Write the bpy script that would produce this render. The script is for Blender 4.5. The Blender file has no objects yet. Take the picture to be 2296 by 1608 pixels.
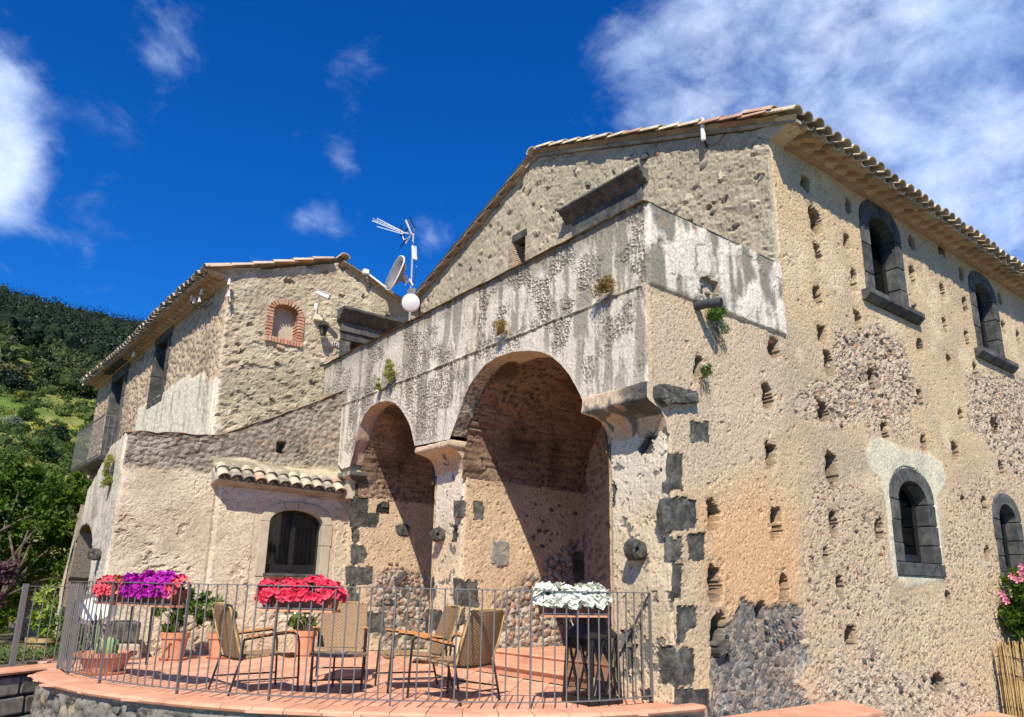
import bpy, math, random
import numpy as np
from mathutils import Vector, Matrix, noise as mnoise
from mathutils.geometry import tessellate_polygon
random.seed(7)
S = bpy.context.scene
COL = S.collection
# ------------------------------------------------------------------ camera
F_, P_, R_, Y_, PY_, H_ = 1676.5, math.radians(14.71), math.radians(1.14), math.radians(37.64), 881.0, 1.03
cp, sp, cr, sr, cy, sy = math.cos(P_), math.sin(P_), math.cos(R_), math.sin(R_), math.cos(Y_), math.sin(Y_)
MC = np.array([[cr, -sr, 0], [sr, cr, 0], [0, 0, 1]]) @ np.array([[1, 0, 0], [0, sp, -cp], [0, cp, sp]]) @ np.array([[cy, -sy, 0], [sy, cy, 0], [0, 0, 1]])
CAMP = np.array([0, 0, H_])
cam = bpy.data.cameras.new('camera')
co = bpy.data.objects.new('camera', cam)
COL.objects.link(co)
r_, d_, f_ = MC[0], MC[1], MC[2]
co.matrix_world = Matrix(((r_[0], -d_[0], -f_[0], 0), (r_[1], -d_[1], -f_[1], 0), (r_[2], -d_[2], -f_[2], H_), (0, 0, 0, 1)))
cam.sensor_width = 36.0
cam.lens = 36.0 * F_ / 2296
cam.shift_y = (PY_ - 804) / 2296
cam.clip_end = 3000
S.camera = co
# ------------------------------------------------------------------ light
SUN = Vector((-.67, -.74, 1.06)).normalized()
sd = bpy.data.lights.new('sun', 'SUN')
sd.energy = 4.9
sd.angle = math.radians(0.5)
sd.color = (1.0, .91, .76)
so = bpy.data.objects.new('sun', sd)
COL.objects.link(so)
so.rotation_euler = SUN.to_track_quat('Z', 'Y').to_euler()
W = bpy.data.worlds.new('World')
S.world = W
W.use_nodes = True
wn, wl = W.node_tree.nodes, W.node_tree.links
wn.clear()
wo = wn.new('ShaderNodeOutputWorld')
bg = wn.new('ShaderNodeBackground')
sky = wn.new('ShaderNodeTexSky')
sky.sky_type = 'NISHITA'
sky.sun_disc = False
sky.sun_elevation = math.asin(SUN.z)
sky.sun_rotation = math.atan2(SUN.x, SUN.y)
sky.altitude = 400
sky.air_density = 1.0
sky.dust_density = 0.3
sky.ozone_density = 4.0
bg.inputs['Strength'].default_value = 0.10
hs = wn.new('ShaderNodeHueSaturation')
hs.inputs['Saturation'].default_value = 1.35
hs.inputs['Value'].default_value = .75
wl.new(sky.outputs[0], hs.inputs['Color'])
def wmath(op, a, b=None, c=None):
    n = wn.new('ShaderNodeMath'); n.operation = op
    for i, s in enumerate((a, b, c)):
        if s is None: continue
        if isinstance(s, (int, float)): n.inputs[i].default_value = s
        else: wl.new(s, n.inputs[i])
    return n.outputs[0]
tc = wn.new('ShaderNodeTexCoord')
def raydir(x, y):
    d = MC.T @ np.array([(x - 1148) / F_, (y - PY_) / F_, 1.0])
    return d / np.linalg.norm(d)
# clouds: soft fractal sheets, thick where the cumulus banks stand
def wnoise(scale, detail, rough, dist=0.0, off=(0, 0, 0), sc=(1, 1, 1)):
    mp = wn.new('ShaderNodeMapping'); mp.inputs['Location'].default_value = off; mp.inputs['Scale'].default_value = sc
    wl.new(tc.outputs['Generated'], mp.inputs['Vector'])
    n = wn.new('ShaderNodeTexNoise'); n.inputs['Scale'].default_value = scale; n.inputs['Detail'].default_value = detail
    n.inputs['Roughness'].default_value = rough; n.inputs['Distortion'].default_value = dist
    wl.new(mp.outputs[0], n.inputs['Vector'])
    return n.outputs['Fac']
def bank(x, y, rad, amp):
    d = raydir(x, y)
    dp = wn.new('ShaderNodeVectorMath'); dp.operation = 'DISTANCE'
    nm = wn.new('ShaderNodeVectorMath'); nm.operation = 'NORMALIZE'
    wl.new(tc.outputs['Generated'], nm.inputs[0]); wl.new(nm.outputs[0], dp.inputs[0]); dp.inputs[1].default_value = tuple(d)
    mr = wn.new('ShaderNodeMapRange'); mr.interpolation_type = 'SMOOTHSTEP'
    wl.new(dp.outputs['Value'], mr.inputs[0]); mr.inputs[1].default_value = 0; mr.inputs[2].default_value = rad
    mr.inputs[3].default_value = amp; mr.inputs[4].default_value = 0
    return mr.outputs[0]
banks = [(1620, 170, .26, .30), (1480, 60, .2, .12), (1900, 120, .34, .26), (2150, 250, .26, .22), (2300, 380, .2, .18), (2290, 80, .2, .18),
         (2220, 520, .13, .20), (1400, 255, .16, .14), (-10, 270, .07, .22), (-25, 400, .08, .34), (-110, 330, .13, .36), (0, 110, .07, .20), (70, 190, .05, .1), (385, 95, .07, .26),
         (700, 495, .05, .26), (770, 500, .05, .2), (965, 530, .07, .24), (745, 300, .09, .17), (770, 370, .05, .2), (790, 130, .09, .10), (640, 490, .05, .12)]
acc = None
for b in banks:
    o_ = bank(*b)
    acc = o_ if acc is None else wmath('ADD', acc, o_)
acc = wmath('MINIMUM', acc, .48)
n1 = wnoise(3.2, 9, .58, .35)
n2 = wnoise(13.0, 7, .62, .3, (3, 1, 2), (1, 1, 1.5))
nn = wmath('ADD', wmath('MULTIPLY', n1, .62), wmath('MULTIPLY', n2, .38))
dens = wmath('ADD', nn, wmath('MULTIPLY', acc, .62))
mr = wn.new('ShaderNodeMapRange'); mr.interpolation_type = 'SMOOTHSTEP'
wl.new(dens, mr.inputs[0]); mr.inputs[1].default_value = .56; mr.inputs[2].default_value = .92; mr.inputs[3].default_value = 0; mr.inputs[4].default_value = .80
mx = wn.new('ShaderNodeMix'); mx.data_type = 'RGBA'
wl.new(mr.outputs[0], mx.inputs['Factor'])
gain = wn.new('ShaderNodeMix'); gain.data_type = 'RGBA'; gain.blend_type = 'MULTIPLY'; gain.inputs['Factor'].default_value = 1
wl.new(hs.outputs[0], gain.inputs['A']); gain.inputs['B'].default_value = (.42, 1.05, 1.62, 1)
wl.new(gain.outputs['Result'], mx.inputs['A'])
cr2 = wn.new('ShaderNodeMix'); cr2.data_type = 'RGBA'
n3 = wnoise(7.0, 5, .6, .2, (9, 4, 1))
mr3 = wn.new('ShaderNodeMapRange'); wl.new(n3, mr3.inputs[0]); mr3.inputs[1].default_value = .35; mr3.inputs[2].default_value = .65
wl.new(mr3.outputs[0], cr2.inputs['Factor'])
cr2.inputs['A'].default_value = (5.0, 6.7, 9.6, 1); cr2.inputs['B'].default_value = (9.5, 10.6, 12.4, 1)
wl.new(cr2.outputs['Result'], mx.inputs['B'])
wl.new(mx.outputs['Result'], bg.inputs['Color'])
wl.new(bg.outputs[0], wo.inputs[0])
S.render.engine = 'CYCLES'
S.view_settings.view_transform = 'Standard'
S.view_settings.look = 'None'
S.view_settings.exposure = 0.44
S.view_settings.gamma = 1.0
S.view_settings.use_curve_mapping = False

# ------------------------------------------------------------------ helpers
def on(ax, val, x, y):
    """point where the sight line through a spot of the photograph meets the plane axis = val"""
    d = MC.T @ np.array([(x - 1148) / F_, (y - PY_) / F_, 1.0])
    t = (val - CAMP[ax]) / d[ax]
    return CAMP + t * d
_T = {}
def _tab(seed):
    if seed not in _T: _T[seed] = np.random.RandomState(seed).rand(256, 256)
    return _T[seed]
def vn(x, y, seed=0):
    t = _tab(seed); xi = np.floor(x).astype(int); yi = np.floor(y).astype(int)
    fx = x - xi; fy = y - yi; fx = fx * fx * (3 - 2 * fx); fy = fy * fy * (3 - 2 * fy)
    a = t[yi & 255, xi & 255]; b = t[yi & 255, (xi + 1) & 255]; c = t[(yi + 1) & 255, xi & 255]; d = t[(yi + 1) & 255, (xi + 1) & 255]
    return (a * (1 - fx) + b * fx) * (1 - fy) + (c * (1 - fx) + d * fx) * fy
def fbm(x, y, s, o=4, seed=0, g=.5):
    r = 0; a = 1; n = 0
    for i in range(o):
        r = r + a * vn(x / s * 2 ** i + 17.3 * i, y / s * 2 ** i + 5.1 * i, seed + i); n += a; a *= g
    return r / n * 2 - 1
def worley(x, y, s, seed=0, jit=.9):
    X = x / s; Y = y / s; xi = np.floor(X).astype(int); yi = np.floor(Y).astype(int)
    ta, tb, tr = _tab(seed), _tab(seed + 91), _tab(seed + 57)
    f1 = np.full(X.shape, 9.); f2 = np.full(X.shape, 9.); rid = np.zeros(X.shape)
    for j in (-1, 0, 1):
        for i in (-1, 0, 1):
            cx = xi + i; cyy = yi + j
            px = cx + .5 + (ta[cyy & 255, cx & 255] - .5) * jit; py = cyy + .5 + (tb[cyy & 255, cx & 255] - .5) * jit
            d = np.hypot(px - X, py - Y); r = tr[cyy & 255, cx & 255]
            m = d < f1
            f2 = np.where(m, f1, np.minimum(f2, d)); rid = np.where(m, r, rid); f1 = np.where(m, d, f1)
    return f1, f2, rid
def sst(a, b, x):
    t = np.clip((x - a) / (b - a), 0, 1); return t * t * (3 - 2 * t)
def mix(a, b, m):
    m = np.asarray(m)[..., None]; return np.asarray(a) * (1 - m) + np.asarray(b) * m
def C3(arr, c):
    return np.broadcast_to(np.array(c, float), arr.shape + (3,)).copy()
def polysd(x, y, poly):
    """signed distance, positive inside"""
    poly = np.asarray(poly, float); n = len(poly); d = np.full(x.shape, 1e9); ins = np.zeros(x.shape, bool)
    for i in range(n):
        ax, ay = poly[i]; bx, by = poly[(i + 1) % n]
        ex, ey = bx - ax, by - ay; L = ex * ex + ey * ey + 1e-12
        t = np.clip(((x - ax) * ex + (y - ay) * ey) / L, 0, 1)
        d = np.minimum(d, np.hypot(x - ax - t * ex, y - ay - t * ey))
        c = ((ay > y) != (by > y)) & (x < (bx - ax) * (y - ay) / (by - ay + 1e-12) + ax)
        ins ^= c
    return np.where(ins, d, -d)
ORG = {}
def thing(name, loc, label, cat, group=None, rz=0.0):
    o = bpy.data.objects.new(name, None); COL.objects.link(o); o.location = loc; o.rotation_euler = (0, 0, rz)
    o.empty_display_size = .2
    o['label'] = label; o['category'] = cat
    if group: o['group'] = group
    ORG[o.name] = Vector(loc)
    return o
def tag(o, label, cat, group=None):
    o['label'] = label; o['category'] = cat
    if group: o['group'] = group
    return o
def npmesh(name, V, Fc, mat, parent=None, smooth=True, col=None, world=True):
    V = np.asarray(V, np.float32).reshape(-1, 3)
    if parent is not None and world: V = V - np.array(ORG[parent.name], np.float32)
    me = bpy.data.meshes.new(name)
    Fc = np.asarray(Fc, np.int32); k = Fc.shape[1]
    me.vertices.add(len(V)); me.vertices.foreach_set('co', V.ravel())
    me.loops.add(Fc.size); me.loops.foreach_set('vertex_index', Fc.ravel())
    me.polygons.add(len(Fc)); me.polygons.foreach_set('loop_start', np.arange(0, Fc.size, k, dtype=np.int32))
    me.polygons.foreach_set('loop_total', np.full(len(Fc), k, np.int32))
    me.polygons.foreach_set('use_smooth', np.full(len(Fc), bool(smooth)))
    me.update(calc_edges=True)
    if col is not None:
        a = me.color_attributes.new('col', 'FLOAT_COLOR', 'POINT')
        cc = np.ones((len(V), 4), np.float32); cc[:, :3] = np.clip(np.asarray(col).reshape(-1, 3), .003, .95); a.data.foreach_set('color', cc.ravel())
    me.materials.append(mat)
    return lnk(name, me, parent)
def lnk(name, me, parent=None, loc=None):
    o = bpy.data.objects.new(name, me); COL.objects.link(o)
    if parent is not None: o.parent = parent; ORG[o.name] = ORG[parent.name].copy()
    if loc is not None: o.location = loc
    return o
def struct(o):
    o['kind'] = 'structure'; return o
def stuff(o):
    o['kind'] = 'stuff'; return o
def grid(name, P, keep, mat, parent=None, col=None, smooth=True, flip=False):
    nz, nu = P.shape[:2]
    idx = np.arange(nz * nu).reshape(nz, nu)
    q = np.stack([idx[:-1, :-1], idx[:-1, 1:], idx[1:, 1:], idx[1:, :-1]], -1)
    if flip: q = q[..., ::-1]
    if keep is not None:
        k = keep[:-1, :-1] & keep[:-1, 1:] & keep[1:, 1:] & keep[1:, :-1] if keep.shape == (nz, nu) else keep
        q = q[k]
    q = q.reshape(-1, 4)
    used = np.zeros(nz * nu, bool); used[q.ravel()] = True
    rm = np.cumsum(used) - 1
    V = P.reshape(-1, 3)[used]; q = rm[q]
    c = None if col is None else col.reshape(-1, 3)[used]
    return npmesh(name, V, q, mat, parent, smooth, c)
class Plane:
    def __init__(s, o, u, n): s.o = np.array(o, float); s.u = np.array(u, float); s.n = np.array(n, float)
    def P(s, U, Zc, Hh): return s.o + U[..., None] * s.u + np.stack([0 * U, 0 * U, Zc], -1) + Hh[..., None] * s.n
    def p(s, u, z, h=0): return Vector(s.o + u * s.u + np.array([0, 0, z]) + h * s.n)
    def px(s, x, y):
        """(u, z) on this plane of a spot in the photograph"""
        d = MC.T @ np.array([(x - 1148) / F_, (y - PY_) / F_, 1.0])
        t = ((s.o - CAMP) @ s.n) / (d @ s.n); q = CAMP + t * d - s.o
        return float(q @ s.u), float(q[2])
    def poly(s, pts): return [s.px(*p) for p in pts]
PR = Plane((0, 4.94, 0), (1, 0, 0), (0, -1, 0))      # right facade, u = X
PA0 = Plane((5.83, 0, 0), (0, 1, 0), (-1, 0, 0))     # pier faces, u = Y
PA1 = Plane((5.56, 0, 0), (0, 1, 0), (-1, 0, 0))     # arcade upper face
PG = Plane((8.12, 0, 0), (0, 1, 0), (-1, 0, 0))      # gable
PW = Plane((0, 12.18, 0), (1, 0, 0), (0, -1, 0))     # wall of the stair
PL = Plane((0, 13.2, 0), (1, 0, 0), (0, -1, 0))      # side house gable
PS8 = Plane((0, 8.6, 0), (1, 0, 0), (0, -1, 0))
PS11 = Plane((0, 11.76, 0), (1, 0, 0), (0, -1, 0))
PF = Plane((2.15, 0, 0), (0, 1, 0), (-1, 0, 0))
th = math.radians(1.8)
PLS = Plane((3.62, 13.2, 0), (-math.sin(th), math.cos(th), 0), (-math.cos(th), -math.sin(th), 0))   # long side of the side house
def ax(a, b, step, extra=()):
    v = list(np.arange(a, b, step)) + [b] + [e for e in extra if a < e < b]
    v = sorted(v); out = [v[0]]
    for x in v[1:]:
        if x - out[-1] < step * .35:
            if x in extra or x == b: out[-1] = x
            continue
        out.append(x)
    return np.array(out)
# ---- list mesh builder
def expose(U, Z, H, col, plane, polys, seed=9, amp=.05, floor=-.010, grow=.0):
    """plaster flaked off over dressed stones: a ragged hole through which the stone behind shows"""
    for i, q in enumerate(polys):
        P2 = plane.poly(q); xs = [p[0] for p in P2]; ys = [p[1] for p in P2]
        m = (U > min(xs) - .2) & (U < max(xs) + .2) & (Z > min(ys) - .2) & (Z < max(ys) + .2)
        if not m.any(): continue
        u, z = U[m], Z[m]; nz_ = fbm(u, z, .07, 5, seed + i, .68); sdv = polysd(u, z, P2)
        k = sst(-.004, .006, sdv + amp * nz_ + grow)
        near = sst(-.12, -.02, sdv); h = H[m]; h = np.where(near > 0, h * (1 - near) + np.maximum(h, floor) * near, h)
        H[m] = h * (1 - k) - .045 * k
        rim = sst(-.02, .0, sdv + amp * nz_) * (1 - k); c = col[m]; col[m] = c * (1 - .25 * rim[..., None])
        c = col[m]; col[m] = c * (1 - k[..., None]) + np.array((.09, .09, .088)) * k[..., None]
    return H, col
class MB:
    def __init__(s): s.v = []; s.f = []
    def add(s, V, Fc):
        b = len(s.v); s.v += [Vector(x) for x in V]; s.f += [tuple(b + i for i in f) for f in Fc]; return s
    def box(s, c, d, rz=0.0, M=None):
        x, y, z = d[0] / 2, d[1] / 2, d[2] / 2; m = M if M is not None else Matrix.Rotation(rz, 3, 'Z'); c = Vector(c)
        V = [c + m @ Vector((a * x, b * y, e * z)) for e in (-1, 1) for a, b in ((-1, -1), (1, -1), (1, 1), (-1, 1))]
        return s.add(V, [(3, 2, 1, 0), (4, 5, 6, 7), (0, 1, 5, 4), (1, 2, 6, 5), (2, 3, 7, 6), (3, 0, 4, 7)])
    def bar(s, a, b, w, h=None, up=(0, 0, 1)):
        a, b = Vector(a), Vector(b); h = h or w; d = b - a; L = d.length; d.normalize(); up = Vector(up)
        if abs(d.dot(up)) > .98: up = Vector((1, 0, 0))
        x = d.cross(up).normalized(); y = x.cross(d)
        V = [p + x * (i * w / 2) + y * (j * h / 2) for p in (a, b) for i, j in ((-1, -1), (1, -1), (1, 1), (-1, 1))]
        return s.add(V, [(0, 1, 2, 3), (7, 6, 5, 4), (4, 5, 1, 0), (5, 6, 2, 1), (6, 7, 3, 2), (7, 4, 0, 3)])
    def tube(s, pts, r, n=8, closed=False):
        pts = [Vector(p) for p in pts]; m = len(pts); rs = r if isinstance(r, (list, tuple)) else [r] * m
        V = []; pu = None
        for i, p in enumerate(pts):
            a = pts[i - 1] if (i > 0 or closed) else p; b = pts[(i + 1) % m] if (i < m - 1 or closed) else p
            d = (b - a).normalized()
            if pu is None:
                pu = Vector((0, 0, 1)) if abs(d.z) < .9 else Vector((1, 0, 0))
            x = d.cross(pu).normalized(); y = x.cross(d).normalized(); pu = y
            V += [p + (x * math.cos(t) + y * math.sin(t)) * rs[i] for t in (2 * math.pi * k / n for k in range(n))]
        Fc = []
        for i in range(m - (0 if closed else 1)):
            for k in range(n):
                a = i * n + k; b = i * n + (k + 1) % n; c = ((i + 1) % m) * n
                Fc.append((a, c + k, c + (k + 1) % n, b))
        if not closed: Fc += [tuple(range(n)), tuple(reversed(range((m - 1) * n, m * n)))]
        return s.add(V, Fc)
    def lathe(s, prof, c=(0, 0, 0), n=20, M=None):
        c = Vector(c); V = []; m = len(prof)
        for r, z in prof:
            for k in range(n):
                q = Vector((r * math.cos(2 * math.pi * k / n), r * math.sin(2 * math.pi * k / n), z))
                V.append(c + (M @ q if M is not None else q))
        Fc = [(i * n + k, i * n + (k + 1) % n, (i + 1) * n + (k + 1) % n, (i + 1) * n + k) for i in range(m - 1) for k in range(n)]
        if prof[0][0] > 1e-4: Fc.append(tuple(reversed(range(n))))
        if prof[-1][0] > 1e-4: Fc.append(tuple(range((m - 1) * n, m * n)))
        return s.add(V, Fc)
    def prism(s, poly, f, h0, h1):
        """poly of (a,b); f(a,b,h)->point"""
        n = len(poly); V = [f(a, b, h0) for a, b in poly] + [f(a, b, h1) for a, b in poly]
        return s.add(V, [tuple(range(n)), tuple(range(2 * n - 1, n - 1, -1))] + [(i, i + n, (i + 1) % n + n, (i + 1) % n) for i in range(n)])
    def build(s, name, mat, parent=None, smooth=False, world=True, bevel=0):
        me = s.mesh(name, mat, ORG[parent.name] if (parent is not None and world) else None, smooth)
        o = lnk(name, me, parent)
        if bevel:
            b = o.modifiers.new('bevel', 'BEVEL'); b.width = bevel; b.segments = 2; b.limit_method = 'ANGLE'
        return o
    def mesh(s, name, mat, off=None, smooth=False):
        me = bpy.data.meshes.new(name)
        V = s.v if off is None else [v - off for v in s.v]
        me.from_pydata([tuple(v) for v in V], [], s.f); me.materials.append(mat)
        import bmesh
        bm = bmesh.new(); bm.from_mesh(me); bmesh.ops.recalc_face_normals(bm, faces=bm.faces); bm.to_mesh(me); bm.free()
        if smooth:
            me.polygons.foreach_set('use_smooth', [True] * len(me.polygons)); me.set_sharp_from_angle(angle=math.radians(40))
        return me
# ------------------------------------------------------------------ materials
def mat(name, color, rough=.8, var=.25, scale=12, bump=.2, bscale=40, metal=0, attr=False, spec=.3, detail=6, col2=None, bdist=.01, sat=1.0, trans=0, alpha=1, extra=None):
    m = bpy.data.materials.new(name); m.use_nodes = True; nt = m.node_tree; n, l = nt.nodes, nt.links
    b = n['Principled BSDF']; b.inputs['Roughness'].default_value = rough; b.inputs['Metallic'].default_value = metal
    b.inputs['Specular IOR Level'].default_value = spec
    t = n.new('ShaderNodeTexCoord')
    nz = n.new('ShaderNodeTexNoise'); nz.inputs['Scale'].default_value = scale; nz.inputs['Detail'].default_value = detail; nz.inputs['Roughness'].default_value = .65
    l.new(t.outputs['Object'], nz.inputs['Vector'])
    if attr:
        a = n.new('ShaderNodeAttribute'); a.attribute_name = 'col'; src = a.outputs['Color']
    else:
        rg = n.new('ShaderNodeRGB'); rg.outputs[0].default_value = (*color, 1); src = rg.outputs[0]
        if col2 is not None:
            mm = n.new('ShaderNodeMix'); mm.data_type = 'RGBA'; mm.inputs['A'].default_value = (*color, 1); mm.inputs['B'].default_value = (*col2, 1)
            n4 = n.new('ShaderNodeTexNoise'); n4.inputs['Scale'].default_value = scale * .35; n4.inputs['Detail'].default_value = 5
            l.new(t.outputs['Object'], n4.inputs['Vector']); r4 = n.new('ShaderNodeMapRange'); r4.inputs[1].default_value = .42; r4.inputs[2].default_value = .6
            l.new(n4.outputs['Fac'], r4.inputs[0]); l.new(r4.outputs[0], mm.inputs['Factor']); src = mm.outputs['Result']
        oi = n.new('ShaderNodeObjectInfo'); hv = n.new('ShaderNodeHueSaturation'); rr = n.new('ShaderNodeMapRange')
        l.new(oi.outputs['Random'], rr.inputs[0]); rr.inputs[3].default_value = 1 - var * .5; rr.inputs[4].default_value = 1 + var * .5
        l.new(rr.outputs[0], hv.inputs['Value']); l.new(src, hv.inputs['Color']); src = hv.outputs[0]
    mr_ = n.new('ShaderNodeMapRange'); l.new(nz.outputs['Fac'], mr_.inputs[0]); mr_.inputs[1].default_value = .25; mr_.inputs[2].default_value = .75
    mr_.inputs[3].default_value = 1 - var; mr_.inputs[4].default_value = 1 + var
    vm = n.new('ShaderNodeVectorMath'); vm.operation = 'SCALE'; l.new(src, vm.inputs[0]); l.new(mr_.outputs[0], vm.inputs['Scale'])
    l.new(vm.outputs[0], b.inputs['Base Color'])
    if bump:
        bn = n.new('ShaderNodeTexNoise'); bn.inputs['Scale'].default_value = bscale; bn.inputs['Detail'].default_value = 7; bn.inputs['Roughness'].default_value = .7
        l.new(t.outputs['Object'], bn.inputs['Vector'])
        bp = n.new('ShaderNodeBump'); bp.inputs['Strength'].default_value = bump; bp.inputs['Distance'].default_value = bdist
        l.new(bn.outputs['Fac'], bp.inputs['Height']); l.new(bp.outputs[0], b.inputs['Normal'])
    if trans: b.inputs['Transmission Weight'].default_value = trans
    return m
def leafmat(name, c, c2, tr=.35):
    m = bpy.data.materials.new(name); m.use_nodes = True; nt = m.node_tree; n, l = nt.nodes, nt.links
    b = n['Principled BSDF']; b.inputs['Roughness'].default_value = .55; b.inputs['Specular IOR Level'].default_value = .3
    a = n.new('ShaderNodeAttribute'); a.attribute_name = 'rnd'
    g = n.new('ShaderNodeMix'); g.data_type = 'RGBA'; g.inputs['A'].default_value = (*c, 1); g.inputs['B'].default_value = (*c2, 1)
    l.new(a.outputs['Fac'], g.inputs['Factor']); l.new(g.outputs['Result'], b.inputs['Base Color'])
    t = n.new('ShaderNodeBsdfTranslucent'); l.new(g.outputs['Result'], t.inputs['Color'])
    ms = n.new('ShaderNodeMixShader'); ms.inputs[0].default_value = tr
    l.new(b.outputs[0], ms.inputs[1]); l.new(t.outputs[0], ms.inputs[2]); l.new(ms.outputs[0], n['Material Output'].inputs['Surface'])
    return m
def wallmat():
    m = mat('old_plaster', (0, 0, 0), .95, .20, 22, .6, 55, attr=True, spec=.08, bdist=.014, detail=9)
    nt = m.node_tree; n, l = nt.nodes, nt.links; b = n['Principled BSDF']; t = [x for x in n if x.type == 'TEX_COORD'][0]
    # fine grit: tiny dark pits and grains in the render, as relief and as colour
    wp = n.new('ShaderNodeTexNoise'); wp.inputs['Scale'].default_value = 9; wp.inputs['Detail'].default_value = 4; l.new(t.outputs['Object'], wp.inputs['Vector'])
    ad = n.new('ShaderNodeMix'); ad.data_type = 'VECTOR'; ad.inputs['Factor'].default_value = .06; l.new(t.outputs['Object'], ad.inputs[4]); l.new(wp.outputs['Color'], ad.inputs[5])
    vo = n.new('ShaderNodeTexVoronoi'); vo.inputs['Scale'].default_value = 26; vo.inputs['Randomness'].default_value = 1; l.new(ad.outputs[1], vo.inputs['Vector'])
    nz = n.new('ShaderNodeTexNoise'); nz.inputs['Scale'].default_value = 34; nz.inputs['Detail'].default_value = 8; nz.inputs['Roughness'].default_value = .75; l.new(t.outputs['Object'], nz.inputs['Vector'])
    r1 = n.new('ShaderNodeMapRange'); l.new(nz.outputs['Fac'], r1.inputs[0]); r1.inputs[1].default_value = .36; r1.inputs[2].default_value = .46; r1.inputs[3].default_value = .55; r1.inputs[4].default_value = 1.0
    src = b.inputs['Base Color'].links[0].from_socket; vm = n.new('ShaderNodeVectorMath'); vm.operation = 'SCALE'; l.new(src, vm.inputs[0]); l.new(r1.outputs[0], vm.inputs['Scale']); l.new(vm.outputs[0], b.inputs['Base Color'])
    old = b.inputs['Normal'].links[0].from_socket
    b2 = n.new('ShaderNodeBump'); b2.inputs['Strength'].default_value = .5; b2.inputs['Distance'].default_value = .007; l.new(vo.outputs['Distance'], b2.inputs['Height']); l.new(old, b2.inputs['Normal'])
    b3 = n.new('ShaderNodeBump'); b3.inputs['Strength'].default_value = .8; b3.inputs['Distance'].default_value = .008; l.new(r1.outputs[0], b3.inputs['Height']); l.new(b2.outputs[0], b3.inputs['Normal']); l.new(b3.outputs[0], b.inputs['Normal'])
    return m
M_WALL = wallmat()
M_STONE = mat('basalt', (.062, .062, .057), .92, .45, 22, .9, 45, spec=.12, col2=(.135, .128, .112), bdist=.018)
M_BAS = mat('dressed_basalt', (.066, .069, .068), .88, .42, 16, .75, 50, spec=.12, col2=(.115, .115, .107))
M_RUB = [mat('rubble_grey', (.20, .19, .175), .95, .35, 20, .5, 70, col2=(.30, .27, .23)), mat('rubble_brown', (.20, .15, .11), .95, .35, 20, .5, 70, col2=(.12, .10, .09)),
         mat('rubble_dark', (.075, .072, .072), .95, .35, 20, .5, 70, col2=(.15, .14, .13)), mat('rubble_pale', (.40, .34, .26), .95, .3, 20, .4, 70, col2=(.38, .32, .24)),
         mat('rubble_red', (.36, .17, .11), .95, .3, 20, .4, 70, col2=(.32, .14, .09)), mat('rubble_wall', (.125, .122, .105), .95, .4, 14, .8, 40, col2=(.22, .205, .17))]
M_TILE = mat('old_roof_tile', (.54, .47, .34), .9, .35, 9, .35, 60, col2=(.34, .30, .24))
M_TILE2 = mat('red_roof_tile', (.42, .26, .18), .9, .35, 9, .35, 60, col2=(.46, .38, .28))
M_TILE3 = mat('grey_roof_tile', (.24, .21, .17), .9, .4, 9, .35, 60, col2=(.40, .35, .27))
M_CORN = mat('cornice_brick', (.44, .28, .18), .9, .3, 9, .3, 60, col2=(.50, .36, .24))
M_BRICK = mat('red_brick', (.46, .22, .13), .9, .35, 16, .4, 70, col2=(.50, .32, .22))
M_BRICKP = mat('pale_brick', (.50, .39, .28), .9, .3, 16, .4, 70, col2=(.40, .30, .22))
M_TERRA = mat('terracotta_floor', (.60, .30, .19), .75, .26, 7, .12, 60, col2=(.66, .36, .24), spec=.25)
M_COPE = mat('terracotta_coping', (.66, .36, .23), .7, .14, 7, .12, 60, col2=(.60, .29, .18), spec=.25)
M_POT = mat('terracotta_pot', (.58, .24, .13), .7, .16, 9, .1, 60, col2=(.62, .32, .2))
M_IRON = mat('grey_iron', (.17, .165, .165), .55, .12, 30, .05, 60, spec=.4, metal=.2)
M_BLK = mat('black_metal', (.018, .018, .02), .4, .2, 30, .05, 60, spec=.5)
M_LANT = mat('lantern_metal', (.035, .03, .027), .5, .35, 20, .1, 60, spec=.5, metal=.4)
M_WHITE = mat('white_paint', (.80, .80, .78), .45, .05, 20, .02, 60)
M_CREAM = mat('cream_plastic', (.72, .68, .46), .5, .08, 20, .02, 60)
M_CER = mat('white_ceramic', (.80, .79, .76), .25, .05, 20, 0, 60, spec=.6)
M_DISH = mat('dish_back', (.20, .195, .19), .5, .12, 8, .03, 60)  # grey lowered to put the shade of the back into the colour
M_GALV = mat('galvanised_steel', (.42, .43, .44), .4, .15, 30, .05, 60, metal=.6, spec=.5)
M_DBLUE = mat('dark_blue_plastic', (.01, .02, .09), .4, .1, 20, 0)
M_FRAME = mat('dark_window_frame', (.018, .018, .018), .4, .2, 20, .03, 60, spec=.5)
M_FRAMEB = mat('dark_wood_door', (.05, .05, .055), .5, .2, 20, .1, 60)
M_MOSS = mat('moss', (.20, .13, .04), 1.0, .5, 30, .8, 50, col2=(.10, .085, .05))
M_DARK = mat('dark_room', (.02, .02, .02), .9, .1, 5, 0)
M_CURT = mat('curtain', (.30, .29, .27), .9, .15, 3, .1, 10)
M_PALE = mat('pale_dressed_stone', (.50, .43, .32), .9, .14, 8, .3, 50, col2=(.44, .37, .27))
M_BARK = mat('bark', (.09, .065, .045), .95, .35, 20, .8, 40, col2=(.16, .13, .10))
M_REED = mat('dry_reed', (.55, .40, .18), .8, .3, 30, .2, 80, col2=(.40, .27, .11))
M_ARM = mat('orange_wood', (.62, .27, .09), .5, .15, 30, .1, 60)
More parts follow.
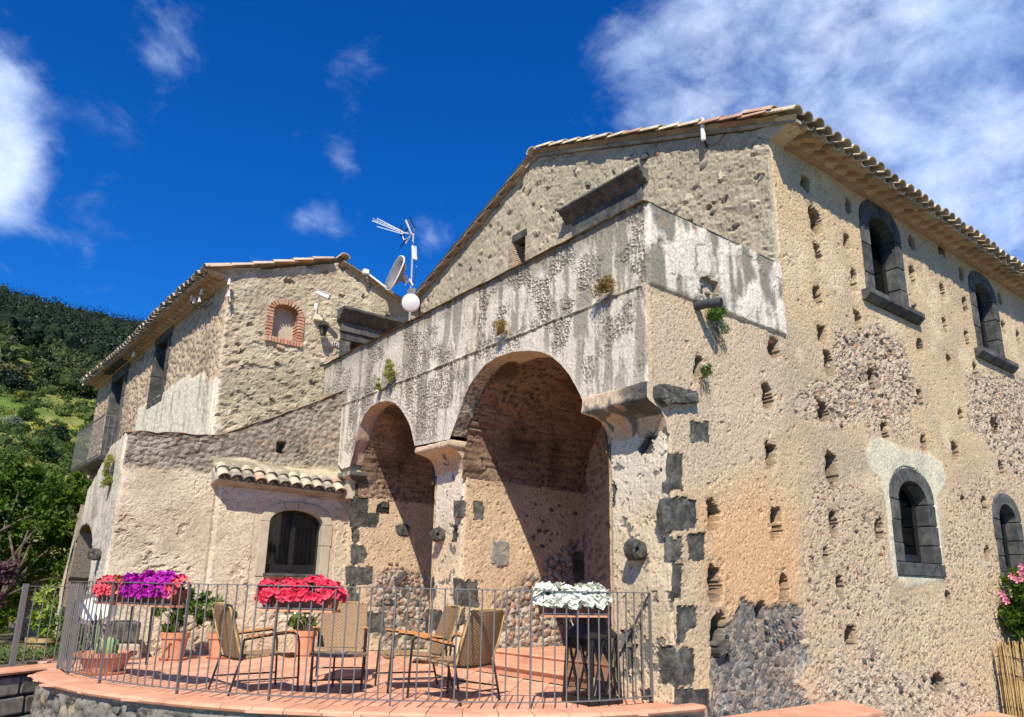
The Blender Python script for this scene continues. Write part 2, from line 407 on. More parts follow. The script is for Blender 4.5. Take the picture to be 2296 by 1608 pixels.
def glassmat():
    m = bpy.data.materials.new('window_glass'); m.use_nodes = True; nt = m.node_tree; n, l = nt.nodes, nt.links; n.remove(n['Principled BSDF'])
    tr = n.new('ShaderNodeBsdfTransparent'); tr.inputs[0].default_value = (.62, .66, .66, 1); gl = n.new('ShaderNodeBsdfGlossy'); gl.inputs['Roughness'].default_value = .04
    fr = n.new('ShaderNodeFresnel'); fr.inputs[0].default_value = 1.5; ms = n.new('ShaderNodeMixShader')
    l.new(fr.outputs[0], ms.inputs[0]); l.new(tr.outputs[0], ms.inputs[1]); l.new(gl.outputs[0], ms.inputs[2]); l.new(ms.outputs[0], n['Material Output'].inputs['Surface'])
    return m
M_GLASS = glassmat()
M_WALLP = mat('grey_render', (.42, .39, .34), .95, .25, 14, .5, 60, col2=(.34, .31, .27))
def bx4(x0, y0, x1, y1, k=0): return [(x0, y0), (x1, y0 + k), (x1, y1 + k), (x0, y1)]
def grown(q, k=1.12):
    cx = sum(p[0] for p in q) / len(q); cy_ = sum(p[1] for p in q) / len(q); return [(cx + (x - cx) * k, cy_ + (y - cy_) * k) for x, y in q]
# ================================================================== BUILDINGS
HOUSE = thing('stone_farmhouse', (8.12, 4.94, -.9), 'large old farmhouse with tiled gable roof and tan plaster full of square holes', 'house')
ARC = thing('loggia_arcade', (5.83, 4.94, 0), 'two arched loggia with white weathered parapet in front of the large gable', 'loggia')
SIDE = thing('side_house', (3.6, 13.2, 0), 'smaller rubble stone house on the left with brick niche, balcony and tiled eave', 'house')
STW = thing('stair_wall_building', (2.15, 12.18, 0), 'low plastered stair building with arched window under a little tiled pent roof', 'building')

def speckle(U, Z, s, thr, seed):
    f1, f2, r = worley(U, Z, s, seed)
    return (r > thr) * sst(.42, .22, f1), r
# ------------------------------------------------ right facade
us = ax(5.56, 17.1, .019, (5.83, 8.12)); zs = ax(-.95, 7.22, .019, (2.95, 5.12))
U, Z = np.meshgrid(us, zs)
n1 = fbm(U, Z, 1.3, 4, 1); n2 = fbm(U, Z, .28, 4, 11); n3 = fbm(U, Z, .07, 3, 21)
col = C3(U, (.60, .455, .275))
col = mix(col, (.50, .385, .25), sst(-.2, .45, n1)); col = mix(col, (.43, .36, .26), .55 * sst(.05, .45, fbm(U, Z * .6, .8, 5, 36, .6))); col = mix(col, (.66, .53, .35), sst(.1, .6, fbm(U, Z, .5, 4, 31)))
streak = fbm(U, Z * .12, .16, 4, 41)
col = mix(col, (.48, .37, .25), .45 * sst(.0, .6, streak) * sst(3, 5, Z))
org = sst(-.35, .35, polysd(U, Z, PR.poly([(1570, 1130), (1690, 1080), (1780, 1140), (1800, 1300), (1790, 1400), (1640, 1400), (1585, 1300)])) + .25 * n1)
col = mix(col, (.67, .40, .20), .80 * org)
paleb = sst(-.1, .15, polysd(U, Z, PR.poly([(1455, 640), (1757, 752), (1770, 900), (1700, 1050), (1560, 1100), (1500, 1000), (1461, 870)])) + .2 * n2)
col = mix(col, (.56, .45, .325), .7 * paleb)
n4 = fbm(U, Z, .035, 2, 25)
H = .010 * n1 + .005 * n2 + .003 * n3 + .0025 * n4
# rubble zones, where plaster has gone and little stones show
def reg(pts, w=.12, a=.16): return sst(-w, w, polysd(U, Z, PR.poly(pts)) + a * n2 + .06 * n3)
rb = reg([(1870, 748), (1960, 722), (2030, 780), (2062, 900), (2020, 960), (1930, 950), (1870, 965), (1775, 925), (1780, 860), (1865, 850)])
rb = np.maximum(rb, reg([(2165, 835), (2300, 850), (2300, 1100), (2230, 1015), (2172, 960)]))
rc = np.maximum(reg([(1800, 1075), (1900, 1070), (1990, 1130), (2005, 1330), (2100, 1340), (2125, 1090), (2300, 1000), (2300, 1640), (1560, 1640), (1620, 1430), (1800, 1400)], .2), .9 * reg([(1775, 925), (1900, 950), (2060, 960), (2090, 1010), (1960, 970)], .1))
rd = reg([(1600, 1402), (1660, 1376), (1790, 1366), (1812, 1440), (1830, 1480), (1800, 1530), (1840, 1640), (1560, 1640), (1602, 1500)], .05, .22)
re_ = .75 * reg([(1860, 1490), (1960, 1440), (2010, 1500), (2200, 1530), (2290, 1640), (1820, 1640)], .15, .3)
wu = U + .035 * fbm(U, Z, .06, 3, 26); wz = Z + .035 * fbm(U, Z, .06, 3, 27)
f1, f2, rid = worley(wu * .9, wz * 1.15, .078, 5)
g1, g2, gid = worley(wu, wz, .045, 6)
dome = np.sqrt(np.clip(1 - (f1 / .62) ** 2, 0, 1)); domeg = np.sqrt(np.clip(1 - (g1 / .6) ** 2, 0, 1))
scol = np.where((rid < .28)[..., None], (.13, .10, .09), np.where((rid < .6)[..., None], (.27, .20, .155), np.where((rid < .85)[..., None], (.40, .32, .245), np.where((rid < .96)[..., None], (.48, .41, .32), (.36, .19, .13)))))
gcol = np.where((gid < .45)[..., None], (.24, .165, .125), np.where((gid < .75)[..., None], (.34, .26, .20), (.52, .44, .34)))
def lerpc(c, sc, m): return c * (1 - m[..., None]) + sc * m[..., None]
speck = sst(.10, .16, fbm(U * .9, Z, .040, 3, 28, .6) + .16 * fbm(U, Z, .4, 3, 29) - .02) * rc
show = (gid > .80) * (domeg > .5) * rc
col = mix(col, (.57, .45, .30), .5 * rc)
col = mix(col, (.25, .175, .135), .75 * speck); col = lerpc(col, gcol * .8, .8 * show); H = H + rc * (-.013 * speck + .004 * fbm(U, Z, .05, 3, 33))  # specks: dark stone with the shade of its pits painted in
# deeper gaps: dark stone and pit shade both put into the colour
rbe = np.maximum(rb, re_); sp2 = sst(.02, .10, fbm(U * .9, Z, .055, 4, 34, .62) + .12 * fbm(U, Z, .3, 3, 35))
sm = (rid > .45) * (dome > .45) * rbe
col = mix(col, (.53, .44, .33), .75 * rbe); col = mix(col, (.22, .165, .135), .78 * sp2 * rbe); col = lerpc(col, scol, .85 * sm)
H = H + rbe * (.016 * dome * (rid > .45) - .018 * sp2 - .004)
sm = (dome > .2) * rd
col = mix(col, mix(C3(U, (.36, .32, .26)), (.24, .235, .22), sst(-.1, .3, n2)), rd); col = lerpc(col, np.where((rid < .6)[..., None], (.13, .13, .125), (.26, .22, .18)), .9 * sm)
H = H + rd * (.012 * dome * (.4 + rid) - .045)
grey = rd * sst(.0, .6, fbm(U, Z, .35, 3, 77)); col = mix(col, (.27, .28, .28), .55 * grey)
# small pock marks everywhere
p, _ = speckle(wu + .03 * n2, wz, .08, .955, 15); H -= .016 * p * (1 - rc); col = mix(col, (.33, .24, .16), .6 * p); fine = sst(.30, .40, fbm(U, Z, .03, 3, 37, .6)) * (1 - rc); H -= .006 * fine; col = mix(col, (.36, .27, .18), .55 * fine)
ckn = abs(fbm(U, Z * .8, .9, 5, 38, .55)); ck_ = sst(.012, .0, ckn) * sst(.0, .3, fbm(U, Z, 1.5, 2, 39)); H -= .008 * ck_; col = mix(col, (.28, .20, .14), .6 * ck_)
Q_R = [bx4(1549, 944, 1591, 990, 4), bx4(1503, 1017, 1532, 1098, 1), [(1498, 1122), (1520, 1112), (1562, 1124), (1563, 1186), (1500, 1190), (1492, 1150)], bx4(1543, 1196, 1581, 1258, 1), bx4(1508, 1206, 1530, 1256), bx4(1513, 1264, 1531, 1344), [(1519, 1358), (1560, 1364), (1564, 1404), (1540, 1416), (1536, 1446), (1520, 1446)],
       [(1521, 1452), (1556, 1456), (1561, 1500), (1556, 1534), (1522, 1538)], [(1523, 1545), (1590, 1548), (1596, 1606), (1524, 1608)]]
H, col = expose(U, Z, H, col, PR, Q_R)
# smooth pale repair round the lower window
halo = sst(-.05, .04, polysd(U, Z, PR.poly([(1940, 1010), (1960, 985), (1985, 982), (2020, 1008), (2085, 1018), (2112, 1040), (2124, 1075), (2103, 1118), (2118, 1290), (2122, 1302), (2030, 1316), (2002, 1290), (1986, 1140), (1975, 1075), (1948, 1045)])) + .04 * n2 + .015 * n3)
H = H * (1 - .8 * halo) + .012 * halo
col = mix(col, mix(C3(U, (.70, .65, .48)), (.56, .53, .41), sst(-.1, .5, n2)), .92 * halo)
# parapet return: white, streaked grey
par = (U < 8.12) & (Z > 4.17)
pm = sst(8.14, 8.08, U) * sst(4.15, 4.19, Z + .01 * n2)
st = fbm(U * 1.0, Z * .22, .16, 5, 61); st2 = fbm(U, Z, .3, 5, 71)
pc = mix(C3(U, (.76, .69, .58)), (.27, .25, .20), sst(-.15, .22, st * .9 + st2 * .6 + .25 * sst(4.75, 5.1, Z))); pc = mix(pc, (.50, .30, .17), .5 * sst(.25, .6, fbm(U, Z, .12, 4, 81)) * sst(4.6, 5.1, Z))
col = col * (1 - pm[..., None]) + pc * pm[..., None]; H = H * (1 - pm) + pm * (.030 + .012 * sst(-.1, .1, -st2) + .006 * n2)
# putlog holes (photograph positions, size in m)
HOLES = [(1808, 412, .2, .24), (1831, 497, .3, .4), (1904, 462, .19, .22), (1900, 541, .18, .26), (1835, 566, .17, .27), (1916, 628, .17, .33), (1834, 662, .18, .24), (1926, 718, .16, .3),
         (1845, 749, .22, .26), (1736, 779, .24, .24), (2045, 545, .2, .24), (2111, 552, .24, .38), (2047, 618, .18, .34), (2115, 657, .17, .3), (2164, 684, .2, .28), (2155, 614, .17, .26), (2053, 698, .18, .22),
         (2119, 729, .15, .24), (2169, 759, .18, .26), (2242, 669, .2, .24), (2251, 735, .18, .24), (2284, 758, .18, .3), (2065, 777, .2, .28), (1860, 813, .2, .32), (1958, 852, .22, .32), (1722, 889, .2, .3), (1730, 1023, .2, .32),
         (1849, 923, .26, .26), (1986, 968, .2, .24), (2065, 892, .18, .26), (2128, 809, .16, .24), (2155, 930, .18, .22), (2231, 955, .28, .3), (2072, 995, .2, .28), (2143, 1014, .24, .32), (1866, 1052, .28, .44), (2246, 1048, .22, .3),
         (1567, 824, .13, .26), (1602, 1160, .2, .34), (1742, 1173, .2, .36), (1870, 1177, .18, .34), (1974, 1190, .2, .3), (2160, 1126, .14, .2), (2208, 1133, .2, .28), (2189, 832, .18, .26),
         (1604, 1314, .2, .4), (1758, 1320, .18, .32), (1885, 1316, .16, .26), (1853, 1246, .12, .2), (2128, 1344, .15, .26), (2215, 1242, .18, .26), (1614, 1424, .26, .42), (1910, 1426, .26, .24), (2107, 1534, .34, .3), (1709, 1371, .12, .2), (1587, 655, .3, .3)]
hp = []
wob = .035 * fbm(U, Z, .09, 3, 91); wob2 = .035 * fbm(U, Z, .09, 3, 95)
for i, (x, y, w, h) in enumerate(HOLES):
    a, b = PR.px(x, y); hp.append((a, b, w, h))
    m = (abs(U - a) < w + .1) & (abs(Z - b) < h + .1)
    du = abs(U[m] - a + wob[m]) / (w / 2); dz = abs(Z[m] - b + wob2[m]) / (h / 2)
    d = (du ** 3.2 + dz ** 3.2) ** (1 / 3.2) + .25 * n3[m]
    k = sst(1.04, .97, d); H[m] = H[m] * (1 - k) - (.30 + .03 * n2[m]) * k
    col[m] = mix(col[m], (.085, .068, .055), .95 * sst(.02, .2, k))  # near-black inside each hole: its shade is put into the colour
    rim = sst(1.55, 1.1, d) * (1 - k); H[m] -= .008 * rim; col[m] = mix(col[m], (.40, .31, .22), .35 * rim)
# windows cut out
WINS = [(10.62, 11.43, 5.36, 6.50, 6.76, 10.38, 11.66, 7.04), (14.46, 15.23, 5.30, 6.48, 6.72, 14.24, 15.45, 6.94), (10.60, 11.48, 1.49, 2.33, 2.63, 10.38, 11.70, 2.82), (14.05, 14.78, 1.45, 2.3, 2.58, 13.84, 14.99, 2.77)]
def archz(u, a, b, spring, crown):
    t = np.clip((u - (a + b) / 2) / ((b - a) / 2), -1, 1); return spring + (crown - spring) * np.sqrt(np.clip(1 - t * t, 0, 1))
keep = np.ones(U.shape, bool)
for (a, b, z0, zsr, zc, oa, ob, oc) in WINS:
    ma, mb = a - .06, b + .06
    keep &= ~((U > ma) & (U < mb) & (Z > z0 - .05) & (Z < archz(U, ma, mb, zsr, zc + .07)))
    fl = (U > oa - .03) & (U < ob + .03) & (Z > z0 - .18) & (Z < archz(U, oa - .03, ob + .03, zsr, oc + .03))
    H = np.where(fl, np.minimum(H * .2, 0) - .004, H)
keep &= (U >= 5.829) | (Z >= 2.949)
keep &= (U >= 8.119) | (Z <= 5.121 + .0 * U)
def wear(Zv, seed, amp=.03): return amp * (.5 + .5 * fbm(Zv * 0 + .3, Zv, .22, 4, seed)) + .012
def corner(U, H, Z, uc, side, e, w=.05, mask=None):
    k = np.clip(1 - abs(U - uc) / w, 0, 1); k = k * k
    if mask is not None: k = k * mask
    # at the corner itself both faces meet: take displacement out, put shared wear in
    kk = np.clip(1 - abs(U - uc) / w, 0, 1)
    if mask is not None: kk = kk * mask
    return U + side * e * k, H * (1 - kk) - e * kk
Up = U.copy(); e = wear(Z, 201)
Up, H = corner(Up, H, Z, 5.56, 1, e, mask=(Z > 2.94)); Up, H = corner(Up, H, Z, 5.83, 1, e, mask=(Z < 2.96)); Up, H = corner(Up, H, Z, 8.12, 1, wear(Z, 205, .02), .04, mask=(Z > 5.11))
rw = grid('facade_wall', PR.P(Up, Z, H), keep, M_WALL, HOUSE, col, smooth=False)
HR = (U, Z)
# stones lying in the putlog holes and set in the bare patches
def blob(seed, sub=1):
    import bmesh
    bm = bmesh.new(); bmesh.ops.create_icosphere(bm, subdivisions=sub, radius=.5); rs = random.Random(seed)
    o = Vector((rs.random() * 9, rs.random() * 9, rs.random() * 9))
    for v in bm.verts:
        v.co = v.co * (1 + .45 * mnoise.noise(v.co * 2.6 + o)); v.co.x = max(-.42, min(.42, v.co.x)); v.co.z = max(-.4, min(.4, v.co.z))
    for f in bm.faces: f.smooth = True
    return bm
BL = {}
def blobmesh(k, m):
    key = (k, m.name)
    if key not in BL:
        bm = blob(k); me = bpy.data.meshes.new('stone'); bm.to_mesh(me); bm.free(); me.materials.append(m); me.set_sharp_from_angle(angle=math.radians(50)); BL[key] = me
    return BL[key]
def stone(parent, loc, size, m, rot=None, name='stone', k=None):
    o = lnk(name, blobmesh(k if k is not None else random.randrange(8), m), parent)
    o.location = Vector(loc) - ORG[parent.name]; o.scale = size; o.rotation_euler = rot if rot else (random.uniform(-.3, .3), random.uniform(-.3, .3), random.uniform(-.4, .4))
    return o
rs = random.Random(3)
for i, (a, b, w, h) in enumerate(hp):
    n = 3 if w > .22 else 2
    for j in range(n):
        sz = w * rs.uniform(.5, .75)
        stone(HOUSE, PR.p(a + rs.uniform(-.2, .2) * w, b - h * .42 + (j + .4) * h * .26, -.23 - .03 * rs.random()), (sz, .2, h * rs.uniform(.2, .34)), rs.choice([M_RUB[2], M_RUB[2], M_RUB[1], M_STONE]))
sc_pts = []
def scatter(pts, n, smin, smax, mats, seed, plane, parent, prd=.012, asp=(.55, .9), name='stone', depth=.5, avoid=()):
    rs = random.Random(seed); P2 = plane.poly(pts) if pts and abs(pts[0][0]) > 25 else pts
    xs = [p[0] for p in P2]; ys = [p[1] for p in P2]; placed = []; tries = 0
    while len(placed) < n and tries < n * 60:
        tries += 1; u, z = rs.uniform(min(xs), max(xs)), rs.uniform(min(ys), max(ys)); s = rs.uniform(smin, smax)
        if polysd(np.array([u]), np.array([z]), P2)[0] < .02: continue
        if any(math.hypot(u - a, z - b) < (s + c) * .46 for a, b, c in placed): continue
        if any(a0 < u < a1 and b0 < z < b1 for a0, b0, a1, b1 in avoid): continue
        placed.append((u, z, s))
        o = lnk(name, blobmesh(rs.randrange(8), rs.choice(mats)), parent)
        o.location = plane.p(u, z, prd - depth * s * .36) - ORG[parent.name]
        d = Vector(plane.n); o.rotation_euler = d.to_track_quat('-Y', 'Z').to_euler()
        o.rotation_euler.rotate_axis('Y', rs.uniform(-.5, .5))
        o.scale = (s, s * .5, s * rs.uniform(*asp))
    return placed
WAV = [(w[5] - .05, w[2] - .2, w[6] + .05, w[7] + .05) for w in WINS]

scatter([(1870, 755), (1960, 725), (2030, 790), (2060, 900), (2020, 955), (1930, 950), (1870, 960), (1780, 920)], 26, .06, .13, [M_RUB[1], M_RUB[1], M_RUB[0], M_RUB[3]], 6, PR, HOUSE)
scatter([(1850, 1490), (1960, 1440), (2010, 1500), (2200, 1530), (2240, 1606), (1840, 1606)], 30, .06, .15, [M_RUB[1], M_RUB[2], M_RUB[0], M_RUB[3]], 7, PR, HOUSE)
scatter([(2168, 840), (2290, 855), (2290, 1090), (2230, 1010), (2172, 955)], 14, .08, .16, [M_RUB[1], M_RUB[1], M_RUB[0]], 8, PR, HOUSE)
scatter([(1805, 1080), (1900, 1075), (1985, 1140), (2000, 1330), (1990, 1440), (1850, 1400), (1810, 1350)], 30, .05, .10, [M_RUB[1], M_RUB[1], M_RUB[4]], 9, PR, HOUSE)
def cells(u0, u1, z0, z1, su, sz, seed, jit=.85):
    rs = random.Random(seed); nu, nz_ = int((u1 - u0) / su) + 2, int((z1 - z0) / sz) + 2; P = {}
    for j in range(-1, nz_ + 1):
        for i in range(-1, nu + 1): P[i, j] = (u0 + (i + .5 + (j % 2) * .5 + rs.uniform(-.5, .5) * jit) * su, z0 + (j + .5 + rs.uniform(-.5, .5) * jit) * sz)
    out = []
    for (i, j), c in P.items():
        if i < 0 or j < 0 or i >= nu or j >= nz_: continue
        poly = [(c[0] - 2 * su, c[1] - 2 * sz), (c[0] + 2 * su, c[1] - 2 * sz), (c[0] + 2 * su, c[1] + 2 * sz), (c[0] - 2 * su, c[1] + 2 * sz)]
        for dj in (-2, -1, 0, 1, 2):
            for di in (-2, -1, 0, 1, 2):
                q = P.get((i + di, j + dj))
                if q is None or (di == 0 and dj == 0): continue
                mx_, my_ = (c[0] + q[0]) / 2, (c[1] + q[1]) / 2; nx_, ny_ = q[0] - c[0], q[1] - c[1]; new = []
                for k in range(len(poly)):
                    a, b = poly[k], poly[(k + 1) % len(poly)]; da = (a[0] - mx_) * nx_ + (a[1] - my_) * ny_; db = (b[0] - mx_) * nx_ + (b[1] - my_) * ny_
                    if da <= 0: new.append(a)
                    if (da < 0) != (db < 0) and da != db: t = da / (da - db); new.append((a[0] + (b[0] - a[0]) * t, a[1] + (b[1] - a[1]) * t))
                poly = new
                if len(poly) < 3: break
            if len(poly) < 3: break
        if len(poly) >= 3: out.append((c, poly))
    return out
def cellstone(f, c, poly, m, parent, h=.0, dep=.07, shrink=.86, seed=0, dome=.012, name='stone'):
    rs = random.Random(seed); V0 = []; n = len(poly); sc_ = shrink * rs.uniform(.9, 1.05)
    for k in range(n):
        a, b = poly[k], poly[(k + 1) % n]
        if math.hypot(a[0] - b[0], a[1] - b[1]) < .012: continue
        for t in (.22, .62): V0.append((a[0] + (b[0] - a[0]) * t, a[1] + (b[1] - a[1]) * t))
    if len(V0) < 5: return None
    cx = sum(q[0] for q in V0) / len(V0); cz = sum(q[1] for q in V0) / len(V0); N = len(V0); pts = [(cx + (x - cx) * sc_ * rs.uniform(.93, 1.05), cz + (z - cz) * sc_ * rs.uniform(.93, 1.05)) for x, z in V0]
    tl_, tz_ = rs.uniform(-.08, .08), rs.uniform(-.10, .10)
    def hh(x, z, b): return h + b + (x - cx) * tl_ + (z - cz) * tz_ + rs.uniform(-.004, .004)
    V = [f(x, z, h - dep) for x, z in pts] + [f(cx + (x - cx) * .97, cz + (z - cz) * .97, hh(x, z, -.012)) for x, z in pts] + [f(cx + (x - cx) * .78, cz + (z - cz) * .78, hh(x, z, dome * .8)) for x, z in pts] + [f(cx, cz, h + dome)]
    Fc = [(r * N + i, r * N + (i + 1) % N, (r + 1) * N + (i + 1) % N, (r + 1) * N + i) for r in range(2) for i in range(N)] + [(2 * N + i, 2 * N + (i + 1) % N, 3 * N) for i in range(N)]
    return MB().add(V, Fc).build(name, m, parent, smooth=True)
def masonry(plane, pts, su, sz, mats, seed, parent, h=-.012, keepf=.9, shrink=.84):
    P2 = plane.poly(pts); xs = [p[0] for p in P2]; ys = [p[1] for p in P2]; rs = random.Random(seed); k = 0
    A = np.array(P2)
    for c, poly in cells(min(xs), max(xs), min(ys), max(ys), su, sz, seed):
        if rs.random() > keepf or polysd(np.array([c[0]]), np.array([c[1]]), A)[0] + rs.uniform(-.04, .04) < 0: continue
        cellstone(lambda u, z, hq: plane.p(u, z, hq), c, poly, rs.choice(mats), parent, h + rs.uniform(-.010, .006), dome=.002, seed=seed * 1000 + k, shrink=shrink * rs.uniform(.75, 1.05)); k += 1
    return k
# dark corner stones (quoins), flush with the peeled plaster
def slab(name, plane, pts, parent, m, prd=.012, dep=.10, rag=.02, seed=0, nper=9, lip=.014, world=True):
    """irregular flat stone from an outline on the wall, with worn edges"""
    P2 = plane.poly(pts) if abs(pts[0][0]) > 25 else pts
    rs = random.Random(seed * 7 + len(pts)); out = []
    n = len(P2)
    for i in range(n):
        a, b = Vector((*P2[i], 0)), Vector((*P2[(i + 1) % n], 0))
        for k in range(nper):
            t = k / nper; q = a.lerp(b, t); w_ = Vector((q.x * 11 + seed, q.y * 11, seed)); q.x += rag * (1.6 * mnoise.noise(w_) + 1.1 * mnoise.noise(w_ * 3.7)) ; q.y += rag * (1.6 * mnoise.noise(w_ + Vector((7, 3, 1))) + 1.1 * mnoise.noise(w_ * 3.7 + Vector((5, 1, 2)))); out.append(q)
    cx = sum(q.x for q in out) / len(out); cyy = sum(q.y for q in out) / len(out); N = len(out)
    V = [plane.p(q.x, q.y, -dep) for q in out] + [plane.p(q.x, q.y, prd - lip) for q in out]
    for sc_, hh in ((.93, prd), (.5, prd)):
        V += [plane.p(cx + (q.x - cx) * sc_, cyy + (q.y - cyy) * sc_, hh + rs.uniform(-.005, .005)) for q in out]
    V.append(plane.p(cx, cyy, prd + rs.uniform(-.004, .006)))
    Fc = [(r * N + i, r * N + (i + 1) % N, (r + 1) * N + (i + 1) % N, (r + 1) * N + i) for r in range(3) for i in range(N)] + [(3 * N + i, 3 * N + (i + 1) % N, 4 * N) for i in range(N)]
    return MB().add(V, Fc).build(name, m, parent, smooth=True)
masonry(PR, [(1603, 1440), (1640, 1395), (1700, 1385), (1785, 1375), (1810, 1440), (1828, 1485), (1795, 1535), (1830, 1615), (1604, 1615)], .15, .095, [M_RUB[0], M_RUB[2], M_RUB[2], M_RUB[5], M_RUB[1], M_STONE], 5, HOUSE, -.040, .72)
scatter([(1700, 1385), (1785, 1372), (1805, 1430), (1740, 1450)], 22, .04, .08, [M_RUB[3], M_RUB[3], M_RUB[0], M_RUB[4]], 51, PR, HOUSE)
for i, q in enumerate(Q_R): slab('corner_stone', PR, grown(q), HOUSE, M_STONE, -.014, seed=i, rag=.004)
slab('corner_stone', PR, [(1605, 1440), (1632, 1438), (1634, 1466), (1608, 1466)], HOUSE, M_STONE, .03, seed=31)
# ------------------------------------------------ window surrounds and windows of the facade
def slabp(name, plane, poly, parent, m, h0, h1, bevel=.008):
    o = MB().prism(poly, lambda a, b, h: plane.p(a, b, h), h0, h1).build(name, m, parent, bevel=bevel); return o
def surround(parent, plane, win, depth, joints=3, m=M_BAS, proud=.022, sill=(.2, .12, .1), nv=3, seed=1, sillname='sill', upper=True, drop=.16):
    a, b, z0, zsr, zc, oa, ob, oc = win; rs = random.Random(seed); g = .006
    f = lambda q, w, h: plane.p(q, w, h)
    wnd = MB(); 
    # jamb stones
    for s, (i0, i1) in (('l', (oa, a)), ('r', (b, ob))):
        cuts = [z0] + sorted(z0 + (zsr - z0) * (k + rs.uniform(-.18, .18)) / joints for k in range(1, joints)) + [zsr]
        for k in range(joints):
            w_ = rs.uniform(-.015, .02)
            x0, x1 = (i0 - w_, i1) if s == 'l' else (i0, i1 + w_)
            MB().prism([(x0, cuts[k] + g), (x1, cuts[k] + g), (x1, cuts[k + 1] - g), (x0, cuts[k + 1] - g)], f, -depth, proud + rs.uniform(-.004, .006)).build('jamb_stone', m, wparent, bevel=.012)
    # voussoirs
    ts = [math.pi * k / nv for k in range(nv + 1)]
    def inn(t): return ((a + b) / 2 - math.cos(t) * (b - a) / 2, zsr + (zc - zsr) * math.sin(t))
    def outr(t): return ((oa + ob) / 2 - math.cos(t) * (ob - oa) / 2, zsr + (oc - zsr) * math.sin(t) ** .75)
    for k in range(nv):
        t0, t1 = ts[k] + .012, ts[k + 1] - .012; sub = 6
        ins = [inn(t0 + (t1 - t0) * j / sub) for j in range(sub + 1)]; ou = [outr(t0 + (t1 - t0) * j / sub) for j in range(sub + 1)]
        MB().prism(ins + ou[::-1], f, -depth, proud + rs.uniform(-.004, .006)).build('arch_stone', m, wparent, bevel=.01)
    # sill in pieces
    sx0, sx1 = oa - sill[0] * .6, ob + sill[0]; n = 3 if upper else 2
    for k in range(n):
        x0 = sx0 + (sx1 - sx0) * k / n + .004; x1 = sx0 + (sx1 - sx0) * (k + 1) / n - .004
        if upper:
            pr = [(-.25, z0), (sill[1], z0 + .012), (sill[1], z0 - drop * .45), (sill[1] * .35, z0 - drop), (-.25, z0 - drop)]
        else: pr = [(-.25, z0), (sill[1], z0), (sill[1], z0 - drop), (-.25, z0 - drop)]
        MB().prism(pr, lambda h, z, x: plane.p(x, z - .003, h), x0, x1).build(sillname, m, wparent, bevel=.01)
def archpoly(a, b, z0, zsr, zc, n=14):
    return [(a, z0), (b, z0)] + [((a + b) / 2 + math.cos(math.pi * k / n) * (b - a) / 2, zsr + (zc - zsr) * math.sin(math.pi * k / n)) for k in range(n + 1)]
def ringframe(plane, outer, inner, h0, h1, name, m, parent):
    n = len(outer); V = []
    for h in (h0, h1):
        V += [plane.p(*q, h) for q in outer] + [plane.p(*q, h) for q in inner]
    Fc = []
    for i in range(n):
        j = (i + 1) % n
        Fc += [(2 * n + i, 2 * n + j, 3 * n + j, 3 * n + i), (i, n + i, n + j, j), (i, j, 2 * n + j, 2 * n + i), (n + i, 3 * n + i, 3 * n + j, n + j)]
    return MB().add(V, Fc).build(name, m, parent)
def casement(plane, win, depth, parent, fw=.06, bottom=.12, curtain=True):
    a, b, z0, zsr, zc = win[:5]
    o = archpoly(a - .01, b + .01, z0 - .01, zsr, zc + .01); i_ = archpoly(a + fw, b - fw, z0 + bottom, zsr, zc - fw)
    fr = ringframe(plane, o, i_, -depth - .05, -depth + .005, 'window_frame', M_FRAME, parent)
    MB().prism([(a + fw, z0 + .03), (b - fw, z0 + .03), (b - fw, z0 + .075), (a + fw, z0 + .075)], lambda q, w, h: plane.p(q, w, h), -depth, -depth + .03).build('bottom_rail', M_FRAME, fr)
    MB().prism(i_, lambda q, w, h: plane.p(q, w, h), -depth - .035, -depth - .025).build('pane', M_GLASS, fr)
    if curtain:
        n = 26; V = []; w0, w1 = (a + b) / 2 + .02, b - .02
        for k in range(n + 1):
            u = w0 + (w1 - w0) * k / n
            for z in (z0 + .05, zsr - .05): V.append(plane.p(u, z, -depth - .14 + .018 * math.sin(k * 1.7)))
        MB().add(V, [(2 * k, 2 * k + 2, 2 * k + 3, 2 * k + 1) for k in range(n)]).build('curtain', M_CURT, fr, smooth=True)
    # dark room behind
    c0, c1 = plane.p(a - .1, z0 - .1, -depth - .06), plane.p(b + .1, zc + .2, -depth - .9)
    mb = MB(); A = lambda u, z, h: plane.p(u, z, h)
    P8 = [A(u, z, h) for h in (-depth - .06, -depth - .9) for u, z in ((a - .12, z0 - .1), (b + .12, z0 - .1), (b + .12, zc + .15), (a - .12, zc + .15))]
    mb.add(P8, [(4, 5, 6, 7), (0, 4, 7, 3), (1, 2, 6, 5), (3, 7, 6, 2), (0, 1, 5, 4)]).build('room', M_DARK, fr)
for i, w in enumerate(WINS):
    wparent = lnk('window', None, HOUSE)
    wparent.empty_display_size = .1
    surround(wparent, PR, w, .2, joints=3, seed=i + 1, upper=(i < 2), sill=((.28, .13) if i < 2 else (.07, .035)), nv=(2 if i < 2 else 3), drop=(.15 if i < 2 else .17))
    # thin reveal behind the surround
    casement(PR, w, .17, wparent)

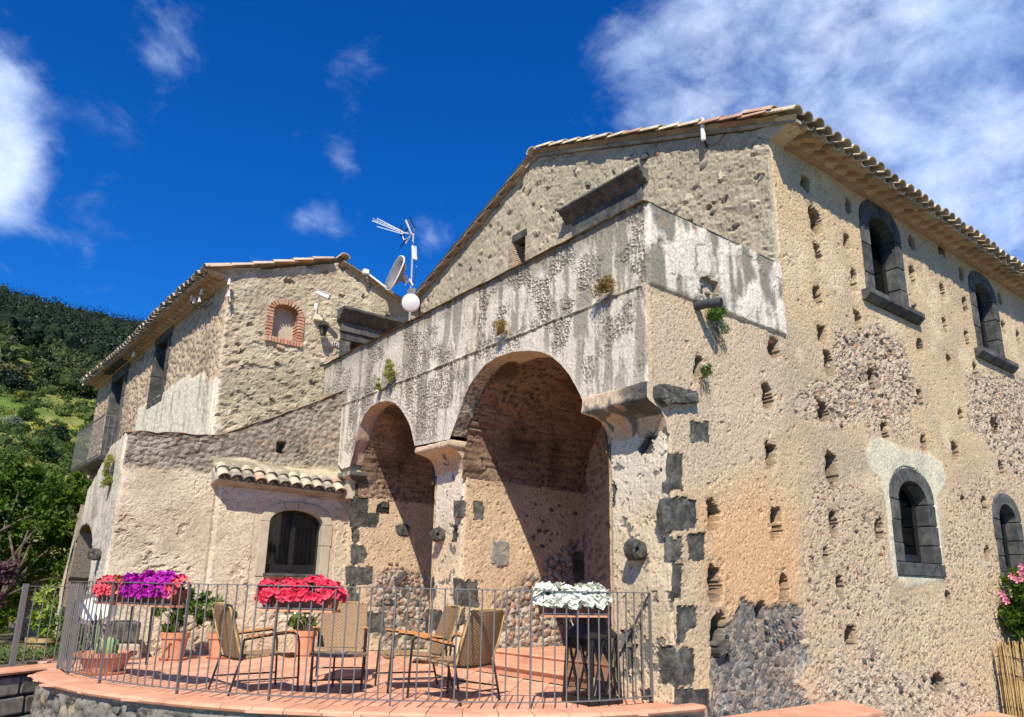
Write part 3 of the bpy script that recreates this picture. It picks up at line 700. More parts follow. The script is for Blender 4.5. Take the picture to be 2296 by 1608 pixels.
# ------------------------------------------------ gable of the farmhouse (plane X = 8.12)
APX = (9.85, 9.07); EZ = 7.13
def rake(Y): return np.where(Y < APX[0], EZ + (APX[1] - EZ) * (Y - 4.94) / (APX[0] - 4.94), APX[1] - (Y - APX[0]) * .385)
ys = ax(4.94, 14.9, .028, (APX[0],)); zs2 = ax(0, 1, 1 / 190.)
Yg, T = np.meshgrid(ys, zs2); Zg = -.2 + T * (rake(Yg) + .2)
n1 = fbm(Yg, Zg, 1.1, 4, 101); n2 = fbm(Yg, Zg, .3, 4, 111); n3 = fbm(Yg, Zg, .08, 3, 121)
col = C3(Yg, (.49, .42, .30)); col = mix(col, (.40, .35, .25), sst(-.2, .5, n1)); col = mix(col, (.50, .44, .32), sst(0, .5, n2) * .7)
wy = Yg + .09 * fbm(Yg, Zg, .12, 4, 131); wz = Zg + .07 * fbm(Yg, Zg, .12, 4, 132)
f1, f2, rid = worley(wy, wz * 1.5, .20, 130); dm = np.clip(1 - f1 / .5, 0, 1); rdg = 1 - abs(fbm(Yg, Zg * 1.4, .11, 5, 133, .6)) * 2
H = .018 * n1 + .014 * n2 + .006 * n3 + .010 * dm * (rid > .6) + .012 * (rdg - .5) + .006 * fbm(Yg, Zg, .045, 3, 134)
pit = (rid < .06) * sst(.40, .25, f1); H -= .04 * pit; col = mix(col, (.22, .185, .145), .7 * pit)
hard = sst(.12, .34, fbm(Yg, Zg * 1.6, .15, 5, 135, .6)); H -= .012 * hard; col = mix(col, (.31, .265, .20), .6 * hard)
pale = (rid > .95) * sst(.36, .25, f1); col = mix(col, (.58, .52, .42), .7 * pale); H += .02 * pale
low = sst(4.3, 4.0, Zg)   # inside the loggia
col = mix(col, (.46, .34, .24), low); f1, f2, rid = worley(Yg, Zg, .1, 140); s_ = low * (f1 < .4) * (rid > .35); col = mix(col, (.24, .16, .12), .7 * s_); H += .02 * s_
gr = sst(.4, 0, Yg - 4.94) * sst(6.2, 5.2, Zg); col = mix(col, (.42, .44, .33), .5 * gr)
Yp, H = corner(Yg, H, Zg, 4.94, 1, wear(Zg, 205, .02), .04)
kp = ~((Yg > 10.2) & (Yg < 10.58) & (Zg > 7.0) & (Zg < 7.55)) & ~((Yg > 7.30) & (Yg < 8.62) & (Zg > 4.3) & (Zg < 7.22))
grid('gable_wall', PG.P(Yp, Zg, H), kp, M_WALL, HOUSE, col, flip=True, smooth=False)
# back shell of the house
MB().box((12.7, 14.85, 3.2), (9.0, .3, 8.2)).build('back_wall', M_PALE, HOUSE)
V = [(17.1, 4.94, -.95), (17.1, 14.9, -.95), (17.1, 14.9, 7.22), (17.1, 9.85, 9.3), (17.1, 4.94, 7.22)]
MB().prism([(4.98, -.95), (14.9, -.95), (14.9, 7.25), (9.85, 9.25), (4.98, 7.2)], lambda a, b, h: Vector((h, a, b)), 16.85, 17.09).build('end_wall', M_PALE, HOUSE)
# core behind the facade skin so that no light leaks
MB().box((12.6, 5.55, 3.0), (8.7, .3, 8.1)).build('inner_wall', M_DARK, HOUSE)
# ---- E: gable cornice stone, small window, gable door
def lintel(parent, plane, u0, u1, zt, seed=0, m=M_BAS, top=None, jambs=None):
    prof = [(-.1, 0), (.24, 0), (.24, -.035), (.20, -.05), (.19, -.09), (.13, -.12), (.11, -.17), (.05, -.20), (.04, -.23), (-.1, -.23)]
    o = MB().prism([(h, zt + z) for h, z in prof], lambda h, z, x: plane.p(x, z, h), u0, u1).build('lintel_cornice', m, parent, bevel=.006)
    return o
dr = lnk('terrace_door', None, HOUSE)
lintel(dr, PG, 7.10, 9.02, 7.53); 
slabp('lintel_stone', PG, [(7.22, 7.0), (8.02, 7.0), (8.02, 7.296), (7.22, 7.296)], dr, M_BAS, -.1, .045); slabp('lintel_stone', PG, [(8.03, 7.0), (8.85, 7.0), (8.85, 7.296), (8.03, 7.296)], dr, M_BAS, -.1, .045)
for a, b in ((7.22, 7.47), (8.6, 8.85)):
    for k in range(4): slabp('jamb_stone', PG, [(a, 4.2 + k * .7), (b, 4.2 + k * .7), (b, 4.89 + k * .7), (a, 4.89 + k * .7)], dr, M_BAS, -.2, .035)
slabp('door_leaf', PG, [(7.47, 4.2), (8.6, 4.2), (8.6, 7.0), (7.47, 7.0)], dr, M_FRAMEB, -.2, -.16)
# little window with brick edges
nw = lnk('window', None, HOUSE)
slabp('lintel_stone', PG, [(10.14, 7.545), (10.62, 7.545), (10.60, 7.70), (10.16, 7.70)], nw, M_BAS, -.15, .02)
slabp('room', PG, [(10.2, 7.0), (10.58, 7.0), (10.58, 7.55), (10.2, 7.55)], nw, M_CURT, -.32, -.28)
for k in range(14):
    for a, b in ((10.06, 10.2), (10.58, 10.72)):
        z = 6.95 + k * .043
        slabp('brick', PG, [(a + random.uniform(-.01, .01), z), (b + random.uniform(-.01, .01), z), (b, z + .035), (a, z + .035)], nw, M_BRICKP, -.28, .012 + random.uniform(-.004, .004), bevel=.004)
for k in range(9):
    a = 10.2 + k * .043; slabp('brick', PG, [(a, 6.88), (a + .036, 6.88), (a + .036, 6.995), (a, 6.995)], nw, M_BRICKP, -.25, .02, bevel=.004)
stone(HOUSE, PG.p(*PG.px(1475, 343), 0), (.05, .16, .12), M_RUB[4], (0, .2, 0)); stone(HOUSE, PG.p(*PG.px(1445, 352), 0), (.1, .22, .2), M_RUB[2])
for x, y in ((1412, 352), (1320, 412), (1560, 420), (1650, 505), (1705, 400), (1690, 570), (1460, 560), (1600, 475), (1520, 470), (1235, 420), (1170, 480), (1330, 470), (1290, 380), (1500, 395), (1640, 380), (1580, 370)):
    u_, z_ = PG.px(x, y); stone(HOUSE, PG.p(u_, z_, -.01), (.07, random.uniform(.12, .22), random.uniform(.08, .14)), random.choice([M_RUB[0], M_RUB[3], M_RUB[1], M_RUB[0]]), (random.uniform(-.5, .5), 0, 0))
Q_A = [[(1434, 960), (1462, 950), (1478, 948), (1474, 980), (1462, 990), (1458, 1016), (1438, 1019), (1430, 1006), (1446, 985)], [(1391, 1414), (1420, 1412), (1428, 1432), (1402, 1440)], [(1398, 1448), (1424, 1450), (1418, 1490), (1404, 1510)],
                       [(1474, 1452), (1508, 1452), (1514, 1500), (1512, 1536), (1480, 1530)], [(1432, 1548), (1458, 1544), (1462, 1568), (1438, 1570)], [(1372, 1075), (1380, 1080), (1379, 1130), (1372, 1135)],
                       [(955, 1370), (990, 1368), (989, 1414), (953, 1416)], [(1013, 1364), (1026, 1364), (1026, 1418), (1014, 1418)], [(958, 1300), (972, 1296), (974, 1345), (960, 1350)], [(1014, 1180), (1026, 1176), (1025, 1215), (1012, 1216)],
                       [(786, 1186), (796, 1184), (797, 1212), (788, 1214)], [(784, 1226), (795, 1222), (796, 1262), (785, 1264)], [(772, 1272), (790, 1270), (790, 1310), (774, 1311)], [(776, 1315), (792, 1313), (791, 1366), (777, 1366)], [(766, 1236), (776, 1236), (776, 1255), (767, 1255)]]
Q_B = [[(800, 1084), (838, 1088), (843, 1100), (828, 1112), (800, 1108)], bx4(796, 1114, 826, 1149), [(793, 1151), (850, 1152), (852, 1168), (842, 1183), (794, 1180)], bx4(797, 1188, 806, 1212), [(796, 1222), (815, 1224), (826, 1244), (815, 1262), (796, 1262)],
                       bx4(792, 1272, 836, 1311), bx4(823, 1375, 862, 1418), [(888, 1180), (905, 1174), (918, 1184), (912, 1200), (892, 1196)], [(886, 1298), (908, 1282), (912, 1290), (888, 1316)], bx4(855, 1346, 885, 1360)]
Q_C = [bx4(1027, 1124, 1046, 1158), bx4(1063, 1125, 1086, 1165), [(1028, 1300), (1070, 1304), (1075, 1360), (1030, 1362)], bx4(1030, 1364, 1044, 1400), bx4(1238, 1195, 1252, 1199), bx4(1285, 1240, 1315, 1300)]
# ================================================================== LOGGIA
def white_crust(U, Z, seed, top=5.14, rust=True):
    """peeling whitewash on grey render, with the honeycomb crust"""
    n1 = fbm(U, Z, .9, 4, seed); n2 = fbm(U, Z, .25, 4, seed + 9); n3 = fbm(U, Z, .07, 3, seed + 15)
    st = fbm(U + .02 * n3, Z * .15, .12, 5, seed + 22, .62); s2 = fbm(U, Z * .5, .45, 4, seed + 33)
    c = C3(U, (.72, .65, .535))
    c = mix(c, (.68, .57, .41), .7 * sst(0, .6, n1))
    g = sst(-.02, .30, st * 1.15 + s2 * .35 + np.where(Z > 4.17, .10, -.04))
    c = mix(c, (.29, .26, .21), .80 * g)
    wx = U + .03 * n2; wz = Z + .03 * n3
    f1, f2, rid = worley(wx, wz * .85, .050, seed + 40); e = f2 - f1
    crust = sst(-.10, .14, fbm(U, Z, .42, 4, seed + 50) + .25 * s2)
    cell = sst(.08, .26, e) * crust
    c = mix(c, (.22, .195, .16), .80 * cell); H = .010 * n1 + .006 * n2 + .003 * n3 - .009 * cell + .002 * crust * (1 - cell) - .006 * g
    return c, H, n1, n2, n3
def outl(pts): 
    q = [PA1.px(*p) for p in pts]; q.sort(); return np.array(q)
ARCH_S = [(799, 984), (806.5, 954), (818, 928), (832.6, 911), (851, 901), (870, 899), (886.5, 904), (899.6, 919), (911, 937), (919, 954), (924, 973), (927.5, 991)]
ARCH_B = [(1011, 976.6), (1018.7, 954), (1030, 924.5), (1039, 895), (1052, 865), (1067, 842.6), (1085.7, 820), (1111.7, 801.6), (1149, 789), (1186, 786), (1212, 788.6), (1234.6, 798), (1257, 816.5), (1275.5, 839), (1290.4, 865), (1301.6, 887), (1308, 904)]
LOW = [(719, 1000), (729, 1013), (745, 1025), (757, 1042), (766, 1052), (784, 1046), (792, 1015)]
bot = outl(LOW + ARCH_S + [(929.5, 1000), (1008, 985)] + ARCH_B + [(1311, 912)])
bot = np.vstack([[4.90, 3.06], bot[bot[:, 0] > 5.0]])
bot = bot[bot[:, 1] > 2.5]
ya = np.unique(np.concatenate([np.arange(4.94, 13.2, .018), bot[:, 0]])); ya = ya[(ya >= 4.94) & (ya <= 13.2)]
ya = ya[np.concatenate([[True], np.diff(ya) > .004])]
zb = np.interp(ya, bot[:, 0], bot[:, 1])
TOPZ = 5.14
nz = 130; T = np.linspace(0, 1, nz)[:, None]
topn = TOPZ + .022 * fbm(ya, ya * 0, .25, 4, 300) + .012 * fbm(ya, ya * 0, .06, 2, 305)
topn = np.where(ya < 4.97, TOPZ - .02, topn)
Zs = zb[None] + T * (topn - zb)[None]; Ys = np.repeat(ya[None], nz, 0)
col, H, n1, n2, n3 = white_crust(Ys, Zs, 310)
# grey dirty band near the parapet top, moss and rust lichen
tb = sst(.35, .0, (topn[None] - Zs) + .12 * n2); col = mix(col, (.20, .18, .14), .65 * tb)
col = mix(col, (.36, .17, .06), .75 * sst(.10, .02, (topn[None] - Zs) + .05 * n2) * sst(-.1, .3, fbm(Ys, Zs, .35, 3, 333)))
# ledge line between parapet and arches
lg = 4.165 + .012 * fbm(Ys, Ys * 0, .3, 3, 340)
dl = Zs - lg
H += (.030 + .02 * fbm(Ys, Ys * 0, .08, 3, 342)) * np.exp(-(dl / .026) ** 2); H -= .018 * sst(0, .03, dl); H -= .012 * sst(-.05, -.02, dl) * sst(-.09, -.06, dl)
col = mix(col, (.13, .105, .07), .85 * np.exp(-((dl + .01 * n3) / .030) ** 2) * sst(-.5, .3, fbm(Ys, Zs, .2, 3, 350)))
col = mix(col, (.66, .60, .52), .35 * sst(.3, .0, Zs - zb[None]) * (Zs < 4.1))
# left part is greyer above, whiter below
col = mix(col, (.33, .29, .25), .45 * sst(9.5, 12.5, Ys) * sst(4.2, 4.6, Zs))
# vertical crack
ck = np.exp(-((Ys - 8.05 + .03 * fbm(Zs, Zs * 0, .2, 3, 361)) / .012) ** 2) * (Zs > 4.1); H -= .02 * ck; col = mix(col, (.12, .1, .08), .8 * ck)
Yq, H = corner(Ys, H, Zs, 4.94, 1, wear(Zs, 201))
bf = sst(0, .05, Zs - zb[None]); H = H * (.25 + .75 * bf)
grid('arcade_wall', PA1.P(Yq, Zs, H), None, M_WALL, ARC, col, flip=True, smooth=False)
# parapet: inner faces and moss capped top
def strip(name, pts_a, pts_b, mat_, parent, col, n=6, h=0.02, seed=1):
    A = np.array(pts_a); B_ = np.array(pts_b); t = np.linspace(0, 1, n)[:, None, None]; P = A[None] * (1 - t) + B_[None] * t
    e = 1 - abs(2 * t[..., 0] - 1) ** 3
    P[..., 2] += e * (h + .03 * fbm(P[..., 0] + P[..., 1] * 1.3, P[..., 1], .12, 4, seed)); c = np.broadcast_to(np.array(col), P.shape).copy()
    m = sst(-.1, .4, fbm(P[..., 0], P[..., 1], .2, 4, seed + 3)); c = mix(c, (.36, .17, .04), m * .85); c = mix(c, (.12, .10, .05), .6 * sst(0, .4, fbm(P[..., 0], P[..., 1], .1, 4, seed + 7)))
    return grid(name, P, None, mat_, parent, c)
ya2 = np.arange(4.94, 13.2, .03)
tz = TOPZ + .022 * fbm(ya2, ya2 * 0, .25, 4, 300) - .004
strip('parapet_top', np.stack([ya2 * 0 + 5.545, ya2, tz], -1), np.stack([ya2 * 0 + 5.86, ya2, tz * 0 + TOPZ], -1), M_WALL, ARC, (.33, .28, .2), seed=401)
xa2 = np.arange(5.56, 8.13, .03)
strip('parapet_top', np.stack([xa2, xa2 * 0 + 4.90, xa2 * 0 + 5.118], -1), np.stack([xa2, xa2 * 0 + 5.22, xa2 * 0 + 5.12], -1), M_WALL, ARC, (.33, .28, .2), seed=411, h=.035)
MB().box((5.80, 12.42, 3.1), (.36, 1.25, 1.25)).build('wall_core', M_PALE, ARC)  # unseen block added to close a light leak behind the arcade face
MB().box((5.76, 9.1, 4.62), (.2, 8.1, .98)).build('parapet_core', M_PALE, ARC)
MB().box((6.9, 5.09, 4.62), (2.4, .2, .96)).build('parapet_core', M_PALE, ARC)
MB().box((6.95, 9.1, 4.1), (2.3, 8.2, .1)).build('roof_terrace', M_COPE, ARC)
# soffit rings (intrados) of the two arches
def ring(pts, c, seed, x1=5.97):
    q = [PA1.px(*p) for p in pts]; q = np.array(q)
    d = np.concatenate([[0], np.cumsum(np.hypot(*np.diff(q, axis=0).T))]); s = np.arange(0, d[-1], .025); Yr = np.interp(s, d, q[:, 0]); Zr = np.interp(s, d, q[:, 1])
    xs = np.linspace(5.56, x1, 16)
    Xg, Sg = np.meshgrid(xs, s); Yg_ = np.repeat(Yr[:, None], 16, 1); Zg_ = np.repeat(Zr[:, None], 16, 1)
    cy_, cz_ = q[:, 0].mean(), q[:, 1].min() + .2
    nx = np.stack([cy_ - Yg_, cz_ - Zg_], -1); nx /= np.linalg.norm(nx, axis=-1, keepdims=True)
    f1, f2, r = worley(Sg, Xg, .075, seed); e = f2 - f1; cell = sst(.1, .3, e)
    h = .012 * fbm(Sg, Xg, .1, 3, seed) * sst(5.56, 5.6, Xg)
    side = sst(.2, 1.6, abs(Sg - d[-1] * .25) * 0 + 1)
    col = C3(Sg, c); k = sst(.0, .9, (Yg_ - cy_)) if seed == 1 else sst(.9, 1., Yg_ * 0)
    col = mix(col, (.16, .15, .13), .85 * cell * k); col = mix(col, (.5, .36, .27), .5 * sst(-.2, .4, fbm(Sg, Xg, .3, 4, seed + 3)) * (1 - k))
    P = np.stack([Xg, Yg_ + nx[..., 0] * h, Zg_ + nx[..., 1] * h], -1)
    grid('arch_soffit', P, None, M_WALL, ARC, col)
ring(ARCH_B, (.66, .55, .42), 1); ring([(782, 1040)] + [(789, 1012)] + ARCH_S, (.56, .40, .32), 2)
# vaults: laid bricks along the depth
def vault(y0, y1, z0, top, seed, dark):
    n = 230; t = np.linspace(0, math.pi, n); cy_, a, b = (y0 + y1) / 2, (y1 - y0) / 2, top - z0
    Yc, Zc = cy_ + a * np.cos(t), z0 + b * np.sin(t)
    s = np.concatenate([[0], np.cumsum(np.hypot(np.diff(Yc), np.diff(Zc)))])
    xs = np.arange(5.78, 8.14, .022); Xg, Sg = np.meshgrid(xs, s)
    nrm = np.stack([-np.cos(t), -np.sin(t) * a / b], -1); nrm /= np.linalg.norm(nrm, axis=1, keepdims=True)
    w = Sg + .018 * fbm(Xg, Sg, .3, 3, seed + 1); row = np.floor(w / .052); fr_ = w / .052 - row
    rr = _tab(seed)[(row.astype(int)) & 255, (row.astype(int) * 0)]
    br = np.floor(Xg / .27 + rr * 9); r2 = _tab(seed + 5)[row.astype(int) & 255, br.astype(int) & 255]; fx = Xg / .27 + rr * 9 - br
    joint = np.maximum(sst(.22, .04, fr_), sst(.06, .01, np.minimum(fx, 1 - fx)))
    patch = sst(-.15, .25, fbm(Xg, Sg, .5, 4, seed + 8)); rub = sst(.1, .35, fbm(Xg, Sg, .7, 4, seed + 18) + .35 * sst(.5, 0, Sg) + .25 * sst(6.6, 7.9, Xg) * sst(1.3, .5, Sg))
    h = .012 * r2 - .022 * joint * (.4 + .6 * patch) + .008 * fbm(Xg, Sg, .08, 3, seed + 4)
    col = C3(Xg, (.27, .175, .115)); col = mix(col, (.38, .27, .19), r2); col = mix(col, (.30, .20, .15), .5 * (r2 > .8)); col = mix(col, (.16, .11, .085), .75 * joint)
    vault_shade = sst(-.15, .35, fbm(Xg, Sg, .6, 4, seed + 28) + .25 * sst(1.0, 2.2, Sg)); col = mix(col, (.08, .055, .042), .75 * vault_shade)  # patchy dark put into the colour for the vault's dim light
    f1, f2, rid = worley(Xg, Sg, .085, seed + 30); m = rub * (f1 < .42); col = mix(col, (.34, .25, .17), .7 * rub); col = mix(col, np.where((rid < .5)[..., None], (.12, .08, .07), (.30, .15, .09)), .8 * m * (rid < .65)); h += .02 * m * (rid - .4)
    P = np.stack([Xg, Yc[:, None] + nrm[:, 0][:, None] * h, Zc[:, None] + nrm[:, 1][:, None] * h], -1)
    grid('brick_vault', P, None, M_WALL, ARC, col)
vault(5.79, 8.6, 2.5, 4.03, 500, 1); vault(9.37, 11.76, 2.5, 3.98, 540, 1)
# side walls of the bays
def plast(Ug, Zg, seed, base=(.58, .44, .29), rub=None, str_=1.0):
    n1 = fbm(Ug, Zg, .9, 4, seed); n2 = fbm(Ug, Zg, .25, 4, seed + 11); n3 = fbm(Ug, Zg, .07, 3, seed + 21)
    col = C3(Ug, base); b = np.array(base)
    col = mix(col, tuple(b * .82), sst(-.1, .5, n1)); col = mix(col, tuple(np.minimum(b * 1.14, .8)), .7 * sst(0, .5, fbm(Ug, Zg, .4, 4, seed + 31)))
    H = .012 * n1 + .010 * n2 + .004 * n3
    p, _ = speckle(Ug + .05 * n2, Zg + .03 * n3, .075, .93, seed + 41); H -= .014 * p; fine = sst(.30, .40, fbm(Ug, Zg, .03, 3, seed + 43, .6)); H -= .006 * fine; col = mix(col, (.34, .25, .17), .55 * fine); col = mix(col, (.30, .21, .15), .55 * p)
    if rub is not None:
        r = rub(Ug, Zg, n2, n3); f1, f2, rid = worley(Ug, Zg * 1.1, .085, seed + 51); dm = np.sqrt(np.clip(1 - (f1 / .6) ** 2, 0, 1))
        sc_ = np.where((rid < .35)[..., None], (.13, .11, .10), np.where((rid < .6)[..., None], (.27, .20, .16), np.where((rid < .85)[..., None], (.42, .37, .31), (.34, .19, .13))))
        col = mix(col, (.42, .38, .32), .8 * r); col = lerpc(col, sc_, .85 * r * (dm > .25) * (rid > .1)); H += r * (.035 * dm * (.4 + rid) - .025)
    return col, H
def sidewall(name, plane, u0, u1, z0, z1, seed, parent, rub=None, base=(.58, .44, .29), keepf=None, flip=False, cw=None, st=.020, Q=()):
    Ug, Zg = np.meshgrid(ax(u0, u1, st), ax(z0, z1, st)); col, H = plast(Ug, Zg, seed, base, rub); H, col = expose(Ug, Zg, H, col, plane, Q, seed + 60, .04)
    Uq = Ug
    if cw:
        for uc, side, sd_, amp in cw: Uq, H = corner(Uq, H, Zg, uc, side, wear(Zg, sd_, amp))
    grid(name, plane.P(Uq, Zg, H), None if keepf is None else keepf(Ug, Zg), M_WALL, parent, col, flip=flip, smooth=False)
r8 = lambda u, z, n2, n3: sst(-.1, .1, polysd(u, z, PS8.poly([(1120, 1330), (1200, 1290), (1260, 1230), (1320, 1200), (1330, 1500), (1100, 1500), (1090, 1400)])) + .14 * n2)
sidewall('bay_side_wall', PS8, 5.83, 8.14, 0, 2.53, 600, ARC, r8, (.60, .45, .30), cw=[(5.83, 1, 640, .02)], Q=Q_C)
r11 = lambda u, z, n2, n3: sst(-.1, .1, polysd(u, z, PS11.poly([(840, 1300), (880, 1270), (960, 1300), (970, 1500), (850, 1500), (862, 1440), (820, 1420), (830, 1330)])) + .14 * n2)
sidewall('bay_side_wall', PS11, 5.83, 8.14, 0, 2.53, 620, ARC, r11, (.60, .45, .31), cw=[(5.83, 1, 650, .02)], Q=Q_B)
PS9 = Plane((0, 9.37, 0), (1, 0, 0), (0, 1, 0)); PS5 = Plane((0, 5.79, 0), (1, 0, 0), (0, 1, 0))
sidewall('bay_side_wall', PS9, 5.83, 8.14, 0, 2.6, 660, ARC, None, flip=True, st=.05); sidewall('bay_side_wall', PS5, 5.83, 8.14, 0, 2.6, 670, ARC, None, flip=True, st=.05)
# pier faces
def pier(y0, y1, seed, c0=None, c1=None, ztop=3.0):
    Ug, Zg = np.meshgrid(ax(y0, y1, .018), ax(-.95 if y0 < 5 else 0, ztop, .018)); col, H = plast(Ug, Zg, seed, (.68, .55, .37))
    n2 = fbm(Ug, Zg, .3, 4, seed + 70); col = mix(col, (.72, .64, .52), .8 * sst(1.6, 2.3, Zg + .3 * n2)); H *= .8
    pk = sst(.33, .37, fbm(Ug, Zg, .11, 5, seed + 80, .62) + .2 * sst(1.4, .4, Zg)); col = mix(col, (.14, .14, .14), .85 * pk); H -= .012 * pk
    col = mix(col, (.62, .42, .22), .55 * sst(2.5, 2.8, Zg) * sst(-.2, .3, n2)); H, col = expose(Ug, Zg, H, col, PA0, Q_A, seed + 60, .05)
    Uq = Ug
    for uc, side, s_, amp in [c for c in (c0, c1) if c]: Uq, H = corner(Uq, H, Zg, uc, side, wear(Zg, s_, amp))
    grid('pier_face', PA0.P(Uq, Zg, H), None, M_WALL, ARC, col, flip=True, smooth=False)
pier(4.94, 5.79, 700, (4.94, 1, 201, .03), (5.79, -1, 711, .015)); pier(8.6, 9.37, 720, (8.6, 1, 640, .02), (9.37, -1, 713, .015)); pier(11.76, 12.25, 740, (11.76, 1, 650, .02))
# corbels / imposts: profile swept along the pier, returning past its edges
def corbel(y0, y1, z0, z1, ends, seed, m=M_WALL, x0=5.83, c=(.60, .47, .33), tail=0, name='corbel', dk=.3):
    prof = [(0, z0 - .26), (.015, z0 - .18), (.05, z0 - .09), (.11, z0 - .02), (.19, z0 + .01), (.275, z0 + .045), (.30, z0 + .07), (.29, z1), (0, z1 + .01)]
    ps = np.array(prof); L = np.concatenate([[0], np.cumsum(np.hypot(*np.diff(ps, axis=0).T))]); t = np.linspace(0, L[-1], 44)
    hx = np.interp(t, L, ps[:, 0]); hz = np.interp(t, L, ps[:, 1])
    yy = np.linspace(y0 - ends[0], y1 + ends[1], 60)
    Yg_, Tg = np.meshgrid(yy, t); hx_ = np.repeat(hx[:, None], 60, 1); hz_ = np.repeat(hz[:, None], 60, 1)
    # flare: wide part reaches past the pier, narrow part stays on it
    k = hx_ / .3; s = (Yg_ - (y0 + y1) / 2) / ((y1 - y0) / 2 + .0001); sgn = np.sign(s)
    e = np.where(sgn < 0, ends[0], ends[1]); half = (y1 - y0) / 2 + e * k ** 4; full = (y1 - y0) / 2 + e
    Yn = (y0 + y1) / 2 + (Yg_ - (y0 + y1) / 2) * half / full
    n2 = fbm(Yg_, Tg, .12, 4, seed); n3 = fbm(Yg_, Tg, .04, 3, seed + 5)
    h = .016 * n2 + .006 * n3
    col = C3(Tg, c); col = mix(col, (.62, .38, .19), .6 * sst(-.1, .3, fbm(Yg_, Tg, .18, 4, seed + 9)) * (hz_ < z0 + .03)); d = sst(dk, dk + .12, fbm(Yg_, Tg, .2, 4, seed + 19)); col = mix(col, (.12, .13, .13), .85 * d)
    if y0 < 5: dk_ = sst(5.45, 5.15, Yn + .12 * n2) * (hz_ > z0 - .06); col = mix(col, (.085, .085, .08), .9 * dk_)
    P = np.stack([x0 - hx_ - h, Yn, hz_ + h * .4], -1); nz_ = P.shape[0]
    o = grid(name, P, None, M_WALL, ARC, col, flip=True)
    # end caps
    for j in (0, -1):
        pts = [Vector(p) for p in P[:, j]]; back = [Vector((x0 + .03, p.y, p.z)) for p in pts]
        V = pts + back; n = len(pts)
        cc = np.broadcast_to(np.array((.10, .10, .095)) if dk < .1 else np.array(c), (2 * n, 3))
        npmesh(name + '_end', [tuple(v) for v in V], [(i, i + 1, n + i + 1, n + i) if j == -1 else (i, n + i, n + i + 1, i + 1) for i in range(n - 1)], M_WALL, ARC, True, cc)
corbel(8.6, 9.37, 2.88, 3.02, (.05, .13), 800)
MB().box((5.82, 12.02, 2.80), (.20, .40, .55)).build('leak_block', M_WALLP, ARC, bevel=.03)  # block added to stop sunlight leaking past the left arch
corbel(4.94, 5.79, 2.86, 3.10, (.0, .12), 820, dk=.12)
corbel(11.76, 12.2, 2.78, 2.92, (.14, 0), 830, c=(.45, .38, .3), dk=.0)
slab('corbel_stone', PR, [(1463, 868), (1475, 862), (1510, 868), (1556, 880), (1559, 905), (1530, 906), (1500, 905), (1484, 912), (1466, 895)], ARC, M_STONE, .07, .3, seed=40, rag=.010, lip=.04)
slab('impost_slab', PS11, [(802, 1070), (838, 1073), (840, 1083), (804, 1084)], ARC, M_STONE, .03, .1, seed=41, rag=.008)
# dark stones in the piers and bay walls
for i, q in enumerate(Q_A):
    slab('bare_stone', PA0, grown(q, 1.2), ARC, M_STONE, -.014, seed=50 + i, rag=.004)
for i, q in enumerate(Q_B):
    slab('bare_stone', PS11, grown(q), ARC, M_STONE, -.012 if i not in (7, 8) else .03, seed=70 + i, rag=.006)
for i, q in enumerate(Q_C):
    slab('bare_stone', PS8, grown(q), ARC, M_STONE, -.012, seed=90 + i, rag=.006)
slab('bare_stone', PS8, [(1102, 1216), (1120, 1211), (1142, 1216), (1140, 1262), (1120, 1276), (1102, 1262)], ARC, M_RUB[0], .014, seed=99, rag=.02)
masonry(PS11, [(838, 1345), (872, 1310), (955, 1325), (962, 1472), (848, 1472), (862, 1430)], .165, .105, [M_RUB[2], M_RUB[1], M_STONE, M_RUB[0], M_RUB[2], M_RUB[1], M_STONE], 15, ARC, -.006, .8)
scatter([(850, 1275), (880, 1255), (935, 1290), (950, 1330), (850, 1330)], 22, .05, .12, [M_RUB[1], M_RUB[4], M_RUB[0], M_RUB[3]], 16, PS11, ARC)
masonry(PS8, [(1110, 1350), (1190, 1305), (1280, 1250), (1312, 1260), (1310, 1460), (1110, 1460)], .14, .10, [M_RUB[2], M_RUB[0], M_RUB[5], M_RUB[1], M_RUB[3], M_STONE], 17, ARC, -.004, .42, .7)
scatter([(1110, 1360), (1200, 1310), (1300, 1270), (1310, 1455), (1110, 1455)], 16, .05, .10, [M_RUB[4], M_RUB[3], M_RUB[0]], 171, PS8, ARC)
scatter([(1150, 1120), (1310, 1130), (1315, 1230), (1200, 1240)], 11, .05, .14, [M_RUB[1], M_RUB[2], M_RUB[1]], 18, PS8, ARC)
# hole above a stone in the left bay, its shade a flat black slab
slab('cavity_shade', PS11, [(843, 1148), (845, 1132), (858, 1124), (872, 1126), (872, 1150)], ARC, M_DARK, .016, seed=3, rag=.006); slab('bare_stone', PS11, [(853, 1128), (870, 1127), (869, 1138), (855, 1139)], ARC, M_RUB[2], .04, seed=4, rag=.005)
# dressed door jamb inside the loggia, on the back wall
dj = lnk('door_surround', None, ARC)
for z0, z1 in ((.24, .95), (.96, 1.62), (1.63, 2.2), (2.21, 2.62)):
    slabp('jamb_stone', PG, [(7.55, z0), (7.95, z0), (7.95, z1 - .01), (7.55, z1 - .01)], dj, M_BAS, -.05, .06, bevel=.01)
slabp('lintel_stone', PG, [(6.2, 2.63), (8.0, 2.63), (8.0, 2.95), (6.2, 2.95)], dj, M_BAS, -.05, .07, bevel=.01)
slabp('door_leaf', PG, [(6.4, .24), (7.55, .24), (7.55, 2.63), (6.4, 2.63)], dj, M_FRAMEB, -.05, .02)

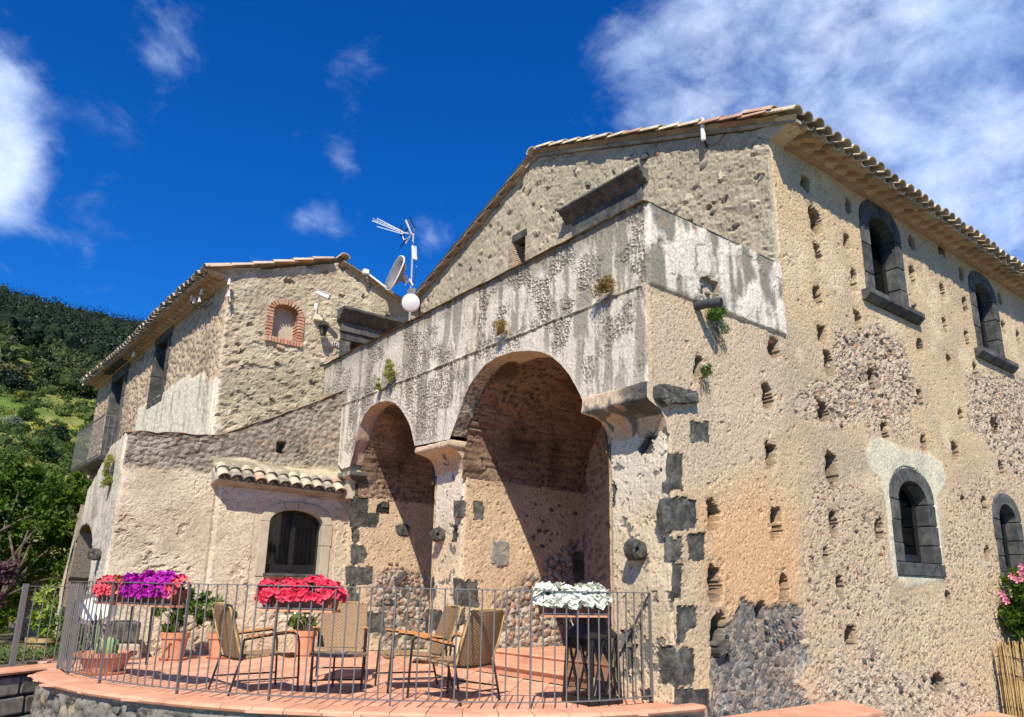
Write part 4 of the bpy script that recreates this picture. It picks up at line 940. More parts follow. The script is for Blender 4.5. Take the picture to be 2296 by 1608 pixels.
# ================================================================== STAIR WALL BUILDING (W)
WX0 = 2.15
tp = [(2.15, 3.20), (2.5, 3.24), (3.37, 3.31), (3.5, 3.34), (4.3, 3.74), (5.19, 4.22), (5.5, 4.42), (5.62, 4.46)]
tpa = np.array(tp)
ux = ax(2.15, 5.9, .022); topw = np.interp(ux, tpa[:, 0], tpa[:, 1]) + .02 * fbm(ux, ux * 0, .15, 4, 900)
T = np.linspace(0, 1, 190)[:, None]; Ug = np.repeat(ux[None], 190, 0); Zg = -.05 + T * (topw + .05)[None]
n1 = fbm(Ug, Zg, .9, 4, 901); n2 = fbm(Ug, Zg, .25, 4, 911); n3 = fbm(Ug, Zg, .07, 3, 921)
col = C3(Ug, (.62, .53, .39)); col = mix(col, (.52, .43, .31), sst(-.1, .5, n1)); col = mix(col, (.68, .58, .43), .7 * sst(0, .5, n2))
crk = fbm(Ug, Zg * 1.6, .10, 4, 931); f1, f2, rid = worley(Ug + .02 * n2, Zg * 1.3, .085, 940); e = f2 - f1
H = .016 * n1 + .014 * n2 + .006 * n3 - .008 * sst(.14, .0, e) * sst(-.2, .4, fbm(Ug, Zg, .5, 3, 950))
pk = sst(.20, .28, crk) * sst(-.2, .2, fbm(Ug, Zg, .6, 3, 955)); H -= .022 * pk; col = mix(col, (.40, .30, .22), .5 * pk)
upb = sst(-.06, .06, Zg - np.interp(Ug, [2.15, 3.4, 3.6, 6], [2.68, 2.72, 2.9, 3.1]) + .05 * n2)
col = mix(col, mix(C3(Ug, (.33, .285, .225)), (.19, .16, .125), sst(-.1, .4, fbm(Ug, Zg, .3, 4, 960))), .9 * upb)
dm = np.sqrt(np.clip(1 - (f1 / .6) ** 2, 0, 1)); H += upb * (.028 * dm * rid - .012); sc_ = np.where((rid < .4)[..., None], (.16, .13, .11), np.where((rid < .975)[..., None], (.34, .295, .24), (.32, .17, .11)))
col = lerpc(col, sc_, .6 * upb * (dm > .45))
tl = sst(.10, .0, topw[None] - Zg + .03 * n2); col = mix(col, (.16, .13, .09), .8 * tl); col = mix(col, (.42, .22, .06), .7 * tl * sst(.2, .5, fbm(Ug, Zg, .3, 3, 970)))
# narrow pilaster shadow line and a hole
hx_, hz_ = PW.px(631, 1004); d = np.maximum(abs(Ug - hx_ + .02 * n3) / .07, abs(Zg - hz_ + .03 * n2) / .09); k = sst(1.2, .85, d); H = H * (1 - k) - .22 * k; col = mix(col, (.10, .08, .07), .8 * k)
# window zone is recessed render in front of which the pent roof sits
bay = sst(3.56, 3.60, Ug + .01 * n2) * (Zg < 2.62); H += .03 * bay - .02 * sst(3.52, 3.56, Ug) * sst(3.62, 3.58, Ug) * (Zg < 2.6)
WW = (4.44, 5.36, 1.22, 2.02, 2.24)
kp = ~((Ug > WW[0] - .04) & (Ug < WW[1] + .04) & (Zg > WW[2] - .04) & (Zg < archz(Ug, WW[0] - .04, WW[1] + .04, WW[3], WW[4] + .05)))
near = (Ug > WW[0] - .25) & (Ug < WW[1] + .25) & (Zg > .9) & (Zg < 2.42); H = np.where(near, .02 + .2 * (H - .02), H)
wrk = sst(2.5, 2.6, Zg) * bay; col = mix(col, (.62, .60, .56), .8 * sst(2.26, 2.42, Zg + .08 * n2) * bay)
Uq, H = corner(Ug, H, Zg, 2.15, 1, wear(Zg, 981, .03))
ww = grid('plaster_wall', PW.P(Uq, Zg, H), kp, M_WALL, STW, col, smooth=False)
# wall top with thickness
xt = np.arange(2.15, 5.7, .03); zt = np.interp(xt, tpa[:, 0], tpa[:, 1]) + .02 * fbm(xt, xt * 0, .15, 4, 900) - .004
strip('wall_top', np.stack([xt, xt * 0 + 12.17, zt], -1), np.stack([xt, xt * 0 + 12.46, zt], -1), M_WALL, STW, (.30, .26, .2), seed=985, h=.015)
MB().prism([(2.2, -.5), (5.6, -.5), (5.6, 4.38), (3.4, 3.28), (2.2, 3.17)], lambda a, b, h: Vector((a, h, b)), 12.42, 12.45).build('wall_back', M_PALE, STW)
MB().prism([(2.2, -.5), (8.0, -.5), (8.0, 3.9), (5.5, 3.9), (3.4, 2.3), (2.2, 2.3)], lambda a, b, h: Vector((a, h, b)), 12.46, 13.15).build('stair_core', M_PALE, STW)
# window of the stair wall: pale stone surround + dark casement with two leaves
wparent = lnk('window', None, STW)
f = lambda q, w, h: PW.p(q, w, h)
a, b, z0, zsr, zc = WW; oa, ob, oc = a - .15, b + .16, zc + .13
MB().prism([(oa, .0), (a, .0), (a, z0 - .08), (oa, z0 - .08)], f, -.1, .035).build('jamb_stone', M_PALE, wparent, bevel=.01)
MB().prism([(oa - .01, z0 - .07), (a, z0 - .07), (a, zsr), (oa, zsr)], f, -.2, .045).build('jamb_stone', M_PALE, wparent, bevel=.01)
MB().prism([(b, z0 - .25), (ob, z0 - .25), (ob, zsr - .35), (b, zsr - .35)], f, -.2, .045).build('jamb_stone', M_PALE, wparent, bevel=.01)
MB().prism([(b, zsr - .345), (ob + .02, zsr - .345), (ob + .02, zsr), (b, zsr)], f, -.2, .048).build('jamb_stone', M_PALE, wparent, bevel=.01)
cuts = [0, .36, .50, .86, 1]
for k in range(4):
    t0, t1 = math.pi * cuts[k] + .006, math.pi * cuts[k + 1] - .006; sub = 7
    ins = [((a + b) / 2 - math.cos(t) * (b - a) / 2, zsr + (zc - zsr) * math.sin(t)) for t in [t0 + (t1 - t0) * j / sub for j in range(sub + 1)]]
    ou = [((oa + ob) / 2 - math.cos(t) * (ob - oa) / 2, zsr + (oc - zsr) * math.sin(t) ** .8) for t in [t0 + (t1 - t0) * j / sub for j in range(sub + 1)]]
    MB().prism(ins + ou[::-1], f, -.2, .045 + .002 * k).build('arch_stone', M_PALE, wparent, bevel=.008)
MB().prism([(a - .03, z0 - .06), (b + .05, z0 - .06), (b + .05, z0 - .015), (a - .03, z0 - .015)], f, -.2, .09).build('sill', M_BAS, wparent, bevel=.008)
o_ = archpoly(a - .01, b + .01, z0 - .01, zsr, zc + .01); mid = (a + b) / 2
i_ = archpoly(a + .035, b - .035, z0 + .04, zsr, zc - .035)
fr = ringframe(PW, o_, i_, -.17, -.10, 'window_frame', M_FRAME, wparent)
MB().prism([(mid - .035, z0 + .03), (mid + .035, z0 + .03), (mid + .035, zc - .01), (mid - .035, zc - .01)], f, -.16, -.085).build('mullion', M_FRAME, fr)
MB().prism([(a + .03, z0 + .035), (b - .03, z0 + .035), (b - .03, z0 + .13), (a + .03, z0 + .13)], f, -.16, -.095).build('bottom_rail', M_FRAME, fr)
for p0, p1 in ((a + .035, mid - .03), (mid + .03, b - .035)):
    q = [(p0, z0 + .13), (p1, z0 + .13), (p1, archz(np.array(p1), a, b, zsr, zc) - .03), ((p0 + p1) / 2, archz(np.array((p0 + p1) / 2), a, b, zsr, zc) - .03), (p0, archz(np.array(p0), a, b, zsr, zc) - .03)]
    q = [(float(x), float(y)) for x, y in q]
    MB().prism(q, f, -.15, -.14).build('pane', M_GLASS, fr)
    n = 22; V = []
    for k in range(n + 1):
        u = p0 + .03 + (p1 - p0 - .06) * k / n
        for z in (z0 + .14, zsr - .02): V.append(PW.p(u, z, -.24 + .010 * math.sin(k * 1.3)))
    MB().add(V, [(2 * k, 2 * k + 2, 2 * k + 3, 2 * k + 1) for k in range(n)]).build('curtain', M_CURT, fr, smooth=True)
P8 = [PW.p(u, z, h) for h in (-.17, -.8) for u, z in ((a - .1, z0 - .1), (b + .1, z0 - .1), (b + .1, zc + .1), (a - .1, zc + .1))]
MB().add(P8, [(4, 5, 6, 7), (0, 4, 7, 3), (1, 2, 6, 5), (3, 7, 6, 2), (0, 1, 5, 4)]).build('room', M_DARK, fr)
# ---------------- roof tiles (curved, one mesh per kind)
def tile_mesh(L=.42, w0=.20, w1=.155, th_=.018, n=8, m=M_TILE, up=True):
    V = []
    for end, w in ((0, w0), (L, w1)):
        for rr in (w / 2, w / 2 - th_):
            for k in range(n + 1):
                t = math.pi * k / n; z = rr * math.sin(t) * .8; V.append((end, rr * math.cos(t), z if up else -z))
    N = n + 1; Fc = []
    for k in range(n):
        Fc += [(k, k + 1, 2 * N + k + 1, 2 * N + k), (N + k, 3 * N + k, 3 * N + k + 1, N + k + 1), (k, N + k, N + k + 1, k + 1), (2 * N + k, 2 * N + k + 1, 3 * N + k + 1, 3 * N + k)]
    Fc += [(0, 2 * N, 3 * N, N), (n, N + n, 3 * N + n, 2 * N + n)]
    me = MB().add(V, Fc).mesh('roof_tile', m, None, True); return me
TM = {(u, i): tile_mesh(m=m, up=u) for u in (True, False) for i, m in enumerate((M_TILE, M_TILE2, M_TILE3))}
def tile(parent, p, slope, head, up=True, k=None, sc=(1, 1, 1), jit=1):
    """lower end at p, running uphill along heading (radians) at the slope"""
    k = k if k is not None else random.choices((0, 1, 2), (5, 2, 3))[0]
    o = lnk('roof_tile', TM[(up, k)], parent); o.location = Vector(p) - ORG[parent.name]
    o.rotation_mode = 'XYZ'; o.rotation_euler = (random.uniform(-.04, .04) * jit, -slope + random.uniform(-.02, .02) * jit, head + random.uniform(-.03, .03) * jit); o.scale = sc
    return o
# pent roof over the window
PT = lnk('pent_roof', None, STW)
x0, x1 = 3.45, 5.60; np_ = 11; dp_ = (x1 - x0) / np_; KT = [0, 2, 2, 1, 0, 2, 0, 0, 0, 2, 0]
for k in range(np_):
    x = x0 + dp_ * (k + .5); z = 2.615 - .05 * k / np_
    if k: tile(PT, (x - dp_ / 2, 11.86, z + .028), math.radians(34), math.pi / 2, False, 2 if k % 2 else 0, sc=(.62, 1.0, .9))
    tile(PT, (x, 11.82 + .015 * random.random(), z), math.radians(34), math.pi / 2, True, KT[k], sc=(.62, 1.05, 1.0))
    tile(PT, (x + .01, 12.0, z + .145), math.radians(34), math.pi / 2, True, KT[(k + 4) % 11], sc=(.5, 1.02, .95))
MB().prism([(11.90, 2.585), (11.90, 2.60), (12.2, 2.80), (12.2, 2.52)], lambda a, b, h: Vector((h, a, b - .05 * (h - x0) / 2.15)), x0, x1 - .03).build('mortar_bed', M_WALLP, PT, bevel=.01)
Xg, T = np.meshgrid(np.linspace(x0 - .03, x1 + .06, 90), np.linspace(0, 1, 16)); zt_ = np.interp(Xg, [3.4, 4.0, 4.6, 5.1, 5.66], [2.99, 3.04, 2.98, 2.98, 3.12]) + .02 * fbm(Xg, T, .3, 3, 1001)
zb_ = 2.80 - .05 * (Xg - x0) / 2.15; P = np.stack([Xg, 12.04 + .17 * T ** 1.4, zb_ + (zt_ - zb_) * T + .012 * fbm(Xg, T, .1, 3, 1003)], -1)
c = mix(C3(Xg, (.52, .44, .31)), (.30, .26, .18), sst(-.2, .4, fbm(Xg, T, .25, 4, 1005))); grid('mortar_fillet', P, None, M_WALL, PT, c)
# ---------------- flank of the stair (plane X = 2.15), buttress with an arch
sil = [PF.px(*p) for p in ((293, 968), (272, 982), (250, 999), (232, 1035), (216, 1067), (197, 1100), (182, 1127), (172, 1165), (166, 1195), (160, 1240), (152, 1310), (120, 1380), (70, 1480))]
sil = np.array(sil); sil = sil[np.argsort(sil[:, 0])]; sil[0] = (12.18, 3.2)
yf = ax(12.18, 17.4, .03); ztf = np.interp(yf, sil[:, 0], sil[:, 1]) + .015 * fbm(yf, yf * 0, .2, 3, 1010)
T = np.linspace(0, 1, 120)[:, None]; Yf = np.repeat(yf[None], 120, 0); Zf = -.9 + T * (ztf + .9)[None]
col, H, n1, n2, n3 = white_crust(Yf, Zf, 1020); col = mix(col, (.70, .62, .50), .4); col = mix(col, (.30, .24, .17), .6 * sst(.2, .5, fbm(Yf, Zf * .4, .4, 4, 1040)) * (Zf > 2))
AR = (13.35, 15.6, 1.05, 1.95)
ka = ~((Yf > AR[0]) & (Yf < AR[1]) & (Zf < archz(Yf, AR[0], AR[1], AR[2], AR[3])))
Yq, H = corner(Yf, H, Zf, 12.18, 1, wear(Zf, 981, .03))
grid('buttress_wall', PF.P(Yq, Zf, H), ka, M_WALL, STW, col, flip=True)
n = 30; t = np.linspace(0, math.pi, n); ay = np.concatenate([[AR[0]], (AR[0] + AR[1]) / 2 - np.cos(t) * (AR[1] - AR[0]) / 2, [AR[1]]]); az = np.concatenate([[-.5], AR[2] + (AR[3] - AR[2]) * np.sin(t), [-.5]])
xs = np.linspace(2.16, 3.5, 50); Xg, Sg = np.meshgrid(xs, np.arange(len(ay))); rowc = sst(-.1, .3, fbm(Xg, Sg * .07, .15, 3, 1050)); c = mix(C3(Xg, (.46, .34, .22)), (.24, .17, .12), rowc)
P = np.stack([Xg, ay[:, None] + 0 * Xg, az[:, None] + .02 * fbm(Xg, Sg * .1, .1, 3, 1051)], -1); grid('brick_arch', P, None, M_WALL, STW, c)
MB().box((3.6, 14.6, .8), (.2, 3.6, 3.2)).build('inner_wall', M_CORN, STW)
T2 = np.linspace(0, 1, 8)[:, None]; P = np.stack([2.15 + 1.5 * T2 + 0 * yf[None], yf[None] + 0 * T2, ztf[None] + .02 * fbm(yf[None] + 0 * T2, T2 * 3 + 0 * yf[None], .3, 3, 1060) - .003], -1)
grid('stair_slope', P, None, M_WALL, STW, C3(P[..., 0], (.34, .29, .22)))
# ================================================================== ROOF OF THE FARMHOUSE
SL = math.atan((APX[1] - EZ) / (APX[0] - 4.94))
RF = lnk('roof', None, HOUSE)
def roof_field(name, f, u0, u1, L, parent, pitch=.24, seed=1, c=(.40, .33, .23)):
    """corrugated field of tiles: u across, s uphill"""
    u = np.arange(u0, u1, pitch / 8); s = np.arange(0, L, .08); Uu, Ss = np.meshgrid(u, s)
    w = (Uu - u0) / pitch; ph = (w - np.floor(w)) * 2 * math.pi; row = Ss / .34 - np.floor(Ss / .34)
    h = .045 * np.cos(ph) + .012 * (1 - row) + .01 * fbm(Uu, Ss, .3, 2, seed)
    P = f(Uu, Ss, h); r = _tab(seed)[(np.floor(Ss / .34).astype(int)) & 255, np.floor(w).astype(int) & 255]
    c_ = mix(C3(Uu, c), (.22, .19, .15), r); c_ = mix(c_, (.44, .26, .17), (r > .8) * .6)
    return stuff(grid(name, P, None, M_WALL, parent, c_))
cs, sn = math.cos(SL), math.sin(SL)
roof_field('roof_tile_field', lambda u, s, h: np.stack([u, 4.75 + s * cs - h * sn, 7.13 + s * sn + h * cs], -1), 8.0, 17.3, 5.55, RF, seed=5)
s2 = .385; a2 = math.atan(s2)
roof_field('roof_tile_field', lambda u, s, h: np.stack([u, 15.15 - s * math.cos(a2) + h * math.sin(a2), 7.14 + s * math.sin(a2) + h * math.cos(a2)], -1), 8.0, 17.3, 5.7, RF, seed=6)
n = 0
x = 8.02
while x < 17.25:
    tile(RF, (x, 4.44 + random.uniform(-.02, .02), 7.085), SL, math.pi / 2, True, sc=(1.2, 1.1, 1.05)); 
    tile(RF, (x + .118, 4.50 + random.uniform(-.015, .015), 7.075), SL, math.pi / 2, False, sc=(1.2, 1.05, 1))
    tile(RF, (x, 4.44 + .36 * cs, 7.12 + .36 * sn), SL, math.pi / 2, True, sc=(1.2, 1.08, 1.1))
    x += .236
# verge tiles up the gable, ridge
k = 0; s = .02
while s < 5.3:
    tile(RF, (8.04 + random.uniform(-.015, .015), 4.46 + s * cs, 7.10 + s * sn), SL - .05, math.pi / 2, True, random.choice((0, 0, 1)), sc=(1.12, 1.25, 1.1)); s += .40
s = .02
while s < 5.2:
    tile(RF, (8.03 + random.uniform(-.015, .015), 15.1 - s * math.cos(a2), 7.08 + s * math.sin(a2)), a2 - .05, -math.pi / 2, True, 2, sc=(1.12, .8, .55)); s += .40
for k in range(24): tile(RF, (7.93 + k * .39, 9.86, 9.12), 0.04, 0, True, 0 if k == 0 else None, sc=(1.1, 1.3, 1.3))
# thin brick course under the verge
MB().prism([(4.5, 6.98), (4.5, 7.02), (9.85, 9.13), (14.9, 7.19), (14.9, 7.15), (9.85, 9.08)], lambda a, b, h: Vector((h, a, b)), 8.07, 8.16).build('verge_board', M_TILE3, RF)
# cornice: flat course, sawtooth bricks, flat course
CN = lnk('cornice', None, HOUSE)
MB().box((12.62, 4.915, 7.00), (8.98, .09, .035)).build('flat_course', M_CORN, CN, bevel=.006)
MB().box((12.62, 4.80, 7.115), (9.0, .34, .03)).build('flat_course', M_CORN, CN, bevel=.006)
tm = MB().box((0, 0, 0), (.225, .225, .085)).mesh('cornice_tooth', M_CORN)
k = 0; x = 8.26
while x < 17.05:
    o = lnk('cornice_tooth', tm, CN); o.location = Vector((x, 4.875 + random.uniform(-.012, .012), 7.06)) - ORG[CN.name]; o.rotation_euler = (random.uniform(-.04, .04), random.uniform(-.03, .03), math.pi / 4 + random.uniform(-.06, .06)); x += .292
slabp('corner_block', PG, [(4.60, 7.06), (4.95, 6.96), (5.12, 7.10), (5.12, 7.2), (4.62, 7.10)], CN, M_PALE, -.3, .02, bevel=.01)
# ================================================================== SIDE HOUSE
LE, LR = 6.52, (5.75, 7.34)
def ltop(x): return np.where(x < LR[0], LE + (LR[1] - LE) * (x - 3.62) / (LR[0] - 3.62), LR[1] - (x - LR[0]) * .335)
ux = ax(3.62, 8.12, .024, (LR[0],)); T = np.linspace(0, 1, 150)[:, None]; Ug = np.repeat(ux[None], 150, 0); Zg = 2.6 + T * (ltop(ux) - 2.6)[None]
n1 = fbm(Ug, Zg, .9, 4, 1101); n2 = fbm(Ug, Zg, .28, 4, 1111); n3 = fbm(Ug, Zg, .08, 3, 1121)
col = C3(Ug, (.48, .405, .285)); col = mix(col, (.38, .32, .225), sst(-.2, .4, n1)); col = mix(col, (.54, .47, .34), .8 * sst(0, .5, n2))
wy = Ug + .11 * fbm(Ug, Zg, .13, 4, 1131); wz = Zg + .08 * fbm(Ug, Zg, .13, 4, 1132)
f1, f2, rid = worley(wy, wz * 1.5, .21, 1130); dm = np.clip(1 - f1 / .5, 0, 1); rdg = 1 - abs(fbm(Ug, Zg * 1.5, .12, 5, 1133, .6)) * 2
H = .022 * n1 + .020 * n2 + .008 * n3 + .022 * dm * (rid > .6) + .014 * (rdg - .5) + .007 * fbm(Ug, Zg, .045, 3, 1134)
pit = (rid < .07) * sst(.42, .26, f1); H -= .045 * pit; col = mix(col, (.23, .19, .15), .7 * pit)
hard = sst(.12, .36, fbm(Ug, Zg * 1.7, .15, 4, 1135)) * sst(.6, -.5, Zg - 5.7 + .8 * n1); H -= .026 * hard; col = mix(col, (.29, .245, .185), .6 * hard)
pale = (rid > .90) * sst(.42, .3, f1); col = mix(col, (.60, .54, .42), .6 * pale)
cb = sst(.10, .04, Ug - 3.62 + .02 * n2) * sst(4.5, 4.7, Zg); col = mix(col, (.62, .50, .36), .8 * cb)
wb = sst(4.55, 4.45, Zg + .1 * n2) * sst(.12, .06, Ug - 3.62); col = mix(col, (.74, .68, .54), wb)
nic = (Ug > 4.50) & (Ug < 4.97) & (Zg > 5.5) & (Zg < archz(Ug, 4.5, 4.97, 6.03, 6.17))
fl = (Ug > 4.36) & (Ug < 5.12) & (Zg > 5.38) & (Zg < 6.28); H = np.where(fl, H * .3, H)
Uq, H = corner(Ug, H, Zg, 3.62, 1, wear(Zg, 1141, .03))
kp = ~nic & ~((Ug > 5.98) & (Ug < 7.1) & (Zg < 5.95))
grid('gable_wall', PL.P(Uq, Zg, H), kp, M_WALL, SIDE, col, smooth=False)
# niche
NI = lnk('niche', None, SIDE)
slabp('niche_back', PL, [(4.46, 5.46), (5.02, 5.46), (5.02, 6.2), (4.46, 6.2)], NI, M_PALE, -.22, -.20)
rs = random.Random(5)
for k in range(9):
    for u0, u1 in ((4.375, 4.50), (4.975, 5.10)):
        z = 5.50 + k * .060; slabp('brick', PL, [(u0 + rs.uniform(-.012, .012), z), (u1, z + rs.uniform(-.006, .006)), (u1, z + .049), (u0 + rs.uniform(-.012, .012), z + .047)], NI, M_BRICK, -.22, .035 + rs.uniform(-.008, .008), bevel=.007)
for k in range(12):
    t = math.pi * (.06 + .88 * k / 11); t2 = t + .15; c_ = (4.735, 6.02)
    def e_(t, a, b): return (c_[0] - math.cos(t) * a, c_[1] + math.sin(t) * b)
    slabp('brick', PL, [e_(t, .235, .14), e_(t2, .235, .14), e_(t2, .345, .255), e_(t, .345, .255)], NI, M_BRICK, -.22, .035 + rs.uniform(-.008, .008), bevel=.006)
for k in range(12):
    u = 4.38 + k * .061; slabp('brick', PL, [(u, 5.385 + rs.uniform(-.01, .01)), (u + .05, 5.385), (u + .05, 5.49), (u, 5.49)], NI, M_BRICK, -.22, .05 + rs.uniform(-.008, .008), bevel=.007)
slabp('loose_brick', PL, [(4.62, 5.30), (4.76, 5.29), (4.76, 5.35), (4.62, 5.36)], NI, M_CORN, -.05, .03, bevel=.01)
# upper door with moulded basalt head
DR = lnk('terrace_door', None, SIDE)
prof = [(-.1, 0), (.30, 0), (.30, -.05), (.25, -.08), (.23, -.13), (.16, -.17), (.13, -.22), (.06, -.25), (-.1, -.25)]
MB().prism([(h, 6.34 + z) for h, z in prof], lambda h, z, x: PL.p(x, z, h), 5.76, 7.45).build('lintel_cornice', M_BAS, DR, bevel=.006)
slabp('lintel_stone', PL, [(5.84, 5.90), (6.28, 5.90), (6.28, 6.085), (5.84, 6.085)], DR, M_BAS, -.2, .09, bevel=.006); slabp('lintel_stone', PL, [(6.285, 5.90), (7.2, 5.90), (7.2, 6.085), (6.285, 6.085)], DR, M_BAS, -.2, .09, bevel=.006)
slabp('lintel_stone', PL, [(5.86, 5.74), (6.07, 5.74), (6.07, 5.895), (5.86, 5.895)], DR, M_BAS, -.2, .05, bevel=.006); slabp('lintel_stone', PL, [(6.075, 5.74), (7.2, 5.74), (7.2, 5.895), (6.075, 5.895)], DR, M_BAS, -.2, .05, bevel=.006)
for k in range(3): slabp('jamb_stone', PL, [(5.86, 4.2 + k * .51), (6.07, 4.2 + k * .51), (6.07, 4.70 + k * .51), (5.86, 4.70 + k * .51)], DR, M_BAS, -.2, .05, bevel=.006)
slabp('door_leaf', PL, [(6.07, 4.2), (7.1, 4.2), (7.1, 5.74), (6.07, 5.74)], DR, M_FRAMEB, -.25, -.2)
# long side of the side house
SE = 10.5
ug = ax(0, SE, .03); zg = ax(-1.0, 6.62, .03); Ug, Zg = np.meshgrid(ug, zg)
n1 = fbm(Ug, Zg, .9, 4, 1201); n2 = fbm(Ug, Zg, .28, 4, 1211); n3 = fbm(Ug, Zg, .08, 3, 1221)
col = C3(Ug, (.56, .44, .31)); col = mix(col, (.46, .35, .24), sst(-.2, .4, n1))
f1, f2, rid = worley(Ug, Zg * 1.2, .12, 1230); dm = np.sqrt(np.clip(1 - (f1 / .6) ** 2, 0, 1)); sh = (rid > .35) * (dm > .3)
sc_ = np.where((rid < .6)[..., None], (.27, .19, .14), np.where((rid < .85)[..., None], (.40, .31, .23), (.20, .17, .15)))
col = lerpc(col, sc_, .6 * sh); H = .02 * n1 + .015 * n2 + .005 * n3 + .022 * dm * (rid > .35) - .014 + .006 * fbm(Ug, Zg, .05, 3, 1222)
wp = sst(-.05, .05, polysd(Ug, Zg, [(-.1, 3.0), (-.1, 4.50), (.55, 4.52), (.75, 4.80), (1.6, 4.80), (1.65, 4.95), (3.0, 4.90), (5.3, 4.85), (5.5, 3.0)]) + .06 * n2)
c2 = mix(C3(Ug, (.72, .66, .53)), (.45, .38, .29), sst(0, .5, fbm(Ug, Zg * .25, .14, 4, 1240))); col = col * (1 - wp[..., None]) + c2 * wp[..., None]; H = H * (1 - .7 * wp) + .02 * wp
cb = sst(.5, .3, Ug + .2 * n2) * (1 - wp); col = mix(col, (.64, .49, .33), .5 * cb)
kp = ~((Ug > 3.50) & (Ug < 4.40) & (Zg > 4.9) & (Zg < 6.2)) & ~((Ug > 7.15) & (Ug < 8.45) & (Zg > 3.85) & (Zg < 6.15))
Uq, H = corner(Ug, H, Zg, 0, 1, wear(Zg, 1141, .03))
grid('long_wall', PLS.P(Uq, Zg, H), kp, M_WALL, SIDE, col, flip=True, smooth=False)
f = lambda q, w, h: PLS.p(q, w, h)
wd = lnk('window', None, SIDE)
for a, b, c_, d in ((3.36, 3.52, 4.87, 5.6), (3.36, 3.52, 5.61, 6.18), (4.38, 4.54, 4.87, 5.45), (4.38, 4.54, 5.46, 6.18), (3.3, 4.6, 6.19, 6.36), (3.36, 4.54, 4.72, 4.86)):
    MB().prism([(a, c_), (b, c_), (b, d), (a, d)], f, -.45, .03).build('frame_stone', M_BAS, wd, bevel=.008)
slabp('window_frame', PLS, [(3.52, 4.86), (4.38, 4.86), (4.38, 6.19), (3.52, 6.19)], wd, M_FRAME, -.42, -.38)
bd = lnk('balcony_door', None, SIDE)
for a, b, c_, d in ((7.0, 7.2, 3.86, 4.7), (7.0, 7.2, 4.71, 5.5), (7.0, 7.2, 5.51, 6.1), (8.4, 8.6, 3.86, 4.9), (8.4, 8.6, 4.91, 6.1), (6.95, 8.65, 6.11, 6.36)):
    MB().prism([(a, c_), (b, c_), (b, d), (a, d)], f, -.45, .04).build('frame_stone', M_BAS, bd, bevel=.008)
MB().prism([(6.88, 6.37), (8.72, 6.37), (8.72, 6.45), (6.88, 6.45)], f, -.1, .22).build('lintel_cornice', M_BAS, bd, bevel=.01)
slabp('door_leaf', PLS, [(7.2, 3.86), (8.4, 3.86), (8.4, 6.1), (7.2, 6.1)], bd, M_FRAMEB, -.42, -.38)
# balcony
BK = lnk('balcony', None, SIDE); b0, b1, dd, fz, tz_ = 6.5, 9.7, .46, 3.86, 4.86
MB().prism([(b0, fz - .07), (b1, fz - .07), (b1, fz), (b0, fz)], f, 0, dd).build('balcony_floor', M_FRAMEB, BK)
mb = MB(); 
for a_, b_ in (((b0, dd), (b1, dd)), ((b0, 0), (b0, dd)), ((b1, 0), (b1, dd))):
    for z in (fz + .05, tz_): mb.bar(PLS.p(a_[0], z, a_[1]), PLS.p(b_[0], z, b_[1]), .022)
mb.build('rail', M_IRON, BK)
bme = None
for k in range(27):
    p0 = PLS.p(b0 + (b1 - b0) * k / 26, fz, dd); o = MB().bar(p0, p0 + Vector((0, 0, tz_ - fz)), .012).build('baluster', M_IRON, BK)
for k in range(1, 4):
    p0 = PLS.p(b0, fz, dd * k / 4); MB().bar(p0, p0 + Vector((0, 0, tz_ - fz)), .014).build('baluster', M_IRON, BK)
for k in range(5):
    s_ = b0 + .15 + (b1 - b0 - .3) * k / 4; MB().tube([PLS.p(s_, fz - .08, dd * .9), PLS.p(s_, fz - .2, dd * .55), PLS.p(s_, fz - .55, 0)], .014, 6).build('bracket', M_IRON, BK)
# side house roof
RS = lnk('roof', None, SIDE); aL = math.atan((LR[1] - LE) / (LR[0] - 3.62)); uu, nn_ = Vector(PLS.u), Vector(PLS.n)
def lf(u, s, h): 
    b = PLS.o + u[..., None] * PLS.u; return b + (.22 - s * math.cos(aL) + h * math.sin(aL))[..., None] * PLS.n + np.stack([0 * u, 0 * u, LE - .02 + s * math.sin(aL) + h * math.cos(aL)], -1)
roof_field('roof_tile_field', lf, -.05, SE + .3, 2.6, RS, pitch=.22, seed=15)
hd = math.atan2(-PLS.n[1], -PLS.n[0]); x = -.02
while x < SE + .35:
    p0 = PLS.p(x, LE - .055 + .04 * math.sin(x * .7), .43 + random.uniform(-.02, .02)); tile(RS, p0, aL, hd, True, random.choice((0, 2, 2, 0)), sc=(1.1, 1.05, 1.05))
    p0 = PLS.p(x + .11, LE - .06 + .04 * math.sin(x * .7), .38); tile(RS, p0, aL, hd, False, sc=(1.1, 1, .9)); x += .222
s = 0
while s < 2.3:
    tile(RS, (3.24 + s * math.cos(aL), 13.14 + random.uniform(-.01, .01), LE - .055 + s * math.sin(aL)), aL - .04, 0, True, random.choice((0, 0, 2, 1)), sc=(1.12, 1.1, .9)); s += .40
s = 0
while s < 2.4:
    tile(RS, (8.2 - s * .95, 13.14, float(ltop(np.array(8.2))) + .0 + s * .318), .32, math.pi, True, 2, sc=(1.15, .8, .5)); s += .42
for k in range(22): tile(RS, (5.75, 13.02 + k * .4, 7.40), .03, math.pi / 2, True, 0 if k == 0 else None, sc=(1.1, 1.2, 1.2))
roof_field('roof_tile_field', lambda u, s, h: np.stack([8.5 - s * .948 + h * .3, u, float(ltop(np.array(8.5))) + .02 + s * .318 + h * .95], -1), 13.15, 23.5, 2.85, RS, pitch=.22, seed=16)
CS = lnk('cornice', None, SIDE)
MB().prism([(0, LE - .17), (SE, LE - .17), (SE, LE - .13), (0, LE - .13)], f, -.02, .07).build('flat_course', M_CORN, CS)
